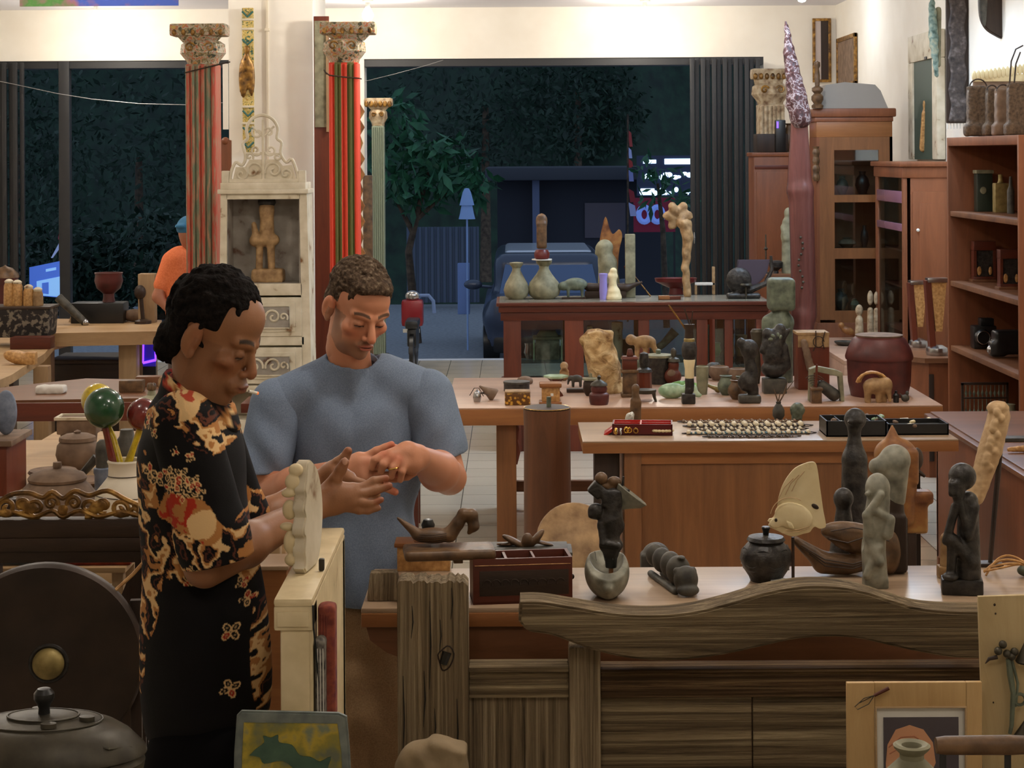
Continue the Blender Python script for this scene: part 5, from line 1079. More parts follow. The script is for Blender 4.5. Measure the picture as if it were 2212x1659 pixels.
t.part('figure', M['black'], [('S', [('e', (2, 0, zb-24), (24, 22, 24)), ('c', (0, 0, zb-46), (0, 0, zb-66), 15, 13), ('c', (0, 0, zb-74), (0, 0, zb-110), 16, 27), ('c', (0, 0, zb-110), (0, 0, zb-250), 27, 31), ('c', (0, 0, zb-250), (0, 0, 4), 31, 36), ('e', (-13, -20, zb-28), (7, 4, 5)), ('e', (10, -20, zb-28), (7, 4, 5))], 3.6, 5)])
one('display_plinth', 'plinth under the tall slim black figure behind the counter', 'plinth', M['dark_v'], 0, 0, [('B', -.09, .09, -.06, .06, 0, .66, .005)], world=(t.o.location.x, 5.3, 0))
t = Th('small_black_figure', 'small black round topped carving beside the tall black figure', 'carving', 1812, 1228, Z=ZC+.001, Y=None)
t.part('figure', M['black'], [('S', [('e', (2, 12, 140), (22, 20, 24)), ('c', (2, 12, 118), (2, 12, 30), 16, 30), ('b', (2, 12, 12), (26, 18, 10), 4)], 3.4, 5)])
t = Th('carved_horned_mask', 'worn brown wooden mask with a pointed horn on top and a long snout', 'mask', 1926, 1300, Y=5.5)
t.o.location.z = .5; zb = (P(1926, 926, 5.5).z-.5)/t.k
t.part('face', M['mask'], [('S', [('c', (-8, 0, zb-30), (-8, 0, zb-4), 15, 3, {'k': 3}), ('e', (-2, 0, zb-66), (46, 34, 38)), ('b', (4, 0, zb-90), (30, 22, 30), 10), ('c', (-30, -6, zb-110), (-52, -10, zb-132), 16, 10), ('e', (-40, -16, zb-96), (10, 8, 8)), ('c', (10, 0, zb-130), (16, 0, zb-200), 34, 26), ('-e', (-24, -30, zb-82), (12, 8, 7)), ('-e', (8, -32, zb-84), (9, 8, 8))], 3.4, 5)])
t.part('hair_knot', M['dark'], [('E', 46, 6, zb-76, 14, 14, 24), ('T', [(44, 4, zb-100), (62, 0, zb-114)], [6, 3])])
t.part('shoulder_block', M['mask'], [('S', [('b', (44, 4, zb-158), (28, 16, 8), 6), ('b', (40, 4, zb-200), (20, 14, 30), 6)], 4, 6)])
t.part('stand', M['dark_v'], [('B', -22, 40, -14, 24, 0, zb-210, 3)])
one('display_plinth', 'plinth under the horned mask behind the counter', 'plinth', M['dark_v'], 0, 0, [('B', -.08, .1, -.06, .08, 0, .5, .005)], world=(t.o.location.x, 5.5, 0))
t = Th('seated_dark_figure', 'dark carved figure crouching with hands at its chin on a square base', 'sculpture', 2068, 1299, Z=ZC, rz=-10)
t.part('base', M['black'], [('B', -44, 44, -2, 52, 0, 34, 5)])
t.part('figure', M['black'], [('S', [('c', (14, 26, 40), (14, 26, 200), 27, 22), ('e', (2, 22, 254), (30, 28, 30)), ('c', (-8, 10, 236), (-8, 6, 210), 18, 12), ('b', (-18, 0, 232), (7, 6, 14), 4), ('c', (-14, 12, 190), (-34, 6, 116), 10, 9), ('c', (-34, 6, 116), (-12, 2, 196), 8, 8), ('c', (26, 12, 190), (12, 4, 130), 12, 10), ('c', (12, 4, 130), (-4, 2, 198), 9, 8), ('c', (20, 14, 70), (-20, 6, 120), 17, 13), ('c', (-20, 6, 120), (-24, 8, 44), 12, 10), ('e', (-26, 2, 40), (18, 18, 9)), ('-e', (-24, -6, 250), (8, 6, 4))], 3, 4)])
t = Th('pale_horn_carving', 'pale carved horn shaped wood with fruit relief leaning on a dark stick', 'carving', 2100, 1240, Z=ZC)
t.part('stick', M['dark_v'], [('T', [(34, 24, 4), (52, 40, 150), (74, 56, 330)], [5, 6, 6], 8)])
t.part('horn', M['palewood_h'], [('S', [('c', (4, 30, 150), (40, 40, 250), 20, 26), ('c', (40, 40, 250), (62, 48, 322), 26, 24), ('e', (58, 44, 340), (24, 20, 16))]+[('e', (26+r_*1.4+7*math.cos(i*2.1), 16+r_*.3, 214+r_*6), (9, 9, 10)) for i, r_ in enumerate(range(0, 22, 2))], 3, 2.5, 1.2, 6)])
t.part('stand', M['dark_v'], [('B', 10, 60, 8, 46, 0, 8, 2)])
one('cream_figurine', 'small cream and brown figurine behind the crouching dark figure', 'figurine', M['tan'], 2036, 1262, [('B', -18, 18, 0, 30, 0, 26, 3), ('S', [('c', (0, 14, 26), (0, 14, 70), 14, 12), ('e', (0, 14, 84), (12, 12, 14))], 2.4, 3)], Z=ZC)
one('rattan_loops', 'loose loops of pale rattan cane lying at the right end of the counter', 'cane', M['rattan'], 2165, 1262, [('T', [(-44+110*u, 10+20*math.sin(5*u+j), 4+40*math.sin(3.1*u)*(1-.2*j)+j*3) for u in [i/14 for i in range(15)]], 2.6, 6) for j in range(4)], Z=ZC)
one('green_stone', 'green mottled stone at the right edge of the counter', 'stone', M['stone_g'], 2214, 1262, [('S', [('e', (0, 10, 14), (26, 16, 14))], 3, 3)], Z=ZC)
one('raw_wood_block', 'rough grey wooden block at the left end of the counter', 'block', M['weather_v'], 820, 1296, [('B', -40, 34, 0, 40, 0, 62, 6, .8)], Z=ZC)
# ---------------- right foreground ----------------
Yp = 3.7
t = Th('framed_photo', 'pale pine frame holding a photo of a head wrapped in orange cloth', 'picture', 1960, 1700, Y=Yp)
t.part('frame', M['palewood'], [('B', -146, -86, 0, 14, -60, 215, 2), ('B', 112, 146, 0, 14, -60, 215, 2), ('B', -86, 112, 0, 14, 160, 215, 2), ('B', -86, 112, 0, 14, -60, -20, 2)])
t.part('moulding', M['palewood_h'], [('T', [(-84, -1, -20), (-84, -1, 162), (110, -1, 162), (110, -1, -20)], 3, 6)])
t.part('mat_board', M['paper'], [('B', -86, 112, 8, 10, -20, 160)])
t.part('photo', plain('photo_ground', (84, 76, 80), .5), [('B', -66, 96, 5, 8, -20, 138)])
t.part('photo_subject', plain('photo_orange', (214, 156, 116), .6), [('X', [(-60, -20), (-62, 40), (-58, 80), (-40, 112), (-10, 122), (20, 112), (40, 84), (46, 40), (34, 14), (24, -20)], 4, 5.5)])
t.part('photo_cloth_fold', plain('photo_fold', (178, 116, 82), .6), [('T', [(-56, 3.8, 74), (-30, 3.8, 96), (0, 3.8, 98), (30, 3.8, 78)], 1.6, 4), ('T', [(-54, 3.8, 60), (-20, 3.8, 80), (30, 3.8, 70)], 1.4, 4)])
t = Th('whisk_tool', 'small brown handled wire tool hanging on the top left of the pine frame', 'tool', 1872, 1516, Y=Yp-.012)
t.part('handle', M['mahog'], [('T', [(2, 0, 4), (34, 0, 20)], [3.4, 4.4], 8)]); t.part('wire', M['bronze'], [('T', [(2, 0, 4), (-20, 0, -2), (-40, 0, -20), (-34, 0, -26), (-10, 0, -14), (2, 0, 4)], 1.1, 5), ('T', [(2, 0, 4), (-30, 0, -12)], 1, 5)])
t = Th('display_board', 'pale board hung with dark fruits and verdigris pieces at the right edge', 'board', 2160, 1700, Y=Yp+.05)
t.part('board', wood('bleached_board', (168, 144, 100), (206, 186, 142), 2, 3, 6, .7, .15), [('R', (0, -1.6, 0), (0, 0, 0), [('B', -50, 90, 0, 12, -40, 400, 2)])])
t.part('nail_hole', M['dark'], [('E', -26, -1, 381, 2.6, 1.5, 3), ('E', -24, -1, 362, 2, 1.5, 2.2), ('E', -30, -1, 170, 1.6, 1.5, 2)])
h_ = Th('fruit_hanging', 'cluster of dark round fruits with green metal stems hung on the pale board', 'ornament', 2150, 1600, Y=Yp+.03)
h_.part('fruit', M['bronze'], [('E', x, -4, z, 9, 9, 9, 12) for x, z in ((1, 196), (-9, 182), (10, 176), (26, 180), (20, 170))]); h_.part('stem', M['stone_g'], [('T', [(14, 0, 164), (18, 0, 130), (24, 0, 90), (20, 0, 20), (16, 0, 2)], [6, 7, 6, 5, 4], 6), ('T', [(22, 0, 160), (34, 0, 110), (30, 0, 60)], [3, 3, 2])])
h_.part('loop', M['stone_g'], [('T', arc(38, 76, 12, 0, 340, 12), 3.5, 6)]); h_.part('bell', M['bronze'], [('L', 50, -4, [(0, 212), (3, 200), (14, 176), (22, 160), (19, 156), (0, 156)], 16), ('R', (0, 18, 0), (40, 0, 20), [('L', 44, -4, [(0, 40), (6, 20), (15, -10), (16, -14), (0, -14)], 16)])]); h_.part('tendril', M['dark'], [('T', [(-10, 0, 168), (-28, 0, 164), (-36, 0, 154)], [5, 4, 1])])
t = Th('celadon_vase', 'grey green vase neck with a rolled rim at the bottom right', 'vase', 1953, 1760, Y=3.3)
t.part('body', M['clay_g'], [('L', 0, 0, [(40, -174), (62, -120), (70, -60), (66, 0), (62, 40), (58, 80), (36, 102), (26, 112), (26, 122), (38, 134), (40, 140), (34, 144), (22, 140), (18, 132), (18, 112)], 36)])
t = Th('rolling_handle', 'thick dark wooden roller on black iron brackets at the bottom right corner', 'roller', 2105, 1780, Y=3.15)
t.part('roller', M['brownc'], [('R', (0, 90, 0), (0, 0, 158), [('L', 0, 0, [(0, -102), (17, -100), (20, -80), (21, 60), (19, 98), (0, 100)], 28, 1, 1, 158)])]); t.part('bracket', M['blk'], [('B', -92, -78, -3, 3, -228, 142, 1)]); t.part('bracket', M['blk'], [('B', 48, 62, -3, 3, -228, 142, 1)]); t.part('base', M['dark'], [('B', -100, 90, -24, 24, -231, -220, 2)])
zf = .66
one('work_bench', 'low bench under the vase and the roller, below the frame edge', 'bench', M['dark'], 0, 0, [('B', -.35, .3, -.15, .75, zf-.04, zf), ('B', -.34, -.30, -.14, -.10, 0, zf-.04), ('B', .25, .29, -.14, -.10, 0, zf-.04), ('B', -.34, -.30, .70, .74, 0, zf-.04), ('B', .25, .29, .70, .74, 0, zf-.04)], world=(t.o.location.x, 3.15, 0))
one('river_stone', 'rounded grey brown stone in front of the weathered post', 'stone', M['rock2'], 915, 1700, [('S', [('e', (0, 10, 40), (80, 50, 56)), ('e', (-20, 6, 70), (44, 36, 30)), ('b', (30, 8, 62), (30, 28, 26), 12, (0, 16, 0))], 5, 14, 2.2, 18)], Y=3.95)
o = bpy.data.objects['river_stone']; zs = o.location.z-16*3.95/F
one('stone_stand', 'low stand below the frame under the rounded stone', 'stand', M['dark_v'], 0, 0, [('B', -.08, .08, -.04, .06, 0, zs, .005)], world=(o.location.x, 3.95, 0))
# painted chest at the bottom
t = Th('painted_chair_back', 'blue and yellow painted chair back with a faded green creature, at the bottom', 'chair', 615, 1720, Y=3.1)
m, nt, b = newmat('yellow_green_paint'); Lk = nt.links
tc = nd(nt, 'ShaderNodeTexCoord'); n1 = nd(nt, 'ShaderNodeTexNoise'); n1.inputs['Scale'].default_value = 22; n1.inputs['Detail'].default_value = 5; Lk.new(tc.outputs['Object'], n1.inputs['Vector'])
r_ = ramp(nt, [(.36, (92, 96, 74)), (.48, (128, 118, 40)), (.56, (164, 142, 40)), (.66, (104, 112, 92))]); Lk.new(n1.outputs[0], r_.inputs[0]); Lk.new(r_.outputs[0], b.inputs['Base Color']); b.inputs['Roughness'].default_value = .5
outl = [(-130, -60), (-126, 100), (-120, 180), (-110, 190), (100, 184), (118, 176), (124, 100), (130, -60)]
t.part('frame', mottle('blue_grey_paint', [(.3, (78, 86, 84)), (.7, (120, 126, 118))], 30, .5, .3), [('X', outl, 0, 16, 4)])
t.part('panel', m, [('X', [(-112, -60), (-108, 100), (-104, 166), (98, 162), (106, 100), (112, -60)], -3, 1, 1)])
t.part('creature', mottle('faded_teal_paint', [(.3, (44, 70, 58)), (.7, (70, 96, 76))], 26, .5, .2), [('X', smoothline([(-78, 110), (-60, 124), (-62, 138), (-46, 134), (-30, 140), (-28, 124), (0, 118), (16, 96), (40, 92), (60, 82), (84, 92), (76, 62), (82, 30), (60, 24), (50, 0), (-20, -30), (-20, 20), (4, 60), (-20, 84), (-60, 78), (-70, 92), (-92, 96)], 3), -5, -2)])
t.part('leg', M['dark_v'], [('B', -128, -112, 0, 16, -(t.o.location.z/t.k), -55)]); t.part('leg', M['dark_v'], [('B', 112, 128, 0, 16, -(t.o.location.z/t.k), -55)])
# cream carved stand with hanging cloths
Yc = 3.3; kc = Yc/F
t = Th('cream_cloth_rack', 'cream crackle painted rack with a square headed post, a top rail and folded cloths', 'rack', 622, 1290, Y=Yc)
zfl = -(t.o.location.z/t.k)
t.part('post', M['cream'], [('B', -30, 40, 0, 80, zfl, -56, 12)]); t.part('post_head', M['cream'], [('B', -42, 42, -6, 84, -66, -12, 6), ('B', -34, 34, -10, -6, -56, -24, 3)])
t.part('top_rail', M['cream'], [('B', -42, 42, -8, 760, -14, 4, 7)])
t.part('side_panel', M['cream'], [('B', 34, 42, 0, 760, zfl*.4, -14, 3), ('B', -42, 42, 700, 760, zfl, -14, 8)])
t.part('rope', M['blk'], [('T', [(43, -8, -10), (44, -6, -60), (48, 0, -110), (54, 4, -200), (60, 10, -300)], 2.2, 6)])
cc = Th('carved_crest', 'cream carved scalloped crest standing on top of the cream rack', 'carving', 640, 1250, Y=3.5)
cc.part('plate', M['chalk'], [('R', (0, 0, 82), (0, 0, 0), [('X', smoothline([(-10, 0), (60, 0), (100, 8), (130, 60), (140, 110), (128, 160), (96, 205), (60, 228), (30, 238), (14, 236), (4, 220), (-2, 200), (-14, 180), (-8, 165), (-22, 140), (-12, 120), (-26, 100), (-24, 84), (-14, 76), (-22, 50), (-16, 28), (-24, 12)], 4), -14, 14, 4)])])
cc.part('scallop', M['cream'], [('S', [('e', (-14+dx, -4, z), (16, 12, h), {'k': 4}) for dx, z, h in ((4, 222, 14), (-4, 196, 18), (-12, 172, 10), (-10, 136, 22), (-16, 100, 9), (-8, 66, 26), (-6, 28, 14))], 2.6, 4)])
cc.part('hook', M['bronze'], [('B', 36, 48, 10, 24, 0, 26, 3)])
cc.o.location.z = t.o.location.z+4*t.k+.001
for nm, lab, mt, x0, dy, dz, wd in (('folded_cloth', 'folded rust red striped cloth hanging on the cream rack', mottle('rust_stripe_cloth', [(.35, (104, 46, 36)), (.5, (140, 70, 52)), (.65, (96, 40, 50))], 30, .9, .4), 50, 40, -22, 34), ('folded_cloth', 'folded grey and black striped cloth hanging in front of the red one', mottle('grey_stripe_cloth', [(.35, (52, 48, 46)), (.5, (118, 112, 102)), (.65, (70, 62, 60))], 40, .9, .4), 47, 2, -86, 18)):
    c_ = Th(nm, lab, 'textile', 622, 1290, Y=Yc, group='cloths on the cream rack')
    c_.part('cloth', mt, [('S', [('b', (x0+wd/2, dy+24, dz-160), (wd/2-5, 18, 150), 7), ('e', (x0+wd/2, dy+24, dz-12), (wd/2+2, 26, 14))], 3, 6)])
    c_.part('fold_line', M['paper'] if wd < 20 else M['maroon'], [('T', [(x0+4+i*6, dy-1, dz-20), (x0+5+i*6, dy-1, dz-300)], .8, 4) for i in range(3)])
# ---------------- on the jewellery table ----------------
t = Th('red_tray', 'red lacquer tray divided into cells holding rings and trinkets', 'tray', 1375, 944, Z=ZB, rz=-5)
t.part('tray', M['redlac_d'], [('B', -60, 70, 0, 70, 0, 3), ('B', -60, 70, 0, 3, 0, 24), ('B', -60, 70, 67, 70, 0, 24), ('B', -60, -57, 0, 70, 0, 24), ('B', 67, 70, 0, 70, 0, 24)])
t.part('lining', M['redlac'], [('B', -57, 67, 3, 67, 3, 6), ('B', 0, 3, 3, 67, 3, 24), ('B', -57, 67, 32, 35, 3, 24), ('B', -57, 67, 65, 67, 3, 24), ('B', -57, -56, 3, 67, 3, 25)])
t.part('tilted_lid', M['redlac'], [('R', (0, -36, 0), (-66, 0, 10), [('B', -82, -56, 4, 60, 4, 10, 1)])])
def scatter(n, name, lab, cat, mats, x0, x1, y0, y1, Z, fn, seed, grp, Yfix=None):
    r = random.Random(seed); firsts = []
    for i in range(n):
        px, py = r.uniform(x0, x1), r.uniform(y0, y1)
        if i < len(mats):
            o = one(name, lab, cat, mats[i], px, py, fn(r), Z=Z, group=grp, rz=r.uniform(0, 180)); firsts.append(o)
        else:
            s_ = firsts[i % len(firsts)]; o = s_.copy(); COL.objects.link(o); o.location = PZ(px, py, Z); o.rotation_euler = (0, 0, r.uniform(0, 3)); sc = r.uniform(.8, 1.2); o.scale = (sc,)*3
    return firsts
ringop = lambda r: [('R', (90, 0, 0), (0, 0, 5), [('T', [(5*math.cos(a), 5*math.sin(a), 5) for a in [i*math.pi/8 for i in range(17)]], 1.5, 6)]), ('E', 0, 0, 10, 3, 3, 2.6, 8)]
Zt = ZB+.012
scatter(12, 'silver_ring', 'silver ring lying in the cells of the red lacquer tray', 'ring', [M['steel'], M['gold_r'], M['brass']], 1322, 1372, 930, 942, Zt, ringop, 3, 'rings in the red tray')
one('crystal_trinket', 'clear faceted trinket standing at the back of the red tray', 'trinket', plain('crystal', (200, 200, 190), .1, .3), 1353, 922, [('S', [('e', (0, 0, 14), (10, 7, 14)), ('e', (6, 0, 24), (5, 5, 7))], 2, 2, 1.2, 4)], Z=Zt)
one('bead_bracelet', 'dark green bead bracelet coiled in the red tray', 'bracelet', plain('green_beads', (30, 74, 46), .3), 1408, 922, [('E', 16*math.cos(a), 7*math.sin(a), 3, 3, 3, 3, 8) for a in [i*math.pi/9 for i in range(18)]], Z=Zt)
one('shell_bracelet', 'cream shell bracelet lying in the red tray', 'bracelet', M['ivory'], 1424, 938, [('E', 20*math.cos(a), 8*math.sin(a), 4, 5, 3.4, 3.2, 8) for a in [i*math.pi/8 for i in range(16)]], Z=Zt)
# necklaces: strands of beads laid in rows
def strand(lab, px0, px1, py, big, mats, seed, step=6.4, sag=5):
    t = Th('bead_necklace', lab, 'necklace', (px0+px1)/2, py, Z=ZB, group='bead necklaces laid on the jewellery table')
    r = random.Random(seed); L_ = (px1-px0); n = int(L_/step); ops = [[], []]
    for row in (0, 1):
        for i in range(n):
            x = -L_/2+i*step+r.uniform(-1, 1); y = (row*2-1)*9*(1-((x/(L_/2))**2)*.5)+r.uniform(-1.5, 1.5)
            R_ = big if (i % 4 == 0) else big*.55; ops[i % 2].append(('E', x, y, R_, R_, R_, R_, 8))
    t.part('bead', mats[0], ops[0]); t.part('bead', mats[1], ops[1]); t.part('cord', M['dark'], [('T', [(-L_/2-14, 4, 2), (-L_/2, -10, 2), (0, -16, 2), (L_/2, -10, 2), (L_/2+12, 6, 2), (L_/2, 14, 2), (0, 16, 2), (-L_/2, 10, 2), (-L_/2-14, 4, 2)], 1.1, 5)])
    for c in t.o.children:
        if c.name.startswith('bead'): c['kind'] = 'stuff'
bw, bb_, bt_ = plain('pearl_beads', (216, 204, 176), .3), plain('dark_beads', (54, 44, 36), .35), plain('teal_beads', (40, 92, 110), .3)
bm_ = plain('brown_beads', (120, 92, 66), .35)
strand('back row necklace of small brown beads nearest the long table', 1470, 1715, 918, 3.2, (bm_, bw), 1, 4.6)
strand('second necklace from the back, with large cream nuggets', 1482, 1738, 928, 6.0, (bw, bb_), 2, 6)
strand('middle necklace of small cream beads on dark spacers', 1500, 1728, 935, 3.6, (bw, bb_), 3, 4.6)
strand('necklace of cream and blue teal beads near the table front', 1480, 1745, 944, 5.0, (bw, bt_), 4, 5.4)
strand('front row necklace of tiny dark beads at the table edge', 1524, 1712, 951, 2.9, (bb_, bm_), 5, 4.2)
def tray(name, lab, px, py, w, d, hh, rz, mt, slots):
    t = Th(name, lab, 'tray', px, py, Z=ZB, rz=rz)
    ops = [('B', 0, w, 0, d, 0, 3), ('B', 0, w, 0, 3, 0, hh), ('B', 0, w, d-3, d, 0, hh), ('B', 0, 3, 0, d, 0, hh), ('B', w-3, w, 0, d, 0, hh)]
    t.part('tray', mt, ops)
    t.part('cushion', plain('dark_velvet', (26, 28, 26), .9), [('B', 3, w-3, 3, d-3, 3, hh*.62)])
    for i in range(1, slots): t.part('divider', mt, [('B', w*i/slots-1, w*i/slots+1, 3, d-3, 3, hh-2)])
    return t
tr1 = tray('black_tray', 'deep black tray with slots of rings and shells, right of the necklaces', 1778, 952, 130, 96, 34, 0, M['blk'], 4)
tr2 = tray('black_tray', 'flat black tray with shells and a white card at the right end of the table', 1912, 950, 130, 84, 24, 0, M['blk'], 1)
shop = lambda r: [('S', [('e', (0, 0, 4), (8, 5, 4)), ('e', (4, 1, 6), (4, 3, 3))], 1.8, 1.5)]
shells = [M['ivory'], M['clay'], M['jade'], plain('pink_shell', (200, 170, 150), .35)]
scatter(18, 'polished_shell', 'small polished shell in the slots of the deep black tray', 'shell', shells, 1786, 1898, 909, 928, ZB+.041, shop, 8, 'shells in the black trays')
scatter(7, 'sea_shell', 'small polished shell in the flat black tray', 'shell', shells[:2], 1924, 2010, 920, 936, ZB+.029, shop, 9, 'shells in the flat tray')
one('price_card', 'small blank white card lying in the flat black tray', 'card', M['paper'], 1952, 922, [('R', (30, 0, 20), (0, 0, 0), [('B', -10, 10, 0, 14, 0, .6)])], Z=ZB+.029)
one('standing_figurine', 'slim tan figurine standing behind the red tray', 'figurine', M['brownc'], 1367, 917, [('S', [('c', (0, 6, 4), (2, 6, 44), 11, 10), ('c', (2, 6, 44), (-1, 6, 62), 9, 8), ('e', (0, 6, 74), (9, 8, 10)), ('c', (-8, 2, 50), (-10, 0, 24), 4, 4)], 2.2, 4)], Z=ZB)
t = Th('twig_vase', 'dark round vase with thin bare twigs at the back of the jewellery table', 'vase', 1676, 914, Z=ZB)
t.part('body', M['stone_d'], [('L', 0, 8, [(8, 0), (13, 8), (13, 20), (8, 30), (5, 34), (6, 38)], 18)]); t.part('twig', M['brownc'], [('T', [(0, 8, 34), (-6, 8, 54), (-10, 8, 66)], [2, 1.4, .8], 5), ('T', [(0, 8, 34), (14, 8, 58), (34, 8, 84)], [2, 1.3, .6], 5), ('T', [(10, 8, 52), (20, 8, 80)], [1.2, .6], 5), ('T', [(0, 8, 40), (4, 8, 58)], [1.6, .8], 5)])
one('mossy_ball_plant', 'small grey green mossy ball plant beside the twig vase', 'plant', M['stone_g'], 1717, 914, [('S', [('e', (0, 8, 20), (16, 14, 16)), ('b', (-2, 8, 5), (9, 8, 4), 2)], 2, 3, 1.4, 4)], Z=ZB)
t = Th('log_drum', 'tall hollow log container with a peg in its lid before the long table', 'container', 1173, 1180, Y=8.25); kk = t.k; t.o.location.z = 0; zt = P(1173, 884, 8.25).z/kk
t.part('trunk', M['teak_v'], [('L', 0, 0, [(50, 0), (52, 60), (50, zt-40), (51, zt-8), (51, zt)], 36)]); t.part('lid', M['dark'], [('L', 0, 0, [(50, zt), (51, zt+3), (44, zt+5), (0, zt+4)], 36)]); t.part('rim', M['brass'], [('T', [(50*math.cos(a), 50*math.sin(a), zt+3) for a in [i*math.pi/16 for i in range(33)]], 1.2, 5)]); t.part('peg', M['stone_g'], [('L', 4, 0, [(5, zt+3), (5, zt+26), (0, zt+27)], 10)])
# ---------------- on the long table ----------------
def TT(name, lab, cat, px, py, parts, group=None, rz=0):
    t = Th(name, lab, cat, px, py, Z=ZT, group=group, rz=rz)
    for p in parts: t.part(*p)
    return t
TT('metal_bell', 'small shiny metal bell with wire arms near the left end of the long table', 'bell', 1024, 868, [('bell', M['steel'], [('L', 0, 6, [(7, 0), (9, 10), (7, 20), (0, 28)], 14)]), ('wire', M['dark'], [('T', [(-16, 6, 14), (-6, 6, 30), (4, 6, 30), (14, 6, 12)], .9, 5), ('T', [(6, 6, 20), (26, 6, 14)], .9, 5)])])
TT('shell_horn', 'pinkish horn with a dark stem beside the metal bell', 'horn', 1058, 864, [('horn', M['clay'], [('R', (0, -58, 0), (0, 6, 12), [('L', 0, 6, [(14, -6), (15, -2), (10, 10), (4, 26), (2, 34)], 14, 1, 1, 12)])]), ('stem', M['dark'], [('T', [(-10, 6, 18), (-26, 6, 14)], 2)])])
TT('round_tin', 'flat dark round tin behind the mosaic box', 'tin', 1110, 846, [('body', M['black'], [('L', 0, 12, [(28, 0), (28, 18), (0, 18)], 28)]), ('lid', M['stone_d'], [('L', 0, 12, [(29, 17), (29, 21), (10, 23), (0, 23)], 28)])])
TT('mosaic_box', 'small yellow box patterned like cracked eggshell', 'box', 1110, 876, [('body', mottle('eggshell_mosaic', [(.1, (206, 160, 62)), (.34, (190, 140, 50)), (.5, (96, 60, 22))], 60, .4, .2, vor=True), [('B', -26, 29, 0, 44, 0, 26, 2)]), ('lid', M['tan'], [('B', -26, 29, 0, 44, 26, 30, 1.5)])], rz=0)
TT('orange_wood_box', 'small light orange wooden box on a stepped base', 'box', 1183, 875, [('base', M['orange'], [('B', -25, 24, -2, 42, 0, 6, 2)]), ('body', M['rattan'], [('B', -19, 20, 2, 36, 6, 36, 2)]), ('lid', M['orange'], [('B', -24, 24, -2, 40, 36, 46, 3)]), ('inlay', M['white'], [('B', 0, 6, 0, 2, 18, 24, .5)])])
TT('hexagon_dish', 'grey topped wooden pedestal dish behind the orange box', 'dish', 1195, 858, [('stem', M['mahog'], [('L', 0, 10, [(16, 0), (14, 5), (8, 12), (10, 30), (18, 38)], 6)]), ('top', M['jade'], [('L', 0, 10, [(18, 38), (27, 41), (27, 45), (0, 45)], 6)])])
TT('clay_dome', 'small tan dome shaped lump behind the round tin', 'pebble', 1128, 830, [('dome', M['clay'], [('S', [('e', (0, 6, 6), (18, 14, 11))], 2.4, 3)])])
TT('monkey_figurine', 'small seated brown monkey figurine by the case post', 'figurine', 1213, 824, [('figure', M['tan'], [('S', [('e', (0, 6, 12), (11, 9, 13)), ('e', (0, 4, 32), (9, 8, 9)), ('c', (-8, 0, 20), (-2, -4, 28), 3, 3), ('c', (8, 0, 20), (2, -4, 28), 3, 3)], 2, 3)])])
TT('elephant_figurine', 'small grey elephant figurine beside the tan rock', 'figurine', 1238, 838, [('figure', M['stone_d'], [('S', [('e', (2, 6, 18), (13, 7, 8)), ('e', (-11, 6, 19), (6, 5, 6)), ('c', (-15, 6, 17), (-17, 6, 6), 3, 2)]+[('c', (x, y, 14), (x, y, 2), 3.4, 3.2) for x in (-6, 10) for y in (3, 10)], 1.6, 2)])])
TT('flat_dark_tray', 'flat dark wooden slab under the little elephant', 'tray', 1246, 850, [('slab', M['dark'], [('B', -28, 26, 0, 20, 0, 8, 1)])])
TT('tan_rock', 'large upright tan rock with a pitted surface on the long table', 'rock', 1296, 852, [('rock', M['rock'], [('S', [('c', (14, 22, 10), (0, 22, 70), 34, 36), ('c', (0, 22, 70), (-14, 22, 108), 36, 30), ('e', (-36, 20, 112), (14, 14, 12)), ('b', (-6, 22, 108), (22, 18, 20), 6), ('e', (24, 20, 20), (24, 20, 20))], 4, 6, 3.6, 13)])])
TT('dark_red_jar', 'glossy dark red jar with a domed metal lid in front of the tan rock', 'jar', 1288, 877, [('body', M['redbox'], [('L', 0, 10, [(19, 0), (21, 6), (22, 20), (20, 24), (16, 26), (18, 34), (15, 42)], 24)]), ('lid', M['bronze'], [('L', 0, 10, [(19, 41), (17, 46), (7, 52), (3, 54), (4, 60), (0, 64)], 24)])])
TT('lidded_clay_pot', 'dark clay pot with a flat knobbed lid left of the dark red jar', 'pot', 1270, 858, [('body', M['dark'], [('L', 0, 10, [(10, 0), (17, 12), (16, 28), (13, 34)], 22)]), ('lid', M['clay_g'], [('L', 0, 10, [(18, 34), (17, 38), (4, 40), (3, 48), (0, 49)], 22)])])
TT('carved_lantern', 'stepped carved wooden tower box right of the tan rock', 'box', 1356, 862, [('body', M['brownc'], [('B', -16, 14, 4, 30, 8, 52, 2), ('B', -20, 18, 0, 34, 0, 8, 2), ('B', -20, 18, 0, 34, 52, 60, 3)]), ('roof', M['mahog'], [('B', -17, 15, 3, 31, 60, 82, 2), ('B', -20, 18, 0, 34, 82, 88, 2, .8), ('B', -8, 8, 10, 24, 88, 104, 3, .6)])])
TT('black_tower_jar', 'dark lidded wooden jar beside the stepped tower box', 'jar', 1386, 852, [('body', M['mahog_v'], [('L', 0, 10, [(15, 0), (17, 10), (16, 40), (17, 44)], 8)]), ('lid', M['black'], [('L', 0, 10, [(18, 44), (16, 50), (9, 54), (11, 66), (9, 84), (0, 88)], 18)])])
TT('footed_stand', 'small dark stand with curled legs in front of the tower box', 'stand', 1388, 872, [('top', M['bronze'], [('L', 0, 10, [(22, 18), (24, 22), (24, 26), (0, 26)], 24)])]+[('leg', M['bronze'], [('T', [(x*18, y, 20), (x*20, y, 8), (x*23, y, 0)], [4, 3, 2.4], 6)]) for x in (-1, 1) for y in (2, 20)])
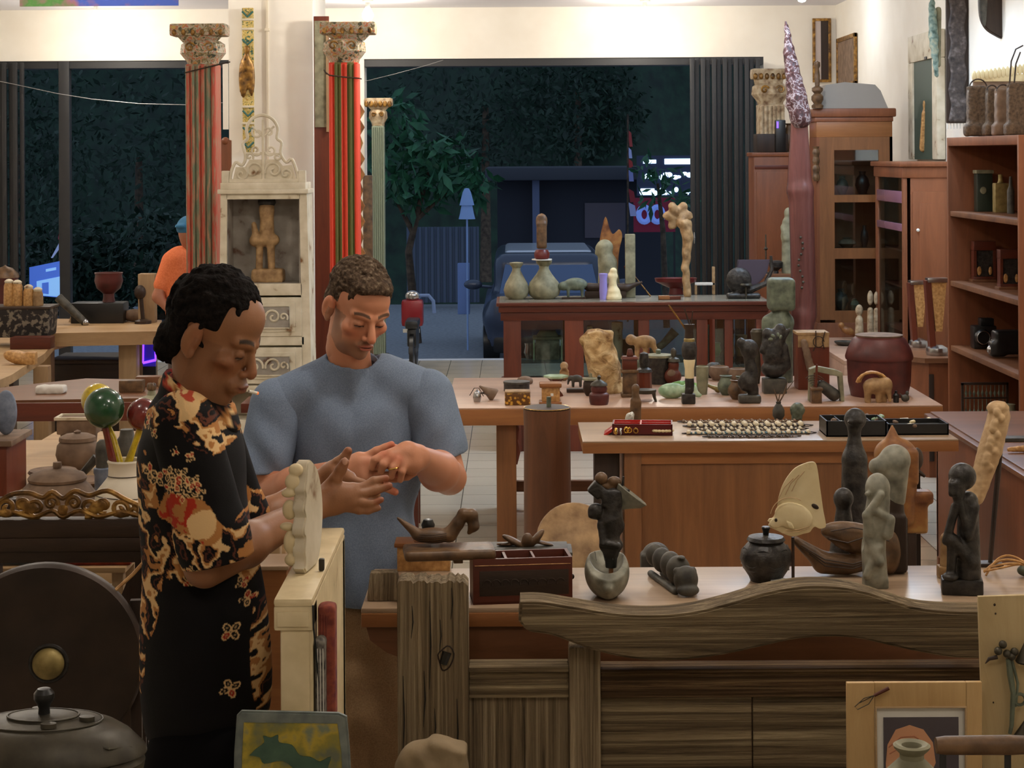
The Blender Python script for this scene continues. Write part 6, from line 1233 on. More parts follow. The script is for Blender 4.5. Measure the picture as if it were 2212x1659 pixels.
TT('bronze_beast', 'bronze four legged beast figure standing on a green block before the case', 'figurine', 1384, 826, [('block', M['stone_g'], [('S', [('b', (-6, 8, 22), (20, 12, 18), 6)], 3, 4)]), ('figure', M['tan'], [('S', [('e', (4, 8, 84), (24, 11, 14)), ('e', (-26, 8, 88), (12, 10, 12)), ('c', (20, 8, 80), (28, 8, 62), 7, 5), ('c', (-12, 8, 76), (-14, 8, 48), 6, 5), ('c', (6, 8, 74), (4, 8, 48), 6, 5), ('c', (28, 8, 64), (34, 8, 48), 4, 3), ('b', (8, 8, 44), (28, 9, 3), 2)], 2.4, 5)])])
TT('big_round_tin', 'large black round tin with a pale dusty lid and a small knob', 'tin', 1418, 834, [('body', M['black'], [('L', 0, 20, [(29, 0), (30, 30), (31, 32), (30, 58)], 32)]), ('lid', M['clay_g'], [('L', 0, 20, [(32, 57), (32, 62), (12, 64), (0, 64)], 32)]), ('knob', M['stone_g'], [('L', 0, 20, [(5, 63), (6, 72), (0, 75)], 12)])])
TT('gourd_doll', 'dark round bodied doll with a pointed hat right of the black tin', 'figurine', 1448, 836, [('body', M['mahog'], [('S', [('e', (0, 8, 18), (19, 15, 18)), ('e', (2, 8, 42), (12, 11, 14))], 2.4, 4)]), ('hat', M['bronze'], [('L', 2, 8, [(14, 50), (12, 56), (5, 60), (7, 72), (4, 78), (0, 80)], 18)]), ('face', M['clay'], [('E', -4, -4, 26, 9, 4, 8)])])
TT('jade_carving', 'pale green jade carving lying on the long table', 'carving', 1450, 866, [('stone', M['jade'], [('S', [('e', (-4, 12, 16), (30, 14, 17)), ('e', (34, 12, 18), (18, 12, 14)), ('c', (40, 10, 10), (54, 8, 4), 6, 3), ('c', (44, 10, 16), (60, 8, 6), 4, 2)], 2.4, 5, .8, 6)])])
TT('green_leaf_carving', 'bright leaf green carved stone behind the pale jade', 'carving', 1470, 850, [('stone', M['jade2'], [('S', [('e', (0, 8, 10), (32, 9, 12)), ('e', (34, 8, 8), (14, 8, 9)), ('e', (-36, 8, 6), (16, 8, 6))], 2.2, 4, 1, 5)])])
TT('banded_leg_figure', 'tall slim black and cream banded figure with sticks on top', 'figurine', 1482, 878, [('base', M['black'], [('B', -15, 14, -2, 24, 0, 22, 3)]), ('leg', M['black'], [('S', [('c', (-2, 10, 18), (2, 10, 30), 8, 9), ('c', (2, 10, 30), (2, 10, 52), 9, 10), ('c', (4, 10, 40), (2, 10, 50), 8, 8)], 2, 3)]), ('middle', M['ivory'], [('L', 2, 10, [(8, 50), (10, 58), (10, 76), (13, 94), (12, 96)], 16)]), ('bowl', M['black'], [('L', 2, 10, [(11, 94), (16, 104), (17, 120), (14, 132), (11, 136)], 18)]), ('collar', M['boss'], [('L', 2, 10, [(12, 134), (12, 140), (10, 142)], 18)]), ('neck', M['dark'], [('L', 2, 10, [(10, 140), (9, 160), (12, 172)], 14)]), ('stick', M['gold'], [('T', [(-2, 10, 156), (-42, 10, 214)], 2.2, 6)]), ('stick', M['dark'], [('T', [(4, 10, 168), (-8, 8, 206)], 1.6, 5), ('T', [(6, 10, 168), (10, 8, 200)], 1.4, 5)])])
TT('green_grey_tumbler', 'tall green grey cylinder cup behind the jade', 'cup', 1512, 858, [('body', M['clay_g'], [('L', 0, 10, [(10, 0), (13, 30), (14, 60), (12, 62), (11, 50)], 22)])])
TT('dark_rock', 'small dark rock before the open case door', 'rock', 1536, 822, [('rock', M['stone_d'], [('S', [('e', (0, 8, 14), (20, 12, 20)), ('e', (14, 8, 6), (12, 10, 10))], 3, 4, 1.6, 6)])])
for i, (px, py, w, lab) in enumerate(((1549, 828, 23, 'wide pinkish brown bowl behind the grey jars'), (1590, 833, 21, 'rounded pinkish brown pot right of the wide bowl'))):
    TT('clay_bowl', lab, 'bowl', px, py, [('body', M['clay'], [('L', 0, 12, [(w*.6, 0), (w*.95, 12), (w, 22), (w*.9, 29), (w*.7, 31), (w*.6, 26)], 26)])], 'pinkish clay bowls')
for px, py, w, lab in ((1563, 860, 18, 'small grey jar with a rolled rim'), (1586, 870, 19, 'small brown grey jar in front of the rolled rim jar'), (1597, 862, 17, 'small grey jar tucked behind the squatting figure')):
    TT('small_grey_jar', lab, 'jar', px, py, [('body', M['stone_g'] if px != 1586 else M['brownc'], [('L', 0, 10, [(w*.5, 0), (w, 14), (w, 24), (w*.68, 34), (w*.6, 38), (w*.78, 42), (w*.6, 43), (w*.5, 34)], 24)])], 'small grey jars')
TT('brass_spout', 'small brass ladle spout beside the grey jars', 'ladle', 1532, 856, [('ladle', M['boss'], [('T', [(-18, 8, 22), (0, 8, 14), (12, 8, 10)], [3, 4, 6], 8), ('E', 14, 8, 8, 8, 8, 7)])])
TT('squatting_dark_figure', 'dark carved figure with a large round head squatting on a round base', 'sculpture', 1614, 878, [('base', M['stone_d'], [('S', [('b', (0, 12, 9), (20, 12, 5), 4)], 2.4, 3)]), ('figure', M['black'], [('S', [('e', (0, 12, 116), (20, 18, 22)), ('c', (0, 12, 92), (6, 12, 60), 12, 14), ('e', (-4, 10, 44), (22, 16, 20)), ('c', (8, 12, 30), (8, 12, 16), 12, 12), ('e', (-18, 8, 130), (10, 8, 12)), ('e', (-12, 4, 54), (8, 8, 14))], 2.8, 5)])])
TT('tangled_dark_figure', 'tall dark carving of tangled figures on a square block', 'sculpture', 1668, 858, [('base', M['stone_d'], [('B', -24, 26, 0, 40, 0, 32, 3)]), ('figure', M['black'], [('S', [('e', (0, 18, 52), (28, 20, 20)), ('e', (2, 18, 76), (26, 20, 18)), ('c', (0, 18, 84), (4, 18, 120), 24, 20), ('e', (14, 18, 136), (13, 12, 15)), ('e', (-14, 14, 128), (12, 10, 14)), ('c', (-18, 12, 110), (-26, 10, 92), 8, 7), ('c', (20, 14, 118), (34, 14, 138), 6, 4), ('c', (22, 14, 100), (26, 16, 60), 9, 12)], 3, 5)]), ('foliage', M['stone_g'], [('E', -8+i*5, 2, 118+((i*7) % 12), 6, 4, 4, 8, (0, i*30, 0)) for i in range(5)])])
TT('square_headed_statue', 'large grey stone statue with a square flat topped head behind the dark carvings', 'statue', 1680, 834, [('head', M['stone_g'], [('S', [('b', (5, 20, 190), (19, 16, 26), 10), ('e', (-10, 6, 182), (5, 4, 10)), ('e', (-4, 2, 196), (8, 4, 4)), ('e', (0, 4, 170), (10, 6, 5))], 3, 4)]), ('body', M['stone_g'], [('S', [('c', (4, 20, 160), (4, 20, 150), 16, 18), ('e', (0, 20, 130), (34, 20, 24)), ('c', (0, 20, 120), (0, 20, 6), 30, 30), ('c', (-28, 14, 134), (-32, 8, 90), 10, 9)], 4, 7)])])
TT('slim_vase', 'small purple red vase with a white sparkle at its rim', 'vase', 1630, 836, [('body', M['bronze'], [('L', 0, 8, [(6, 0), (9, 30), (7, 70), (12, 100), (14, 112), (10, 118)], 14)])])
TT('wood_pedestal', 'square wooden pedestal block with a pale top right of the dark figures', 'pedestal', 1752, 850, [('body', M['mahog_v'], [('B', -34, 34, 0, 60, 0, 118, 2)]), ('top', M['tan'], [('B', -36, 34, -2, 62, 118, 124, 1), ('B', -34, 33, -1, 0, 92, 118, 0)]), ('carved_strip', M['clay'], [('S', [('c', (-22, -6, 104), (-8, -6, 48), 7, 9)], 2, 3, 1, 4)]), ('twig_ornament', M['dark'], [('T', [(4, -4, 128), (4, -4, 96), (-2, -4, 84)], 1.2, 5), ('T', [(24, -4, 126), (18, -4, 104), (22, -4, 88)], 1.2, 5), ('T', arc(10, 104, 12, 0, 330, 10, -4), 1, 5)])])
TT('curved_slate', 'curved ribbed slate book end with a stone inside, on the long table', 'slate', 1780, 876, [('shell', M['clay_g'], [('X', [(-38, 0), (-36, 70), (-20, 76), (20, 68), (34, 62), (38, 0), (30, 0), (26, 54), (-20, 64), (-28, 62), (-30, 0)], 0, 26, 1)]), ('stone', M['stone_d'], [('S', [('c', (-10, 10, 34), (16, 10, 14), 12, 14)], 2.6, 3)]), ('rib', M['stone_d'], [('T', arc(-28, 30, 8+i*5, 40, 130, 5, -1), .8, 4) for i in range(5)])])
TT('small_wood_stand', 'little wooden block stand with an upright red dowel', 'stand', 1758, 880, [('block', M['brownc'], [('B', -11, 11, 0, 22, 0, 28, 1), ('B', -13, 13, -2, 24, 28, 34, 1)]), ('dowel', M['mahog_v'], [('T', [(0, 10, 34), (2, 10, 84)], [3, 2.4], 6)])])
TT('oxblood_tub', 'large dark red barrel shaped lidded tub at the right end of the long table', 'tub', 1906, 872, [('body', M['redbox'], [('L', 0, 66, [(62, 0), (68, 30), (70, 74), (70, 80)], 48)]), ('lid', M['redbox'], [('L', 0, 66, [(73, 80), (74, 86), (70, 100), (58, 124), (50, 130), (42, 131)], 48)]), ('rim', M['clay'], [('L', 0, 66, [(50, 128), (52, 133), (46, 134), (0, 132)], 48)])])
TT('rope_elephant', 'tan wooden elephant with a coil of old rope on its back', 'carving', 1888, 881, [('body', M['tan'], [('S', [('e', (0, 14, 36), (28, 16, 18)), ('e', (20, 10, 38), (16, 13, 18)), ('c', (26, 4, 30), (28, 2, 6), 6, 4), ('c', (-18, 12, 26), (-18, 12, 4), 8, 7), ('c', (6, 12, 26), (6, 12, 4), 8, 7), ('c', (18, 16, 26), (18, 16, 4), 7, 7)], 2.4, 4)]), ('rope', M['rattan'], [('T', [(-8+34*math.cos(a)*(1-.12*j), 10+j*5, 40+26*math.sin(a)) for a in [-.5+i*math.pi/9 for i in range(11)]], 3.2, 6) for j in range(3)])])
one('small_black_bottle', 'tiny black bottle right of the rope elephant', 'bottle', M['blk'], 1930, 880, [('L', 0, 4, [(6, 0), (7, 16), (3, 20), (3, 25), (0, 26)], 14)], Z=ZT)
one('small_black_bird', 'tiny dark bird figurine on the right end of the long table', 'figurine', M['stone_d'], 1950, 880, [('S', [('e', (0, 4, 9), (9, 6, 8)), ('e', (4, 4, 20), (4, 4, 5)), ('c', (-6, 4, 12), (-12, 4, 20), 3, 1)], 1.5, 2)], Z=ZT)
# ---------------- on and in the glass case ----------------
ZS = .594
def TD(name, lab, cat, px, py, parts, group=None, rz=0, Z=None):
    t = Th(name, lab, cat, px, (648 if py == 640 else py), Z=ZD if Z is None else Z, group=group, rz=rz)
    for p in parts: t.part(*p)
    return t
prof = [(16, 0), (25, 8), (28, 20), (24, 34), (14, 52), (9, 62), (9, 68), (14, 74), (15, 79), (8, 80)]
TD('clay_bottle_vase', 'smaller narrow necked clay vase at the left end of the glass case', 'vase', 1112, 647, [('body', M['clay_g'], [('L', 0, 10, prof, 30)])])
TD('clay_bottle_vase', 'larger narrow necked clay vase with a red collar on the glass case', 'vase', 1172, 647, [('body', M['clay_g'], [('L', 0, 14, [(r_*1.18+(3 if i < 4 else 0), z*1.04) for i, (r_, z) in enumerate(prof)], 30)])])
TD('red_cup', 'small red cup and dish standing on the larger clay vase', 'cup', 1168, 567, [('cup', M['redlac_d'], [('L', 0, 14, [(10, 4), (16, 8), (17, 18), (13, 26)], 22)]), ('saucer', M['white'], [('L', 0, 14, [(14, 3), (22, 4), (22, 6), (0, 5)], 22)])], Z=ZD+.255)
TD('carved_stele', 'tall dark carved upright piece above the red cup', 'carving', 1168, 540, [('stele', M['brownc'], [('S', [('b', (0, 14, 30), (8, 7, 26), 3), ('e', (0, 14, 62), (13, 8, 16))], 2.4, 4)])], Z=ZD+.335)
TD('boar_figurine', 'dark green boar figurine on a little board on the glass case', 'figurine', 1236, 648, [('board', M['dark'], [('B', -26, 26, 0, 16, 0, 4)]), ('figure', M['stone_g'], [('S', [('e', (4, 8, 32), (26, 10, 14)), ('e', (-22, 8, 28), (12, 9, 10)), ('c', (-28, 8, 26), (-38, 8, 20), 5, 3)]+[('c', (x, y, 24), (x, y, 5), 4, 3) for x in (-12, 18) for y in (4, 12)], 2.2, 3)])])
TD('model_boat', 'long narrow dark wooden model boat across the back of the glass case', 'boat', 1300, 640, [('hull', M['dark'], [('S', [('c', (-70, 20, 34), (-30, 20, 24), 2, 8), ('c', (-30, 20, 24), (50, 20, 22), 9, 9), ('c', (50, 20, 22), (84, 20, 34), 8, 3)], 2.6, 5), ('B', -40, 50, 14, 26, 0, 16, 2)])])
TD('torso_figure', 'white porcelain torso figure on the glass case', 'figurine', 1320, 650, [('figure', M['ivory'], [('S', [('c', (2, 6, 6), (2, 6, 14), 18, 15), ('c', (0, 6, 16), (0, 6, 40), 12, 8), ('e', (0, 6, 50), (12, 8, 10)), ('e', (2, 6, 62), (8, 7, 7))], 2, 4)])])
TD('reflection_vase', 'slim lilac vase shape standing in for a neon reflection left of the porcelain torso', 'vase', 1300, 650, [('body', plain('lilac_reflection_tint', (150, 140, 210), .2), [('L', 0, 6, [(8, 0), (9, 20), (8, 44), (10, 56), (7, 57)], 20)])])  # purple neon reflection put into the colour of a vase shape
TD('parrot_statue', 'green grey stone parrot statue behind the model boat', 'statue', 1312, 640, [('figure', M['clay_g'], [('S', [('c', (4, 58, 6), (0, 58, 74), 26, 20), ('e', (-6, 58, 108), (19, 16, 18)), ('c', (-20, 56, 106), (-26, 54, 94), 6, 3), ('c', (-6, 58, 92), (0, 58, 74), 16, 20)], 3, 6)])])
TD('leaf_carving', 'reddish carved leaf shaped piece behind the parrot', 'carving', 1322, 640, [('leaf', M['mask'], [('X', smoothline([(-10, 0), (-18, 60), (-26, 110), (-20, 150), (-12, 174), (-4, 150), (4, 136), (18, 146), (24, 130), (16, 90), (12, 0)], 4), 82, 90, 2)])])
TD('red_oval_dish', 'red oval dish with small things at the back of the glass case', 'dish', 1458, 642, [('dish', M['redlac_d'], [('L', 0, 20, [(16, 0), (14, 14), (44, 28), (46, 36), (42, 34), (12, 20)], 32, 1, .5)])])
TD('model_bench', 'small pale model bench on the glass case', 'model', 1520, 642, [('seat', M['cloth_w'], [('B', -22, 22, 6, 18, 20, 26, 1)]), ('leg', M['tan'], [('B', 16, 22, 6, 18, 0, 60, 1)]), ('leg', M['tan'], [('B', -22, -17, 6, 18, 0, 22, 1)])])
TD('wood_slip_box', 'flat yellow and red slip box near the front of the glass case', 'box', 1443, 652, [('body', M['mahog'], [('B', -24, 24, 0, 12, 0, 8, 1)]), ('lid', M['orange'], [('B', -24, 0, -1, 12, 1, 9, 1)])])
TD('drum_mallet', 'thin yellow mallet leaning over the glass case', 'mallet', 1400, 645, [('stick', M['gold'], [('T', [(2, 6, 1), (-46, 12, 62)], 1.8, 6)]), ('head', M['mahog'], [('E', -48, 12, 64, 7, 5, 5)])])
TD('dark_wood_post', 'short square weathered post behind the glass case goods', 'post', 1360, 640, [('post', M['clay_g'], [('B', -11, 11, 26, 40, 0, 138, 2)])])
TD('driftwood_lamp', 'tall tan driftwood piece with a broad flower shaped head near the shutter', 'sculpture', 1478, 640, [('stem', M['tan'], [('S', [('c', (6, 30, 4), (2, 30, 60), 9, 8), ('c', (2, 30, 60), (8, 30, 130), 8, 12), ('c', (8, 30, 130), (2, 30, 160), 12, 14)], 3, 5, 2, 9)]), ('flower_head', M['tan'], [('S', [('e', (-14+18*math.cos(a), 30+4*math.sin(2*a), 176+18*math.sin(a)), (16, 8, 11), (0, -math.degrees(a), 0)) for a in [i*math.pi/3 for i in range(6)]], 3, 4, 1.5, 8)])])
TD('metal_dish', 'purple grey tilted dish in a curved dark stand on the glass case', 'dish', 1618, 652, [('dish', plain('pewter', (90, 84, 100), .3, .6), [('X', smoothline([(-26, 84), (-26, 46), (8, 28), (34, 50), (44, 84)], 4), 14, 20, 2)]), ('stand', M['black'], [('T', [(-40, 14, 22), (0, 14, 18), (34, 14, 32), (48, 14, 62), (46, 14, 92)], [5, 8, 6, 4, 3], 8), ('S', [('b', (-14, 14, 6), (34, 12, 4), 2), ('e', (-24, 14, 40), (28, 12, 28))], 3, 6)])])
TD('candle_stand', 'thin dark candle stand rising from behind the long table to the case top', 'stand', 1608, 652, [('rod', M['bronze'], [('T', [(0, 2, 0), (0, 2, 26)], 2.2, 6)]), ('drip_pan', M['bronze'], [('L', 0, 2, [(6, 26), (14, 30), (12, 34), (0, 32)], 14)])])
TD('model_house', 'grey carved model house inside the glass case', 'model', 1180, 779, [('walls', M['stone'], [('B', -28, 24, 4, 44, 0, 44, 2)]), ('roof', M['clay_g'], [('B', -34, 30, 0, 50, 44, 50, 1), ('B', -26, 22, 6, 42, 50, 62, 2, .7)]), ('pillar', M['jade'], [('B', -34, -30, 0, 4, 0, 44), ('B', 26, 30, 0, 4, 0, 44)])], Z=ZS)
TD('white_bottle', 'tall white chipped bottle inside the glass case', 'bottle', 1330, 779, [('body', M['chalk'], [('L', 0, 30, [(10, 0), (12, 30), (11, 60), (13, 64), (12, 78), (0, 80)], 18)])], Z=ZS)
TD('white_bottle', 'second white chipped bottle on the left inside the glass case', 'bottle', 1270, 779, [('body', M['chalk'], [('L', 0, 30, [(9, 0), (8, 50), (6, 70), (0, 72)], 18)])], Z=ZS)
TD('driftwood_branch', 'grey crooked branch lying inside the glass case', 'branch', 1430, 779, [('branch', M['stone'], [('T', [(-30, 24, 8), (0, 24, 30), (26, 24, 58)], [9, 8, 11], 10)]), ], Z=ZS)
TD('carved_totem', 'small carved totem with a red cap inside the right end of the glass case', 'figurine', 1574, 779, [('figure', M['tan'], [('S', [('c', (0, 24, 4), (0, 24, 30), 10, 9), ('e', (0, 24, 44), (10, 9, 10))], 2.4, 3)]), ('cap', M['redlac_d'], [('L', 0, 24, [(10, 50), (11, 56), (8, 62), (0, 64)], 14)])], Z=ZS)
for i, (px, w, hh, mt, lab) in enumerate(((1140, 14, 34, M['steel'], 'small metal cup inside the left of the glass case'), (1240, 12, 28, M['clay'], 'little clay cup inside the glass case by the second post'), (1355, 16, 40, M['dark'], 'dark round pot inside the middle of the glass case'), (1600, 15, 46, M['clay_g'], 'grey jar inside the right end of the glass case'), (1545, 12, 30, M['jade2'], 'small green cup inside the case behind the open door'))):
    TD('small_pot', lab, 'pot', px, 779, [('body', mt, [('L', 0, 36, [(w*.6, 0), (w, hh*.4), (w*.8, hh*.8), (w*.9, hh), (w*.6, hh)], 20)])], Z=ZS)
# ---------------- columns, altar and things by the pillar ----------------
def column(lab, x0, x1, ytop, Yq, mt, capx0, capx1, cap_h, name='painted_column', capmat=None, zb=0):
    cx = (x0+x1)/2; t = Th(name, lab, 'column', cx, 0, Y=Yq); t.o.location.z = zb; k = t.k; zt = (P(cx, ytop, Yq).z-zb)/k; w = (x1-x0)/2
    fl = []
    n = 6
    t.part('shaft', mt, [('B', -w, w, 0, 2*w, 0, zt-cap_h, 3)]+[('L', -w+w*2*(i+.5)/n, -.6, [(w/n*.9, 8), (w/n*.9, zt-cap_h-4)], 8) for i in range(n)])
    cw = (capx1-capx0)/2; o_ = (capx0+capx1)/2-cx
    cm = capmat or M['capital']
    t.part('capital', cm, [('L', 0, w, [(w*1.0, zt-cap_h), (w*1.05, zt-cap_h+6), (w*1.5, zt-cap_h*.72), (w*1.42, zt-cap_h*.5), (w*1.1, zt-cap_h*.42)], 8), ('B', o_-cw*.98, o_+cw*.98, -cw*.5+w, cw*.5+w, zt-cap_h*.30, zt, 5), ('L', o_, w, [(w*1.1, zt-cap_h*.45), (cw*.85, zt-cap_h*.25), (cw*.95, zt-cap_h*.12)], 8, 1, .6)])
    t.part('carved_trim', M['gold'], [('E', o_-cw*.8+i*cw*.32, -cw*.5+w-1, zt-cap_h*.22, 5, 3, 7, 8) for i in range(6)]+[('T', scroll(s_*w*.62, zt-cap_h*.6, w*.34, 90, 1.2, s_, -w*.4), 2.2, 5) for s_ in (-1, 1)])
    t.part('base', M['dark_v'], [('B', -w-6, w+6, -6, 2*w+6, 0, 40, 2)])
    return t
c1_ = column('carved wooden column with faded red and green paint left of the white pillar', 403, 470, 42, 11.8, M['col_worn'], 367, 492, 88)
c2_ = column('carved wooden column with bright red and green stripes right of the white pillar', 713, 776, 42, 12.3, M['col_bright'], 692, 815, 88)
c3_ = column('slim grey green column with a square capital by the right street opening', 805, 832, 208, 16.9, plain('grey_green_paint', (128, 138, 118), .7), 788, 851, 60, 'slim_column', capmat=M['stripped'])
c4_ = column('stripped pale carved column standing on the narrow cupboard', 1643, 1698, 154, 14.7, M['stripped'], 1628, 1706, 78, 'stripped_column', capmat=M['stripped'], zb=P(1676, 336, 14.6).z)
one('tie_wire', 'dark wire tied round the bright striped column near its top', 'wire', M['dark'], 744, 158, [('T', [(-38, -3, 6), (-30, -4, 0), (0, -4, -4), (34, -4, -7), (36, 30, -7)], 1.6, 5), ('T', [(-36, -3, 2), (-42, -2, 12)], 1.4, 4)], Y=12.28)
one('tie_wire', 'dark cord wrapped round the faded column under its capital', 'wire', M['dark'], 436, 145, [('T', [(-34, -4, -4), (0, -4, 4), (34, -4, 12), (60, 20, 20)], 1.6, 5)], Y=11.78)
t = Th('carved_door_panel', 'tall brown carved door panel standing between the white pillar and the striped column', 'panel', 700, 0, Y=12.9); t.o.location.z = 0; zt = P(700, 0, 12.9).z/t.k
t.part('panel', M['mahog_v'], [('B', -19, 14, 0, 10, 0, zt-30, 1)]); t.part('upper_board', M['clay_g'], [('B', -17, 12, -3, 0, zt-270, zt-40, 1)]); t.part('edge_strip', M['slab_v'], [('B', 8, 13, -6, 0, zt-280, zt-40)])
t = Th('scalloped_board', 'brown board with a scalloped edge just behind the bright striped column', 'board', 776, 0, Y=13.2); t.o.location.z = 0; k = t.k; z_ = lambda py: P(776, py, 13.2).z/k
t.part('board', M['mask'], [('X', [(-20, 0), (4, 0)]+[(4+(10 if i % 2 else 0)*(1 if i % 3 else .6), z_(560-i*17)) for i in range(21)]+[(-20, z_(210))], 0, 8)])
one('dark_ornate_panel', 'dark flaking carved plank beside the slim grey green column', 'plank', M['brownc'], 800, 0, [('B', -.05, .03, 0, .05, 0, P(800, 375, 15.6).z, .006)], world=(P(798, 0, 15.6).x, 15.6, 0))
one('brown_frame_panel', 'brown wooden frame panel just right of the faded column', 'panel', M['cab'], 485, 0, [('B', -.04, .06, 0, .04, 0, P(485, 295, 12.6).z, .006), ('E', .02, .02, P(485, 295, 12.6).z-.01, .03)], world=(P(482, 0, 12.6).x, 12.6, 0))
one('white_wall_strip', 'narrow white painted board with specks above the brown frame panel', 'board', M['wall'], 488, 0, [('B', -.018, .018, 0, .02, P(488, 272, 12.8).z-P(488, 272, 12.8).z, P(488, 130, 12.8).z-P(488, 272, 12.8).z)], world=tuple(P(488, 272, 12.8)))
cb = Th('carved_gilt_strip', 'long green and gold carved strip hung on the white pillar', 'carving', 537, 322, Y=12.97)
cb.part('strip', M['carved_band'], [('B', -12, 13, -4, 2, 0, 312, 2)])
cb.part('figure_relief', M['gold'], [('S', [('e', (-2, -6, 190), (9, 8, 26)), ('e', (-10, -5, 160), (10, 6, 44)), ('e', (8, -5, 160), (8, 6, 40)), ('e', (-1, -8, 222), (7, 6, 9))], 3, 5)])
cb.part('band', M['chalk'], [('B', -13, 14, -6, -3, z, z+5, 1) for z in (284, 264, 96, 60)])
cb.part('chevron', plain('teal_paint', (40, 92, 84), .6), [('T', [(-11, -5, z+12), (0, -6, z), (12, -5, z+12)], 2.4, 5) for z in (292, 232, 78, 42, 10)])
# altar cabinet
Ya_ = 11.3; t = Th('white_shrine_cabinet', 'chipped white carved shrine cabinet with an open niche in front of the white pillar', 'cabinet', 570, 0, Y=Ya_); t.o.location.z = 0; k = t.k; z_ = lambda py: P(570, py, Ya_).z/k
t.part('frame', M['chalk'], [('X', [(-100, z_(900)), (-92, z_(412)), (-78, z_(412)), (-84, z_(900))], 0, 100, 1), ('X', [(84, z_(900)), (78, z_(412)), (94, z_(412)), (104, z_(900))], 0, 100, 1), ('B', -80, 80, 0, 12, z_(424), z_(408), 1), ('B', -84, 84, 0, 12, z_(632), z_(606), 2), ('B', -88, 88, 0, 12, z_(740), z_(720), 2), ('B', -88, 88, 0, 12, z_(840), z_(826), 2), ('B', -90, 92, 90, 100, z_(900), z_(412))])
t.part('niche_back', M['chalk2'], [('B', -82, 82, 84, 88, z_(610), z_(420)), ('B', -84, -78, 6, 86, z_(610), z_(420)), ('B', 76, 82, 6, 86, z_(610), z_(420)), ('B', -80, 80, 6, 86, z_(612), z_(606)), ('B', -80, 80, 6, 86, z_(424), z_(418))])
t.part('cornice', M['chalk'], [('B', -98, 98, -8, 104, z_(412), z_(402), 2), ('B', -92, 92, -4, 100, z_(402), z_(388), 1), ('B', -90, -74, 0, 16, z_(390), z_(362), 2), ('B', 76, 92, 0, 16, z_(390), z_(362), 2)])
cz = z_(388)
t.part('crest_outline', M['chalk'], [('T', [(x, 6, cz+z) for x, z in smoothline([(-72, 0), (-70, 22), (-60, 44), (-46, 38), (-38, 56), (-44, 84), (-34, 96), (-36, 118), (-24, 138), (-2, 146), (20, 138), (32, 118), (30, 96), (40, 86), (38, 62), (50, 44), (62, 50), (72, 24), (76, 0)], 4)], 3.6, 6)])
t.part('crest_scroll', M['chalk'], [('T', scroll(s_*a, cz+b, r_, st, tn, s_*d, 6), 2.8, 6) for s_ in (-1, 1) for a, b, r_, st, tn, d in ((22, 26, 20, 90, 1.3, 1), (48, 18, 15, 0, 1.2, -1), (16, 70, 13, -90, 1.2, -1), (12, 108, 13, 180, 1.1, 1), (30, 56, 9, 0, 1.1, 1))]+[('T', [(0, 6, cz), (0, 6, cz+136)], [4, 3], 6), ('B', -74, 76, 2, 10, cz, cz+8, 1), ('T', [(-24, 6, cz+122), (0, 6, cz+98), (24, 6, cz+122)], 2.6, 6), ('T', [(-40, 6, cz+62), (40, 6, cz+62)], 2.4, 6)])
t.part('crest_ground', M['chalk'], [('X', [(-68, cz), (-60, cz+34), (-40, cz+34), (-30, cz+50), (30, cz+50), (42, cz+36), (62, cz+38), (72, cz)], 7, 9)])
for i, (a_, b_) in enumerate(((720, 636), (822, 744))):
    d_ = t.part('drawer', M['chalk'], [('B', -80, 82, -3, 4, z_(a_), z_(b_), 2), ('B', -66, 68, -6, -3, z_(a_)+10, z_(b_)-10, 2)])
    t.part('carved_panel', M['chalk2'], [('B', -54, 56, -8, -6, z_(a_)+18, z_(b_)-18, 1)], parent=d_)
    t.part('carved_scroll', M['chalk'], [('T', scroll(s_*20+1, (z_(a_)+z_(b_))/2, 18, 90 if s_ > 0 else 90, 1.3, s_, -9), 2.6, 6) for s_ in (-1, 1)]+[('T', scroll(s_*42+1, (z_(a_)+z_(b_))/2, 10, 0, 1.1, -s_, -9), 2.2, 6) for s_ in (-1, 1)]+[('T', [(-54, -8, z_(a_)+18), (56, -8, z_(a_)+18), (56, -8, z_(b_)-18), (-54, -8, z_(b_)-18), (-54, -8, z_(a_)+18)], 2, 5)], parent=d_)
t.part('base', M['chalk'], [('B', -100, 104, 0, 100, 0, z_(900), 2)])
f = Th('shrine_figure', 'weathered wooden figure with an arched back standing in the shrine niche', 'statue', 573, 606, Y=Ya_+.12)
f.part('figure', M['tan'], [('S', [('c', (10, 6, 26), (8, 6, 84), 8, 9), ('c', (-18, 10, 26), (-16, 10, 84), 8, 8), ('c', (-26, 8, 92), (16, 8, 94), 13, 12), ('c', (0, 8, 100), (0, 8, 150), 16, 15), ('e', (0, 6, 160), (17, 13, 22)), ('c', (-24, 8, 100), (-28, 6, 128), 8, 6)], 3.2, 5)]); f.part('base', M['tan'], [('S', [('b', (2, 12, 16), (28, 18, 10), 6)], 3.5, 5, 1.2, 8)]); f.part('hair', M['black'], [('S', [('e', (0, 8, 176), (20, 15, 14))], 3, 4)])
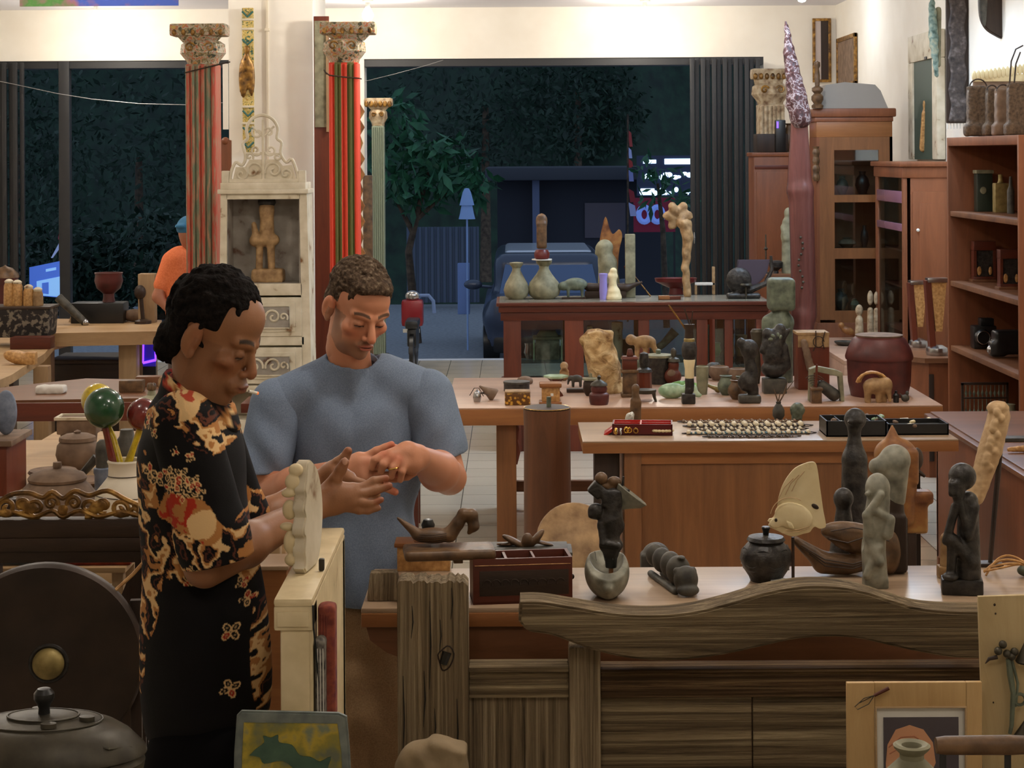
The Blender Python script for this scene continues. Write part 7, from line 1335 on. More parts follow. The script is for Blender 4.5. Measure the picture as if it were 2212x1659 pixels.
# ---------------- right wall ----------------
def hang(name, lab, cat, px, py, Yq, parts, rz=0):
    t = Th(name, lab, cat, px, py, Y=Yq, rz=rz)
    for p in parts: t.part(*p)
    return t
hang('framed_picture', 'tall dark framed picture with a gold edge hanging in the far corner', 'picture', 1777, 186, 17.37, [('frame', M['gold'], [('B', -20, -14, -6, 0, 0, 138, 1), ('B', 14, 20, -6, 0, 0, 138, 1), ('B', -14, 14, -6, 0, 132, 138, 1), ('B', -14, 14, -6, 0, 0, 6, 1)]), ('picture', M['dark_v'], [('B', -2, 14, -4, 0, 6, 132)]), ('mat_board', plain('mauve_mat', (190, 176, 170), .8), [('B', -14, -2, -4, 0, 6, 132)])])
fx = XR-.005
one('gold_framed_relief', 'gold framed brown relief panel on the right wall near the corner', 'picture', M['gold'], 0, 0, [('B', -.03, 0, 0, .9, 0, .04, .005), ('B', -.03, 0, 0, .04, 0, .46, .005), ('B', -.03, 0, .86, .9, 0, .46, .005), ('B', -.03, 0, 0, .9, .42, .46, .005)], world=(fx, 16.3, 2.58))
pr = bpy.data.objects['gold_framed_relief']; g = G(1.0).run([('B', -.02, -.004, .04, .86, .04, .42, 0)]); link('relief', mesh_from(g, 'relief'), M['clay'], pr)
t = Th('white_bark_frame', 'peeling white wooden frame with a dark green painting, above the plain cabinet', 'picture', 0, 0, world=(fx-.0, 13.0, 1.93))
t.part('frame', M['chalk'], [('B', -.06, -.0, 0, .95, .72, .92, .01), ('B', -.06, 0, 0, .16, 0, .72, .01), ('B', -.06, 0, .80, .95, 0, .72, .01)]); t.part('painting', plain('dark_green_painting', (62, 78, 66), .6), [('B', -.045, -.03, .16, .80, 0, .72)])
t.part('painted_figure', M['rattan'], [('S', [('c', (-.046, .5, .08), (-.046, .46, .34), .03, .02), ('e', (-.046, .46, .40), (.01, .03, .04))], .012, .02)]); t.part('clip', M['black_metal'], [('B', -.068, -.06, .3, .36, .72, .74)])
hang('green_dragon_carving', 'long blue green carved strip hanging on the right wall', 'carving', 2021, 182, 12.85, [('strip', mottle('verdigris_paint', [(.35, (70, 92, 84)), (.5, (128, 150, 140)), (.65, (168, 172, 150))], 26, .6, .8), [('S', [('c', (4, 0, 8), (-2, 0, 90), 5, 10), ('c', (-2, 0, 90), (-4, 0, 150), 10, 8), ('e', (-5, 0, 162), (7, 5, 10))], 2.6, 4, 1.6, 7)]), ('backing', M['clay_g'], [('S', [('c', (10, 5, 30), (10, 5, 150), 5, 7)], 2.8, 3)])])
hang('dark_carved_plank', 'very tall dark carved plank hanging left of the bags on the right wall', 'carving', 2070, 292, 12.35, [('plank', M['dark_v'], [('B', -24, 26, 0, 10, 14, 345, 3)]), ('carving', mottle('black_relief', [(.3, (34, 28, 26)), (.55, (70, 60, 56)), (.75, (110, 100, 96))], 30, .6, .9), [('S', [('c', (-14+9*i+(3 if j % 2 else -3), -2, 20+j*34), (-14+9*i+(-3 if j % 2 else 3), -2, 50+j*34), 4.5, 4.5) for i in range(4) for j in range(9)], 3, 3)]), ('tassel', M['cloth_w'], [('T', [(-22+i*7, 4, 16), (-22+i*7, 4, 2)], 1.4, 5) for i in range(7)])])
hang('hanging_shield', 'dark oval wooden shield hanging at the top right', 'shield', 2155, 96, 11.5, [('shield', M['dark_v'], [('X', smoothline([(-34, 150), (-36, 100), (-34, 50), (-22, 22), (0, 6), (18, 0), (26, 20), (34, 60), (36, 110), (36, 150)], 4), 0, 16, 3)]), ('edge', M['stone_d'], [('X', smoothline([(-34, 150), (-36, 100), (-34, 50), (-24, 26), (-20, 60), (-18, 100), (-16, 150)], 4), -3, 1, 1)])])
hang('shell_fringe_frame', 'mother of pearl fringed panel on the right wall behind the bags', 'panel', 2160, 195, 11.0, [('panel', M['clay'], [('B', -56, 70, 2, 8, -14, 10, 2)]), ('fringe', M['ivory'], [('E', -54+i*9, 0, 18+i*1.2, 5.4, 3, 12, 8) for i in range(14)]+[('B', -56, 70, 0, 6, 6, 22, 2)])])
for i, (px, w, h_, lab) in enumerate(((2112, 27, 112, 'brown woven bag at the left end of the bookcase top'), (2142, 16, 106, 'narrow grey brown woven bag beside the left end bag'), (2166, 20, 104, 'reddish woven bag in the middle of the bookcase top'), (2196, 24, 116, 'brown woven bag with a tall looped handle at the right edge'))):
    t = Th('woven_bag', lab, 'bag', px, 309, Y=10.75-.1*i, group='woven bags on the bookcase'); t.o.location.z = TB+.002
    t.part('bag', M['basket'] if i != 2 else M['clay'], [('S', [('b', (0, 12, 14), (w-6, 10, 8), 5), ('b', (3, 12, h_*.55), (w-9, 8, h_*.42), 4), ('-b', (3, 12, h_+2), (w-8, 4, 12), 1)], 3, 8, 1, 7)])
    t.part('handle', M['dark'], [('T', arc(4, h_-6, w*.7, 0, 180, 10, 8), 1.6, 5)] if i < 3 else [('T', [(-12, 8, h_-4), (-8, 8, h_+46), (2, 8, h_+72), (18, 8, h_+80)], 1.8, 5), ('T', [(-2, 8, h_-4), (2, 8, h_+40), (12, 8, h_+66)], 1.8, 5)])
# bookcase contents
def BS(name, lab, cat, px, Yq, Z, parts, group=None, rz=0):
    v = P(px, 400, Yq); t = Th(name, lab, cat, 0, 0, world=(v.x, Yq, Z), rz=rz, group=group); t.k = Yq/F
    for p in parts: t.part(*p)
    return t
BS('dark_green_tin', 'dark green rectangular tin with a pale lid on the top shelf', 'tin', 2127, 10.9, SH[0], [('body', plain('dark_green_tin', (40, 50, 40), .4), [('B', -17, 17, 0, 30, 0, 82, 2)]), ('lid', M['clay_g'], [('B', -19, 19, -2, 32, 82, 90, 2)]), ('label', M['clay_g'], [('E', -4, -1, 46, 7, 1.2, 8)])])
BS('tan_bottle', 'square tan bottle on the top shelf of the bookcase', 'bottle', 2164, 10.7, SH[0], [('body', M['boss'], [('B', -15, 15, 0, 26, 0, 64, 3)]), ('neck', M['boss'], [('L', 0, 13, [(7, 64), (5, 70), (5, 82), (0, 83)], 14)])])
BS('thin_dark_bottle', 'thin dark bottle behind the square tan one', 'bottle', 2186, 10.5, SH[0], [('body', M['stone_d'], [('L', 0, 13, [(8, 0), (8, 50), (4, 60), (3, 80), (0, 81)], 14)])])
for px, Yq, lab, hh in ((2125, 10.9, 'wooden mantel clock box with a glazed front on the second shelf', 88), (2182, 10.3, 'wooden radio box with pale dials next to the clock on the second shelf', 86)):
    BS('clock_box', lab, 'clock', px, Yq, SH[1], [('case', M['mahog'], [('B', -22, 26, 4, 34, 0, 12, 2), ('B', -22, -16, 4, 34, 12, hh-20), ('B', 20, 26, 4, 34, 12, hh-20), ('B', -22, 26, 4, 34, hh-20, hh, 2), ('B', -22, 26, 30, 34, 0, hh)]), ('front', M['black'], [('B', -17, 21, 8, 10, 12, hh-20)]), ('dial', M['rattan'], [('E', -10, 6, 24, 5, 2, 10)]), ('dial', M['rattan'], [('E', 14, 6, 24, 4, 2, 9)]), ('base', M['teak'], [('B', -26, 30, 0, 38, -.5, 6, 2)])], 'clocks on the second shelf')
BS('folding_camera', 'black old camera with a round lens on the third shelf', 'camera', 2128, 10.8, SH[2], [('body', M['blk'], [('B', -26, 24, 4, 40, 0, 50, 4), ('B', -10, 20, 10, 36, 50, 66, 3)]), ('lens', M['blk'], [('R', (90, 0, 0), (-8, 4, 26), [('L', -8, 4, [(16, -6), (18, 4), (14, 12), (0, 12)], 20, 1, 1, 26)])]), ('lens_ring', M['steel'], [('T', [(-8+14*math.cos(a), -9, 26+14*math.sin(a)) for a in [i*math.pi/8 for i in range(17)]], 1.1, 5)])])
BS('movie_camera', 'black movie camera with a silver nose on the third shelf', 'camera', 2176, 10.3, SH[2], [('body', M['blk'], [('S', [('b', (8, 24, 34), (30, 14, 20), 6), ('b', (-20, 20, 20), (12, 10, 12), 5)], 3.5, 6)]), ('nose', M['steel'], [('E', -34, 18, 18, 9, 9, 10), ('T', [(-30, 10, 34), (20, 10, 58)], 2.5)])])
BS('abacus', 'old dark wooden abacus leaning on the lowest visible shelf', 'abacus', 2122, 10.6, SH[3], [('frame', M['dark'], [('B', -46, 56, 10, 16, 0, 5), ('B', -46, 56, 10, 16, 96, 101), ('B', -46, -41, 10, 16, 0, 100), ('B', 51, 56, 10, 16, 0, 100), ('B', -41, 51, 10, 16, 66, 69)]), ('bead_row', M['stone_g'], [('L', -36+i*9, 13, [(1, 5), (3.4, 12), (3.4, 14), (1, 20), (3.4, 26), (1, 32), (3.4, 38), (1, 44), (1, 70), (3.4, 78), (1, 84), (1, 95)], 8) for i in range(10)])])
BS('brown_jar', 'tan cylinder jar with a pale top at the right of the abacus', 'jar', 2178, 10.0, SH[3], [('body', M['clay_g'], [('L', 0, 10, [(20, 0), (22, 40), (20, 72), (14, 80), (14, 90), (0, 91)], 22)])])
# goods on the side counter
one('corn_carving', 'knobbly orange brown carved cob on the side counter', 'carving', M['rattan'], 2196, 992, [('S', [('c', (-24, 0, 8), (30, 6, 9), 5, 9)], 2.2, 3, 1, 3)], Z=zI)
one('thin_book', 'thin grey book lying on the side counter at the right edge', 'book', M['stone_d'], 2180, 968, [('B', -40, 60, 0, 40, 0, 8, 1)], Z=zI)
# wedge lamps on the dresser
for px, py, s_, lab in ((1982, 762, .86, 'smaller dark wedge shaped lamp with a chrome foot at the back of the dresser'), (2022, 780, 1.0, 'taller wedge shaped lamp with an amber shade and a chrome foot by the bookcase')):
    t = Th('wedge_lamp', lab, 'lamp', px, py, Z=Zr, group='wedge lamps on the dresser')
    q_ = lambda o_: [tuple((v*s_ if isinstance(v, (int, float)) and i else v) for i, v in enumerate(x)) if x[0] in ('B',) else x for x in o_]
    t.part('foot', M['steel'], [('L', 0, 16, [(22*s_, 0), (24*s_, 6*s_), (22*s_, 16*s_), (12*s_, 22*s_), (0, 24*s_)], 28)])
    t.part('shade', M['rattan'], [('X', [(-14*s_, 160*s_), (20*s_, 160*s_), (10*s_, 52*s_), (-4*s_, 52*s_)], 6, 26, 1)])
    t.part('side_frame', M['mahog_v'], [('X', [(-26*s_, 162*s_), (-14*s_, 162*s_), (-4*s_, 20*s_), (-16*s_, 8*s_)], 4, 28, 1)]); t.part('cap', M['steel'], [('B', -22*s_, 22*s_, 2, 30, 158*s_, 168*s_, 2)])
# pieces on the low shelf
ZL = .65
for px, py, hh, w, lab in ((1853, 748, 80, 9, 'pale upright stone figure with a round top on the low pale shelf'), (1877, 742, 104, 7, 'left of the two tall slim pale stones'), (1890, 740, 100, 6, 'right of the two tall slim pale stones')):
    one('standing_stone', lab, 'stone', M['stripped'], px, py, [('S', [('c', (0, 8, 4), (0, 8, hh*.6), w*1.1, w*.9), ('e', (0, 8, hh*.85), (w*.95, w*.8, hh*.16))], 2.2, 4)], Z=ZL)
TD('wooden_bird', 'small red brown wooden bird on the low pale shelf', 'figurine', 1828, 742, [('body', M['mask'], [('S', [('e', (0, 8, 18), (16, 8, 9), (0, 24, 0)), ('e', (-14, 8, 30), (7, 6, 7)), ('c', (10, 8, 12), (24, 8, 4), 5, 2)], 2, 3)])], Z=ZL)
TD('flat_dark_dish', 'small dark green dish in front of the wooden bird', 'dish', 1822, 756, [('dish', M['stone_d'], [('L', 0, 12, [(14, 0), (22, 6), (23, 9), (18, 7), (0, 4)], 24)])], Z=ZL)
# tall carved prow with cloth, in front of the tall cabinet
Yr = 12.6; t = Th('tall_carved_prow', 'tall purple brown carved prow with red striped lower body, standing near the tall cabinet', 'carving', 1728, 0, Y=Yr); t.o.location.z = 0; k = t.k; z_ = lambda py: P(1728, py, Yr).z/k
t.part('blade', mottle('speckled_purple_paint', [(.36, (52, 28, 28)), (.5, (84, 48, 46)), (.56, (164, 150, 150)), (.6, (70, 40, 38)), (.72, (104, 76, 80))], 34, .5, .6), [('S', [('c', (-24, 0, z_(70)), (-20, 0, z_(120)), 6, 12), ('c', (-20, 0, z_(120)), (-4, 0, z_(220)), 13, 22), ('c', (-4, 0, z_(220)), (4, 0, z_(262)), 22, 24), ('e', (-22, 0, z_(235)), (9, 6, 8)), ('c', (-25, 0, z_(70)), (-27, 0, z_(56)), 4, 4)], 4, 6, 1.6, 8)])
t.part('body', M['prow'], [('S', [('c', (-4, 6, z_(262)), (-12, 8, z_(420)), 12, 14), ('c', (6, 6, z_(262)), (12, 8, z_(420)), 14, 18), ('c', (10, 8, z_(420)), (14, 10, z_(690)), 22, 24), ('c', (-8, 8, z_(420)), (0, 10, z_(690)), 14, 16), ('c', (8, 8, z_(690)), (8, 8, 20), 22, 30)], 5, 10)])
t.part('base', M['dark_v'], [('B', -30, 46, -20, 40, 0, 30, 3)])
t.part('bell_string', M['bronze'], [('E', 0+5*math.sin(i), -16, z_(520+i*12), 3, 3, 3, 8) for i in range(10)])
t = Th('turned_bedpost', 'turned wooden bedpost with stacked knobs standing on the tall glass cabinet', 'post', 1768, 243, Y=13.7); t.part('post', M['brownc'], [('L', 0, 6, [(12, 0), (13, 6), (8, 10), (13, 18), (13, 26), (7, 32), (12, 38), (12, 44), (5, 48), (6, 70), (4, 86), (7, 92), (6, 100), (0, 103)], 22)])
t.o.location.z = P(1848, 243, 13.75).z+.001
t = Th('brown_pot_on_cupboard', 'green brown jar on the narrow cupboard beside the stripped column', 'jar', 1706, 336, Y=14.75)
t.o.location = (P(1706, 336, 14.72).x, 14.72, P(1676, 336, 14.6).z+.001)
t.part('body', M['brownc'], [('L', 0, 6, [(9, 0), (14, 16), (15, 34), (8, 50), (6, 58), (10, 62), (0, 62)], 22)])
t = Th('small_projector', 'dark small device with a violet light beside the stripped column', 'device', 1672, 336, Y=14.62); t.o.location.z = P(1676, 336, 14.6).z+.001
t.part('body', M['blk'], [('B', 4, 26, 0, 20, 0, 70, 3)]); t.part('violet_light', plain('violet_light', (90, 60, 255), .4, emit=4), [('B', 6, 10, -1, 0, 52, 66)])
# greenish statue on a stand left of the tall prow
zst = 1.02; t = Th('greenish_statue', 'slim grey green statue of a robed figure beside the narrow cupboard', 'statue', 1700, 598, Y=13.6)
t.part('figure', M['clay_g'], [('S', [('c', (0, 6, 4), (-2, 6, 80), 14, 11), ('c', (-2, 6, 80), (0, 6, 110), 13, 12), ('e', (2, 6, 130), (10, 9, 13)), ('c', (-12, 2, 100), (-6, -4, 74), 5, 4)], 2.6, 5)]); zs_ = t.o.location.z
one('wooden_stand', 'small wooden stand under the grey green statue', 'stand', M['teak'], 0, 0, [('B', -.28, .1, -.1, .24, -.03, 0, .004), ('B', -.27, -.23, -.09, -.05, -zs_, -.03), ('B', .05, .09, -.09, -.05, -zs_, -.03), ('B', -.27, -.23, .19, .23, -zs_, -.03), ('B', .05, .09, .19, .23, -zs_, -.03)], world=tuple(t.o.location))
TD('thin_candlestick', 'thin dark candlestick on the small wooden stand', 'candlestick', 1652, 598, [('stick', M['bronze'], [('L', 0, 4, [(9, 0), (3, 4), (1.6, 10), (1.6, 50), (5, 54), (1.6, 58), (1.4, 84), (0, 85)], 12)])], Z=zs_)
one('brown_iron_pot', 'dark little footed pot on the small wooden stand', 'pot', M['black'], 1674, 598, [('L', 0, 6, [(6, 0), (5, 6), (14, 14), (15, 24), (10, 28), (0, 28)], 18)], Z=zs_)
# ---------------- left side ----------------
# carved chest / headboard in front left
Yg = 4.6; kg = Yg/F
t = Th('gilt_crested_frame', 'dark wooden frame topped with a gilt openwork carved crest at the left', 'frame', 120, 1115, Y=Yg); zf_ = -(t.o.location.z/t.k)
t.part('rail', M['dark'], [('B', -160, 190, 0, 40, -36, 4, 3), ('B', -160, 190, -3, 44, -64, -36, 2)]); t.part('lower_rail', M['dark'], [('B', -160, 190, 4, 40, -90, -64, 2)])
t.part('leg', M['dark_v'], [('B', 160, 186, 6, 36, zf_, -90)]); t.part('leg', M['dark_v'], [('B', -160, -134, 6, 36, zf_, -90)])
cr = [('T', scroll(x, 28+dz, r_, a, 1.3, d, 14), 5.6, 6) for x, dz, r_, a, d in ((-118, 0, 20, 90, 1), (-86, 6, 18, 0, -1), (-54, 0, 22, 180, 1), (-22, 10, 16, 90, -1), (28, 10, 16, 90, 1), (58, 0, 22, 0, -1), (92, 4, 18, 180, 1), (126, -4, 20, 90, -1), (158, -8, 15, 0, 1))]
cr += [('T', [(x, 14, z) for x, z in smoothline([(-150, 30), (-110, 56), (-70, 60), (-40, 50), (-20, 62), (4, 48), (30, 64), (60, 54), (100, 64), (140, 44), (180, 26)], 4)], 6, 6), ('T', [(x, 12, z) for x, z in smoothline([(-150, 8), (-110, 20), (-60, 8), (-20, 22), (4, 8), (40, 22), (80, 8), (130, 18), (180, 6)], 4)], 5.5, 6), ('S', [('e', (4, 12, 22), (12, 7, 14)), ('e', (-70, 12, 30), (22, 6, 14), (0, 20, 0)), ('e', (80, 12, 30), (22, 6, 14), (0, -20, 0)), ('e', (-120, 12, 16), (20, 6, 10)), ('e', (130, 12, 14), (22, 6, 10))], 3, 3, 1.5, 6)]
t.part('crest', M['gold'], cr)
one('red_cloth_strip', 'folded dark red and orange cloth on a shelf under the dark frame', 'textile', mottle('red_orange_cloth', [(.4, (100, 26, 22)), (.6, (150, 60, 30))], 12, .8, .2), 195, 1212, [('S', [('b', (0, 20, 20), (72, 16, 8), 8), ('b', (0, 16, 4), (74, 18, 3), 4)], 4, 4)], Y=4.75)
t = Th('low_table_left', 'pale low table under the folded red cloth behind the gong', 'table', 130, 1215, Y=4.72); zt_ = t.o.location.z
t.part('top', M['slab'], [('B', -220, 130, 0, 160, -12, 0, 2)]); t.part('leg', M['slab_v'], [('B', 100, 124, 4, 30, -zt_/t.k, -12)]); t.part('leg', M['slab_v'], [('B', 100, 124, 120, 150, -zt_/t.k, -12)]); t.part('leg', M['slab_v'], [('B', -214, -190, 4, 30, -zt_/t.k, -12)]); t.part('leg', M['slab_v'], [('B', -214, -190, 120, 150, -zt_/t.k, -12)])
one('dark_blue_cloth', 'dark blue folded cloth at the left edge under the dark frame', 'textile', plain('navy_cloth', (24, 28, 44), .9), 40, 1205, [('S', [('b', (0, 20, 22), (60, 16, 12), 8)], 4, 4)], Y=4.75)
for nm in ('red_cloth_strip', 'dark_blue_cloth'): bpy.data.objects[nm].location.z = zt_+.002
# gong
Yo = 4.15; t = Th('bronze_gong', 'large dark bronze gong with a worn brass boss at the lower left', 'gong', 82, 1418, Y=Yo, rz=6)
t.part('disc', M['gong'], [('R', (90, 0, 0), (0, 0, 0), [('L', 0, 0, [(206, -36), (211, -28), (212, 0), (206, 10), (150, 14), (120, 10), (80, 14), (56, 18), (0, 20)], 72)])])
t.part('boss', M['boss'], [('E', 12, -22, 2, 34, 26, 34, 28)]); t.part('boss_ring', M['black'], [('T', [(12+38*math.cos(a), -18, 2+38*math.sin(a)) for a in [i*math.pi/20 for i in range(41)]], 5, 8)])
zz_ = -(t.o.location.z/t.k)
t.part('stand', M['dark_v'], [('B', 180, 204, 30, 50, zz_, 120, 2), ('B', -210, -190, 30, 50, zz_, 120, 2), ('B', -210, 204, 30, 50, -240, -220, 2)]); t.part('cord', M['rattan'], [('T', [(150, 20, 146), (186, 36, 176), (208, 40, 200)], 4, 6)])
one('gong_cord_board', 'dark wooden board with a rope edge leaning between the gong and the batik shirt', 'board', M['dark_v'], 275, 1300, [('X', [(-60, -794), (-60, -60), (-10, 60), (14, 90), (26, 100), (26, -794)], 0, 14, 2)], Y=4.5)
# lidded bronze cauldron at the bottom left
t = Th('bronze_cauldron', 'large dark bronze lidded vessel with a round knob at the bottom left corner', 'vessel', 62, 1760, Y=3.1)
t.part('body', M['bronze'], [('L', 0, 60, [(150, -10), (190, 20), (214, 70), (222, 110), (214, 122), (226, 130)], 72, 1, .62)])
t.part('lid', M['bronze'], [('L', 0, 60, [(226, 128), (222, 140), (190, 172), (160, 190), (132, 196), (128, 200), (124, 201), (80, 206), (76, 210), (72, 211), (40, 214), (0, 214)], 72, 1, .62)])
t.part('lid_rib', M['bronze'], [('T', [(r_*math.cos(a), 60+r_*.62*math.sin(a), z) for a in [i*math.pi/24 for i in range(49)]], 2.4, 6) for r_, z in ((130, 199), (78, 210))]+[('T', [(x, 60-y*.62, z) for x, y, z in ((-190, 120, 136), (-120, 170, 158), (-20, 185, 162), (60, 165, 166), (110, 120, 172), (160, 130, 160), (200, 60, 150))], 3, 6)])
for x, y in ((100, -18), (28, -66), (-20, 50)): t.part('stud', M['bronze'], [('L', x, 60+y, [(17, 202), (17, 212), (0, 213)], 20, 1, .7)])
t.part('knob', M['blk'], [('L', 2, 60, [(13, 212), (12, 226), (16, 236), (22, 246), (22, 258), (14, 268), (0, 271)], 24)])
zst = t.o.location.z-10*t.k
one('vessel_stand', 'stand under the bronze vessel below the frame edge', 'stand', M['dark'], 0, 0, [('B', -.2, .2, -.12, .12, zst-.04, zst), ('B', -.18, -.14, -.10, -.06, 0, zst-.04), ('B', .14, .18, -.10, -.06, 0, zst-.04), ('B', -.18, -.14, .06, .10, 0, zst-.04), ('B', .14, .18, .06, .10, 0, zst-.04)], world=(t.o.location.x, 3.1+60*t.k, 0))
# pottery table behind the crest, top at .80
ZP = .80; Y0_ = 5.3
t = Th('pottery_table', 'rough wooden table crowded with clay pots behind the gilt crest', 'table', 0, 0, world=(0, Y0_, 0)); xa, xb = -2.35, P(470, 900, 6.0).x
t.part('top', M['slab'], [wbox(xa, xb, 0, 2.45, ZP-.04, ZP)]); t.part('leg', M['slab_v'], [wbox(xb-.08, xb-.02, .02, .08, 0, ZP-.04)]); t.part('leg', M['slab_v'], [wbox(xb-.08, xb-.02, 2.35, 2.42, 0, ZP-.04)]); t.part('leg', M['slab_v'], [wbox(xa+.02, xa+.08, .02, .08, 0, ZP-.04)]); t.part('leg', M['slab_v'], [wbox(xa+.02, xa+.08, 2.35, 2.42, 0, ZP-.04)])
def TP(name, lab, cat, px, py, parts, group=None, rz=0, Z=None):
    t = Th(name, lab, cat, px, py, Z=ZP if Z is None else Z, group=group, rz=rz)
    for p in parts: t.part(*p)
    return t
TP('lidded_clay_pot', 'wide low brown clay pot with a flat lid and stub knob, nearest the gilt crest', 'pot', 100, 1128, [('body', M['clay'], [('L', 0, 60, [(50, 0), (76, 12), (90, 34), (88, 56), (72, 78), (58, 92)], 48)]), ('lid', M['clay'], [('L', 0, 60, [(62, 92), (64, 98), (58, 106), (30, 116), (0, 119)], 44)]), ('knob', M['clay'], [('L', 0, 60, [(8, 116), (10, 124), (9, 132), (0, 133)], 16)])])
TP('lidded_clay_pot', 'taller red clay pot with a round lid behind the wide low one', 'pot', 150, 1012, [('body', M['clay'], [('L', 0, 40, [(24, 0), (40, 14), (47, 36), (44, 56), (36, 66)], 40)]), ('lid', M['clay'], [('L', 0, 40, [(40, 66), (39, 74), (26, 80), (0, 82)], 36)]), ('knob', M['clay'], [('L', 0, 40, [(6, 80), (8, 86), (0, 90)], 14)])])
TP('square_mortar', 'square topped brown wooden vessel behind the red clay pots', 'vessel', 150, 968, [('body', M['clay'], [('B', -36, 50, 0, 60, 40, 74, 4), ('L', 6, 30, [(24, 0), (38, 20), (40, 44)], 24)]), ('rim', M['chalk'], [('B', -40, -34, -2, 62, 74, 78), ('B', -40, 54, -4, 2, 72, 78), ('B', -34, 54, 56, 62, 74, 78)])])
TP('clay_oil_dish', 'round clay dish with a hollow rim left of the taller pot', 'dish', 96, 1040, [('dish', M['clay'], [('L', 0, 40, [(24, 0), (40, 14), (54, 26), (50, 31), (30, 28), (26, 20), (0, 20)], 40)])])
TP('clay_dish', 'shallow clay dish right of the hollow rimmed one', 'dish', 165, 1048, [('dish', M['clay'], [('L', 0, 30, [(20, 0), (38, 10), (50, 16), (46, 20), (20, 12), (0, 10)], 36)])])
TP('grey_metal_canister', 'tall grey metal canister beside the clay pots', 'canister', 208, 1094, [('body', M['bluestone'], [('L', 0, 20, [(17, 0), (17, 76), (19, 80), (19, 90), (16, 92)], 26)]), ('stopper', M['stone_d'], [('L', 0, 20, [(14, 92), (15, 130), (12, 146), (6, 152), (0, 153)], 20)])])
TP('grey_metal_canister', 'grey metal canister on the right of the white vase', 'canister', 290, 1080, [('body', M['bluestone'], [('L', 0, 20, [(14, 0), (14, 72), (16, 80), (12, 86), (0, 86)], 26)])])
TP('holed_block', 'dark wooden block with two rows of round holes at the left edge', 'block', 40, 1120, [('block', M['dark'], [('B', -70, 88, 0, 40, 30, 54, 2), ('B', -60, 80, 4, 36, 0, 30, 2)]), ('hole', M['blk'], [('L', -50+i*40+(14 if j else 0), 10+j*20, [(14, 53.6), (14, 54.6), (0, 54.6)], 16, 1, .45) for i in range(4) for j in (0, 1)])])
vj = TP('white_bottle_vase', 'large white vase with black brush marks holding painted rattles', 'vase', 252, 1142, [('body', mottle('white_crackle', [(.26, (70, 62, 54)), (.32, (206, 196, 174)), (.7, (226, 216, 196))], 7, .6, .1, detail=8), [('L', 0, 50, [(56, 0), (66, 10), (68, 60), (64, 84), (44, 108), (38, 116), (37, 140), (40, 148), (38, 152), (32, 150), (30, 120)], 44)]), ('line', M['dark'], [('T', [(66*math.cos(a), 50+66*math.sin(a), 76+2*math.sin(2*a)) for a in [-math.pi+i*math.pi/12 for i in range(13)]], 1, 4), ('T', [(39*math.cos(a), 50+39*math.sin(a), 118) for a in [-math.pi+i*math.pi/12 for i in range(13)]], 1, 4)])])
bx_, by_, Yv = 252, 1142, vj.o.location.y+50*vj.k
for nm, lab, px, py, r_, mt, hm_, path in (('painted_rattle', 'rattle with a large dark green ball on a maroon handle in the white vase', 222, 868, 43, M['green'], M['maroon'], [(222, 900), (226, 930), (236, 984), (246, 1040)]), ('painted_rattle', 'rattle with a yellow ball mostly hidden behind the green one', 196, 858, 36, M['yellow'], M['yellow'], [(206, 890), (232, 940), (250, 1000), (256, 1040)]), ('painted_rattle', 'rattle with a glossy maroon ball on a yellow handle in the white vase', 300, 886, 35, M['maroon'], M['yellow'], [(296, 910), (282, 950), (268, 990), (258, 1040)])):
    dy = {222: -.03, 196: .05, 300: .01}[px]
    t = Th(nm, lab, 'rattle', 252, 1060, Y=Yv, group='painted rattles in the white vase')
    q_ = lambda x, y: (x-252, dy/t.k, 1060-y)
    t.part('ball', mt, [('S', [('e', (px-252, dy/t.k, 1060-py), (r_, r_, r_*1.02))], 4)]); t.part('handle', hm_, [('T', [(px-252, dy/t.k, 1060-py)]+[(x-252, dy/t.k*(1-i/3), 1060-y) for i, (x, y) in enumerate(path)], [6, 8, 7, 9, 8], 10)])
TP('bark_offcut', 'curved piece of brown bark leaning on the white vase', 'bark', 250, 1140, [('bark', M['brownc'], [('R', (0, 38, 0), (0, -8, 30), [('B', -16, 14, -14, -6, 0, 84, 5)]), ('R', (0, 46, 0), (0, -8, 30), [('B', 8, 26, -18, -12, 6, 74, 5)])])])
TP('bark_sliver', 'thin dark bark sliver standing left of the white vase', 'bark', 205, 1140, [('bark', M['dark_v'], [('X', [(-14, 0), (6, 0), (10, 60), (14, 78), (4, 74), (-6, 40)], 0, 6, 1)])])
TP('lidded_jar', 'lidded cream jar with a flower knob and painted body behind the maroon ball', 'jar', 316, 945, [('body', M['tan'], [('L', 0, 24, [(26, 0), (36, 30), (36, 66), (28, 84)], 30)]), ('lid', M['clay_g'], [('L', 0, 24, [(30, 84), (28, 92), (10, 98), (8, 108), (0, 110)], 28)]), ('knob', M['brownc'], [('E', 6*math.cos(a), 24+6*math.sin(a), 116, 5, 5, 9, 8) for a in [i*math.pi/3 for i in range(6)]])], Z=.68)
TP('dark_scoop', 'dark bamboo scoop lying beside the taller clay pot', 'scoop', 190, 1030, [('scoop', M['stone_d'], [('T', [(-24, 20, 16), (6, 20, 50)], [8, 10], 8)])])
TP('dark_glass_jar', 'dark glass jar behind the yellow rattle handle', 'jar', 262, 1010, [('body', M['stone_d'], [('L', 0, 20, [(22, 0), (28, 20), (26, 60), (16, 76), (14, 90), (0, 90)], 26)])])
TP('small_wooden_box', 'small dark wooden box behind the green ball', 'box', 268, 962, [('body', M['teak'], [('B', -34, 30, 0, 40, 0, 20, 2)])])
TP('pebble_lump', 'pale lump of stone at the right of the wide low pot', 'stone', 150, 1132, [('lump', M['clay'], [('S', [('e', (0, 10, 12), (30, 14, 13))], 4, 3)])])
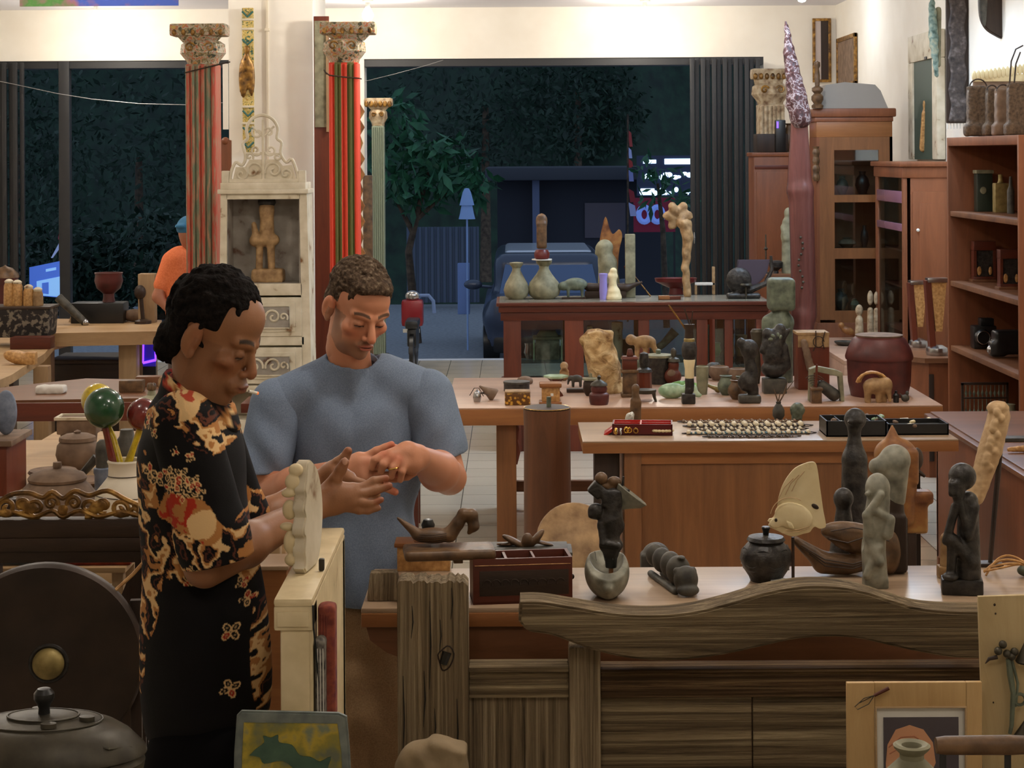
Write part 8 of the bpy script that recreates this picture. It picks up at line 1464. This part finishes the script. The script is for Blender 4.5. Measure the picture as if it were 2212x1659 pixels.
# box cabinet at the left edge with the blue stone
t = Th('small_side_cabinet', 'small reddish cabinet at the left edge carrying a blue grey stone', 'cabinet', 0, 0, world=(P(14, 920, 6.6).x, 6.4, 0)); zc_ = P(10, 930, 6.5).z
t.part('top', M['clay'], [('B', -.12, .06, 0, .28, zc_-.02, zc_, .003)]); t.part('body', M['mahog_v'], [('B', -.12, .04, .01, .27, ZP+.001, zc_-.02, .003)])
one('blue_grey_stone', 'smooth blue grey stone standing at the left edge', 'stone', M['bluestone'], 6, 928, [('S', [('e', (0, 0, 48), (24, 18, 49))], 3.5, 3)], Y=6.55)
o = bpy.data.objects['blue_grey_stone']; o.location.z = zc_
# mid tables: cloth table, slab tables
ZM = .72
def slab_table(name, lab, pts_px, Z, th, legs, mt='slab'):
    w = [PZ(x, y, Z) for x, y in pts_px]; c = sum(w, Vector())/len(w)
    t = Th(name, lab, 'table', 0, 0, world=(c.x, c.y, 0))
    t.part('top', M[mt], [('Z', [(q.x-c.x, q.y-c.y) for q in w], Z-th, Z)])
    for x, y, wd in legs:
        q = PZ(x, y, Z); t.part('leg', M[mt+'_v'] if mt+'_v' in M else M['teak_v'], [('B', q.x-c.x-wd, q.x-c.x+wd, q.y-c.y-wd, q.y-c.y+wd, 0, Z-th, .005)])
    return t
slab_table('grey_topped_table', 'low table with a grey dusty top and dark edge behind the pots', [(-60, 852), (345, 850), (352, 812), (180, 806), (30, 820), (-60, 830)], .72, .085, [(10, 845, .04), (300, 840, .04)], 'teak')
bpy.data.objects['grey_topped_table'].children[0].data.materials[0] = mottle('dusty_top', [(.3, (120, 106, 92)), (.7, (156, 144, 128))], 6, .6, .1)
gt = bpy.data.objects['grey_topped_table']; v0 = PZ(-60, 854, .72)
g = G(1.0).run([('B', PZ(-60, 852, .72).x-gt.location.x, PZ(345, 850, .72).x-gt.location.x, v0.y-gt.location.y-.02, v0.y-gt.location.y-.004, .72-.1, .715, .003)]); link('edge_board', mesh_from(g, 'edge_board'), M['mahog'], gt)
one('pale_bench_top', 'pale wooden bench with an orange face behind the clay pots', 'bench', M['slab'], 0, 0, [('B', 0, 1.2, 0, .5, .60, .68, .004), ('B', .02, 1.1, .05, .1, .2, .60, .002), ('B', .02, .1, .4, .48, 0, .60), ('B', 1.05, 1.15, .4, .48, 0, .60), ('B', .02, .1, .02, .1, 0, .60), ('B', 1.05, 1.15, .02, .1, 0, .60)], world=(P(40, 900, 8.2).x, 8.3, 0))
one('coral_lump', 'white knobbly coral lump on the grey dusty table', 'coral', M['cloth_w'], 102, 838, [('S', [('b', (0, 10, 8), (26, 14, 4), 5)]+[('e', (-26+9*i, 6+8*(i % 2), 12), (7, 7, 6)) for i in range(6)], 2.6, 3, 1.2, 6)], Z=.72)
for x, y, w_, h_, lab, mt, nm in ((276, 838, 26, 26, 'carved dark brown box at the right of the grey dusty table', 'brownc', 'carved_box'), (316, 826, 30, 22, 'flat brown tray behind the carved dark box', 'teak', 'wooden_tray'), (346, 834, 14, 26, 'small orange tan jug beside the batik shirt collar', 'tan', 'small_jug')):
    one(nm, lab, nm.split('_')[-1], M[mt], x, y, [('B', -w_, w_, 0, 30, 0, h_, 3)] if nm != 'small_jug' else [('L', 0, 10, [(10, 0), (14, 10), (12, 22), (8, 28), (0, 28)], 18)], Z=.72)
slab_table('thick_slab_table', 'thick pale slab table with heavy square legs under the black box', [(60, 708), (345, 706), (345, 682), (104, 676), (60, 690)], .80, .09, [(274, 700, .06), (90, 700, .06)])
one('dark_backing', 'plain blackish box added to fill the dark space under the thick pale slab table', 'chest', M['dark'], 0, 0, [('B', 0, .50, 0, .5, 0, .52, .01), ('B', -.01, .51, -.01, .51, .52, .55, .01)], world=(P(108, 760, 13.2).x, 13.1, 0))  # box added to blacken the space under the slab table
t = slab_table('leaning_slab_table', 'pale wooden slab table running towards the camera at the far left', [(-60, 830), (20, 796), (90, 752), (112, 728), (164, 716), (166, 700), (104, 694), (-60, 700)], .74, .05, [(88, 760, .04), (0, 800, .03)])
one('black_box', 'long black box on the thick pale slab table', 'box', M['blk'], 208, 688, [('B', -60, 54, 0, 60, 0, 44, 2)], Z=.80)
TP('pedestal_bowl', 'reddish brown pedestal bowl standing on the long black box', 'bowl', 227, 646, [('bowl', M['redbox'], [('L', 0, 20, [(14, 0), (12, 10), (12, 18), (26, 30), (31, 46), (29, 58), (31, 64), (28, 64), (26, 54)], 34)])], Z=.80+44*YZ(208, 688, .80)/F)
bpy.data.objects['pedestal_bowl'].location.y = bpy.data.objects['black_box'].location.y+.06
bpy.data.objects['pedestal_bowl'].location.x = P(227, 640, bpy.data.objects['pedestal_bowl'].location.y).x
TP('dark_mallet', 'dark round headed mallet standing on its foot beside the black box', 'mallet', 303, 690, [('foot', M['dark'], [('L', 0, 8, [(18, 0), (18, 6), (6, 10), (0, 10)], 20)]), ('handle', M['dark_v'], [('T', [(0, 8, 8), (-4, 8, 56)], 4.5, 8)]), ('head', M['dark_v'], [('S', [('e', (-6, 8, 68), (13, 12, 16))], 3, 3)])], Z=.80)
TP('spyglass', 'dark tube with a polished metal tip leaning beside the black box', 'telescope', 165, 692, [('tube', M['stone_d'], [('T', [(12, 8, 6), (-48, 20, 60)], [8, 10], 14)]), ('tip', M['steel'], [('E', 14, 7, 6, 8, 8, 8)])], Z=.80)
TP('patterned_basket', 'dark basket with pale star patterns at the left', 'basket', 52, 712, [('basket', mottle('star_weave', [(.52, (36, 30, 28)), (.58, (120, 110, 96))], 26, .8, .2), [('B', -70, 58, 0, 80, 0, 62, 6, 1.08)]), ('rim', M['dark'], [('B', -76, 64, -4, 84, 60, 66, 2)])], Z=.80)
bpy.data.objects['patterned_basket'].location.y -= .15
zb_ = .80+66*bpy.data.objects['patterned_basket'].location.y/F
for i, (px, h_, lab) in enumerate(((16, 52, 'tallest amber wooden canister over the patterned basket, at the left edge'), (34, 50, 'second amber canister from the left over the patterned basket'), (58, 40, 'third amber canister, shorter, over the patterned basket'), (78, 34, 'shortest tan canister at the right of the row over the basket'))):
    t = Th('amber_canister', lab, 'canister', px, 640, Y=bpy.data.objects['patterned_basket'].location.y+.1, group='canisters over the basket'); t.o.location.z = zb_
    t.part('body', M['rattan'] if i < 3 else M['tan'], [('L', 0, 0, [(11, 0), (12, 4), (11, h_-8), (8, h_)], 18)]); t.part('lid', M['chalk'], [('L', 0, 0, [(9, h_-2), (10, h_+2), (5, h_+6), (0, h_+7)], 18)])
t = Th('domed_lid_pot', 'brown domed lid pot above the amber canisters at the left edge', 'pot', 8, 592, Y=14.2); t.part('lid', M['brownc'], [('L', 0, 0, [(30, 6), (28, 14), (16, 26), (4, 30), (0, 34)], 26)]); t.part('body', M['redbox'], [('L', 0, 0, [(16, -60), (24, -20), (28, 0), (28, 6)], 26)])
one('pot_pillar', 'dark pillar under the domed lid pot at the left edge', 'pillar', M['dark_v'], 0, 0, [('B', -.08, .08, -.08, .08, 0, t.o.location.z-60*t.k, .004)], world=(t.o.location.x, 14.2, 0))
one('mahogany_box', 'low mahogany box with bottles under the patterned basket', 'box', M['mahog'], 60, 742, [('B', -44, 44, 0, 40, 0, 26, 2)], Z=.74)
one('amber_wood_wedge', 'amber wooden bowl like block on the leaning slab table', 'block', M['rattan'], 34, 775, [('S', [('e', (0, 10, 14), (36, 18, 15), (0, 14, 0)), ('b', (26, 10, 12), (8, 10, 12), 3)], 3, 4)], Z=.74)
one('small_pale_carving', 'small pale peaked carving by the pedestal bowl', 'carving', M['tan'], 158, 690, [('S', [('c', (0, 4, 0), (2, 4, 24), 15, 7), ('e', (2, 4, 30), (7, 6, 8))], 2.4, 4)], Y=13.3)
bpy.data.objects['small_pale_carving'].location.z = .80
one('pink_pebbles', 'grey pink stones lying behind the pedestal bowl', 'stone', M['clay'], 285, 686, [('S', [('e', (0, 8, 14), (28, 12, 14)), ('e', (-40, 8, 10), (22, 10, 10))], 3, 4)], Z=.80)
one('tan_wood_post', 'tan square wooden post beside the orange shirted person', 'post', M['slab_v'], 318, 0, [('B', -.06, .06, 0, .1, 0, P(318, 582, 13.2).z, .008)], world=(P(316, 0, 13.2).x, 13.2, 0))
nb_ = Th('violet_neon_frame', 'glowing violet neon outlined panel under the slab table', 'light', 317, 782, Y=13.0); vio = plain('violet_neon', (90, 40, 255), .4, emit=5)
nb_.o.location.z = 0; zo = P(317, 782, 13.0).z/nb_.k
nb_.part('panel', plain('violet_panel', (36, 20, 110), .3, emit=.7), [('B', -14, 14, 0, 3, max(zo, 1), zo+56)]); nb_.part('tube', vio, [('T', [(-13, -2, zo+8), (-12, -2, zo+55)], 1.8, 6)]); nb_.part('tube', vio, [('T', [(14, -2, zo+14), (13, -2, zo+55)], 1.8, 6)]); nb_.part('tube', vio, [('T', [(-13, -2, zo+8), (14, -2, zo+14)], 3, 6)]); nb_.part('foot', M['blk'], [('B', -14, 14, 0, 10, 0, max(zo, 1.5))])
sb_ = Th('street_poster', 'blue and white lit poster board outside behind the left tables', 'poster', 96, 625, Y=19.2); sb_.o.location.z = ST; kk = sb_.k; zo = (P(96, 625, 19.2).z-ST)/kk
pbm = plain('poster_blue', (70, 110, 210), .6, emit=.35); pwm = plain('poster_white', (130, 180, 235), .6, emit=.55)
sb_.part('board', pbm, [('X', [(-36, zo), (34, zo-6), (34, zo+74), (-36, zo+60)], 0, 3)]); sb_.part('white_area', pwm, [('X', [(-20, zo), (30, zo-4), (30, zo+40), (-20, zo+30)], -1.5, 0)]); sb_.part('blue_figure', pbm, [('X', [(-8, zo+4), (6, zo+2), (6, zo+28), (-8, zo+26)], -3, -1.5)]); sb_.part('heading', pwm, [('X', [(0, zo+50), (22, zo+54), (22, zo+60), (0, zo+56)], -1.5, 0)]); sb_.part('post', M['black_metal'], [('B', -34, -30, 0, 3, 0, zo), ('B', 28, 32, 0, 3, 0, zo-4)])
# small table between the two men
t = Th('orange_side_chest', 'small orange brown chest between the two men', 'chest', 574, 1330, Y=4.35); t.o.location.z = 0; z_ = lambda py: P(574, py, 4.35).z/t.k
t.part('body', M['orange'], [('B', -34, 34, 0, 120, 0, z_(1225), 2)]); t.part('top', M['top'], [('B', -40, 38, -4, 124, z_(1225), z_(1216), 2)])
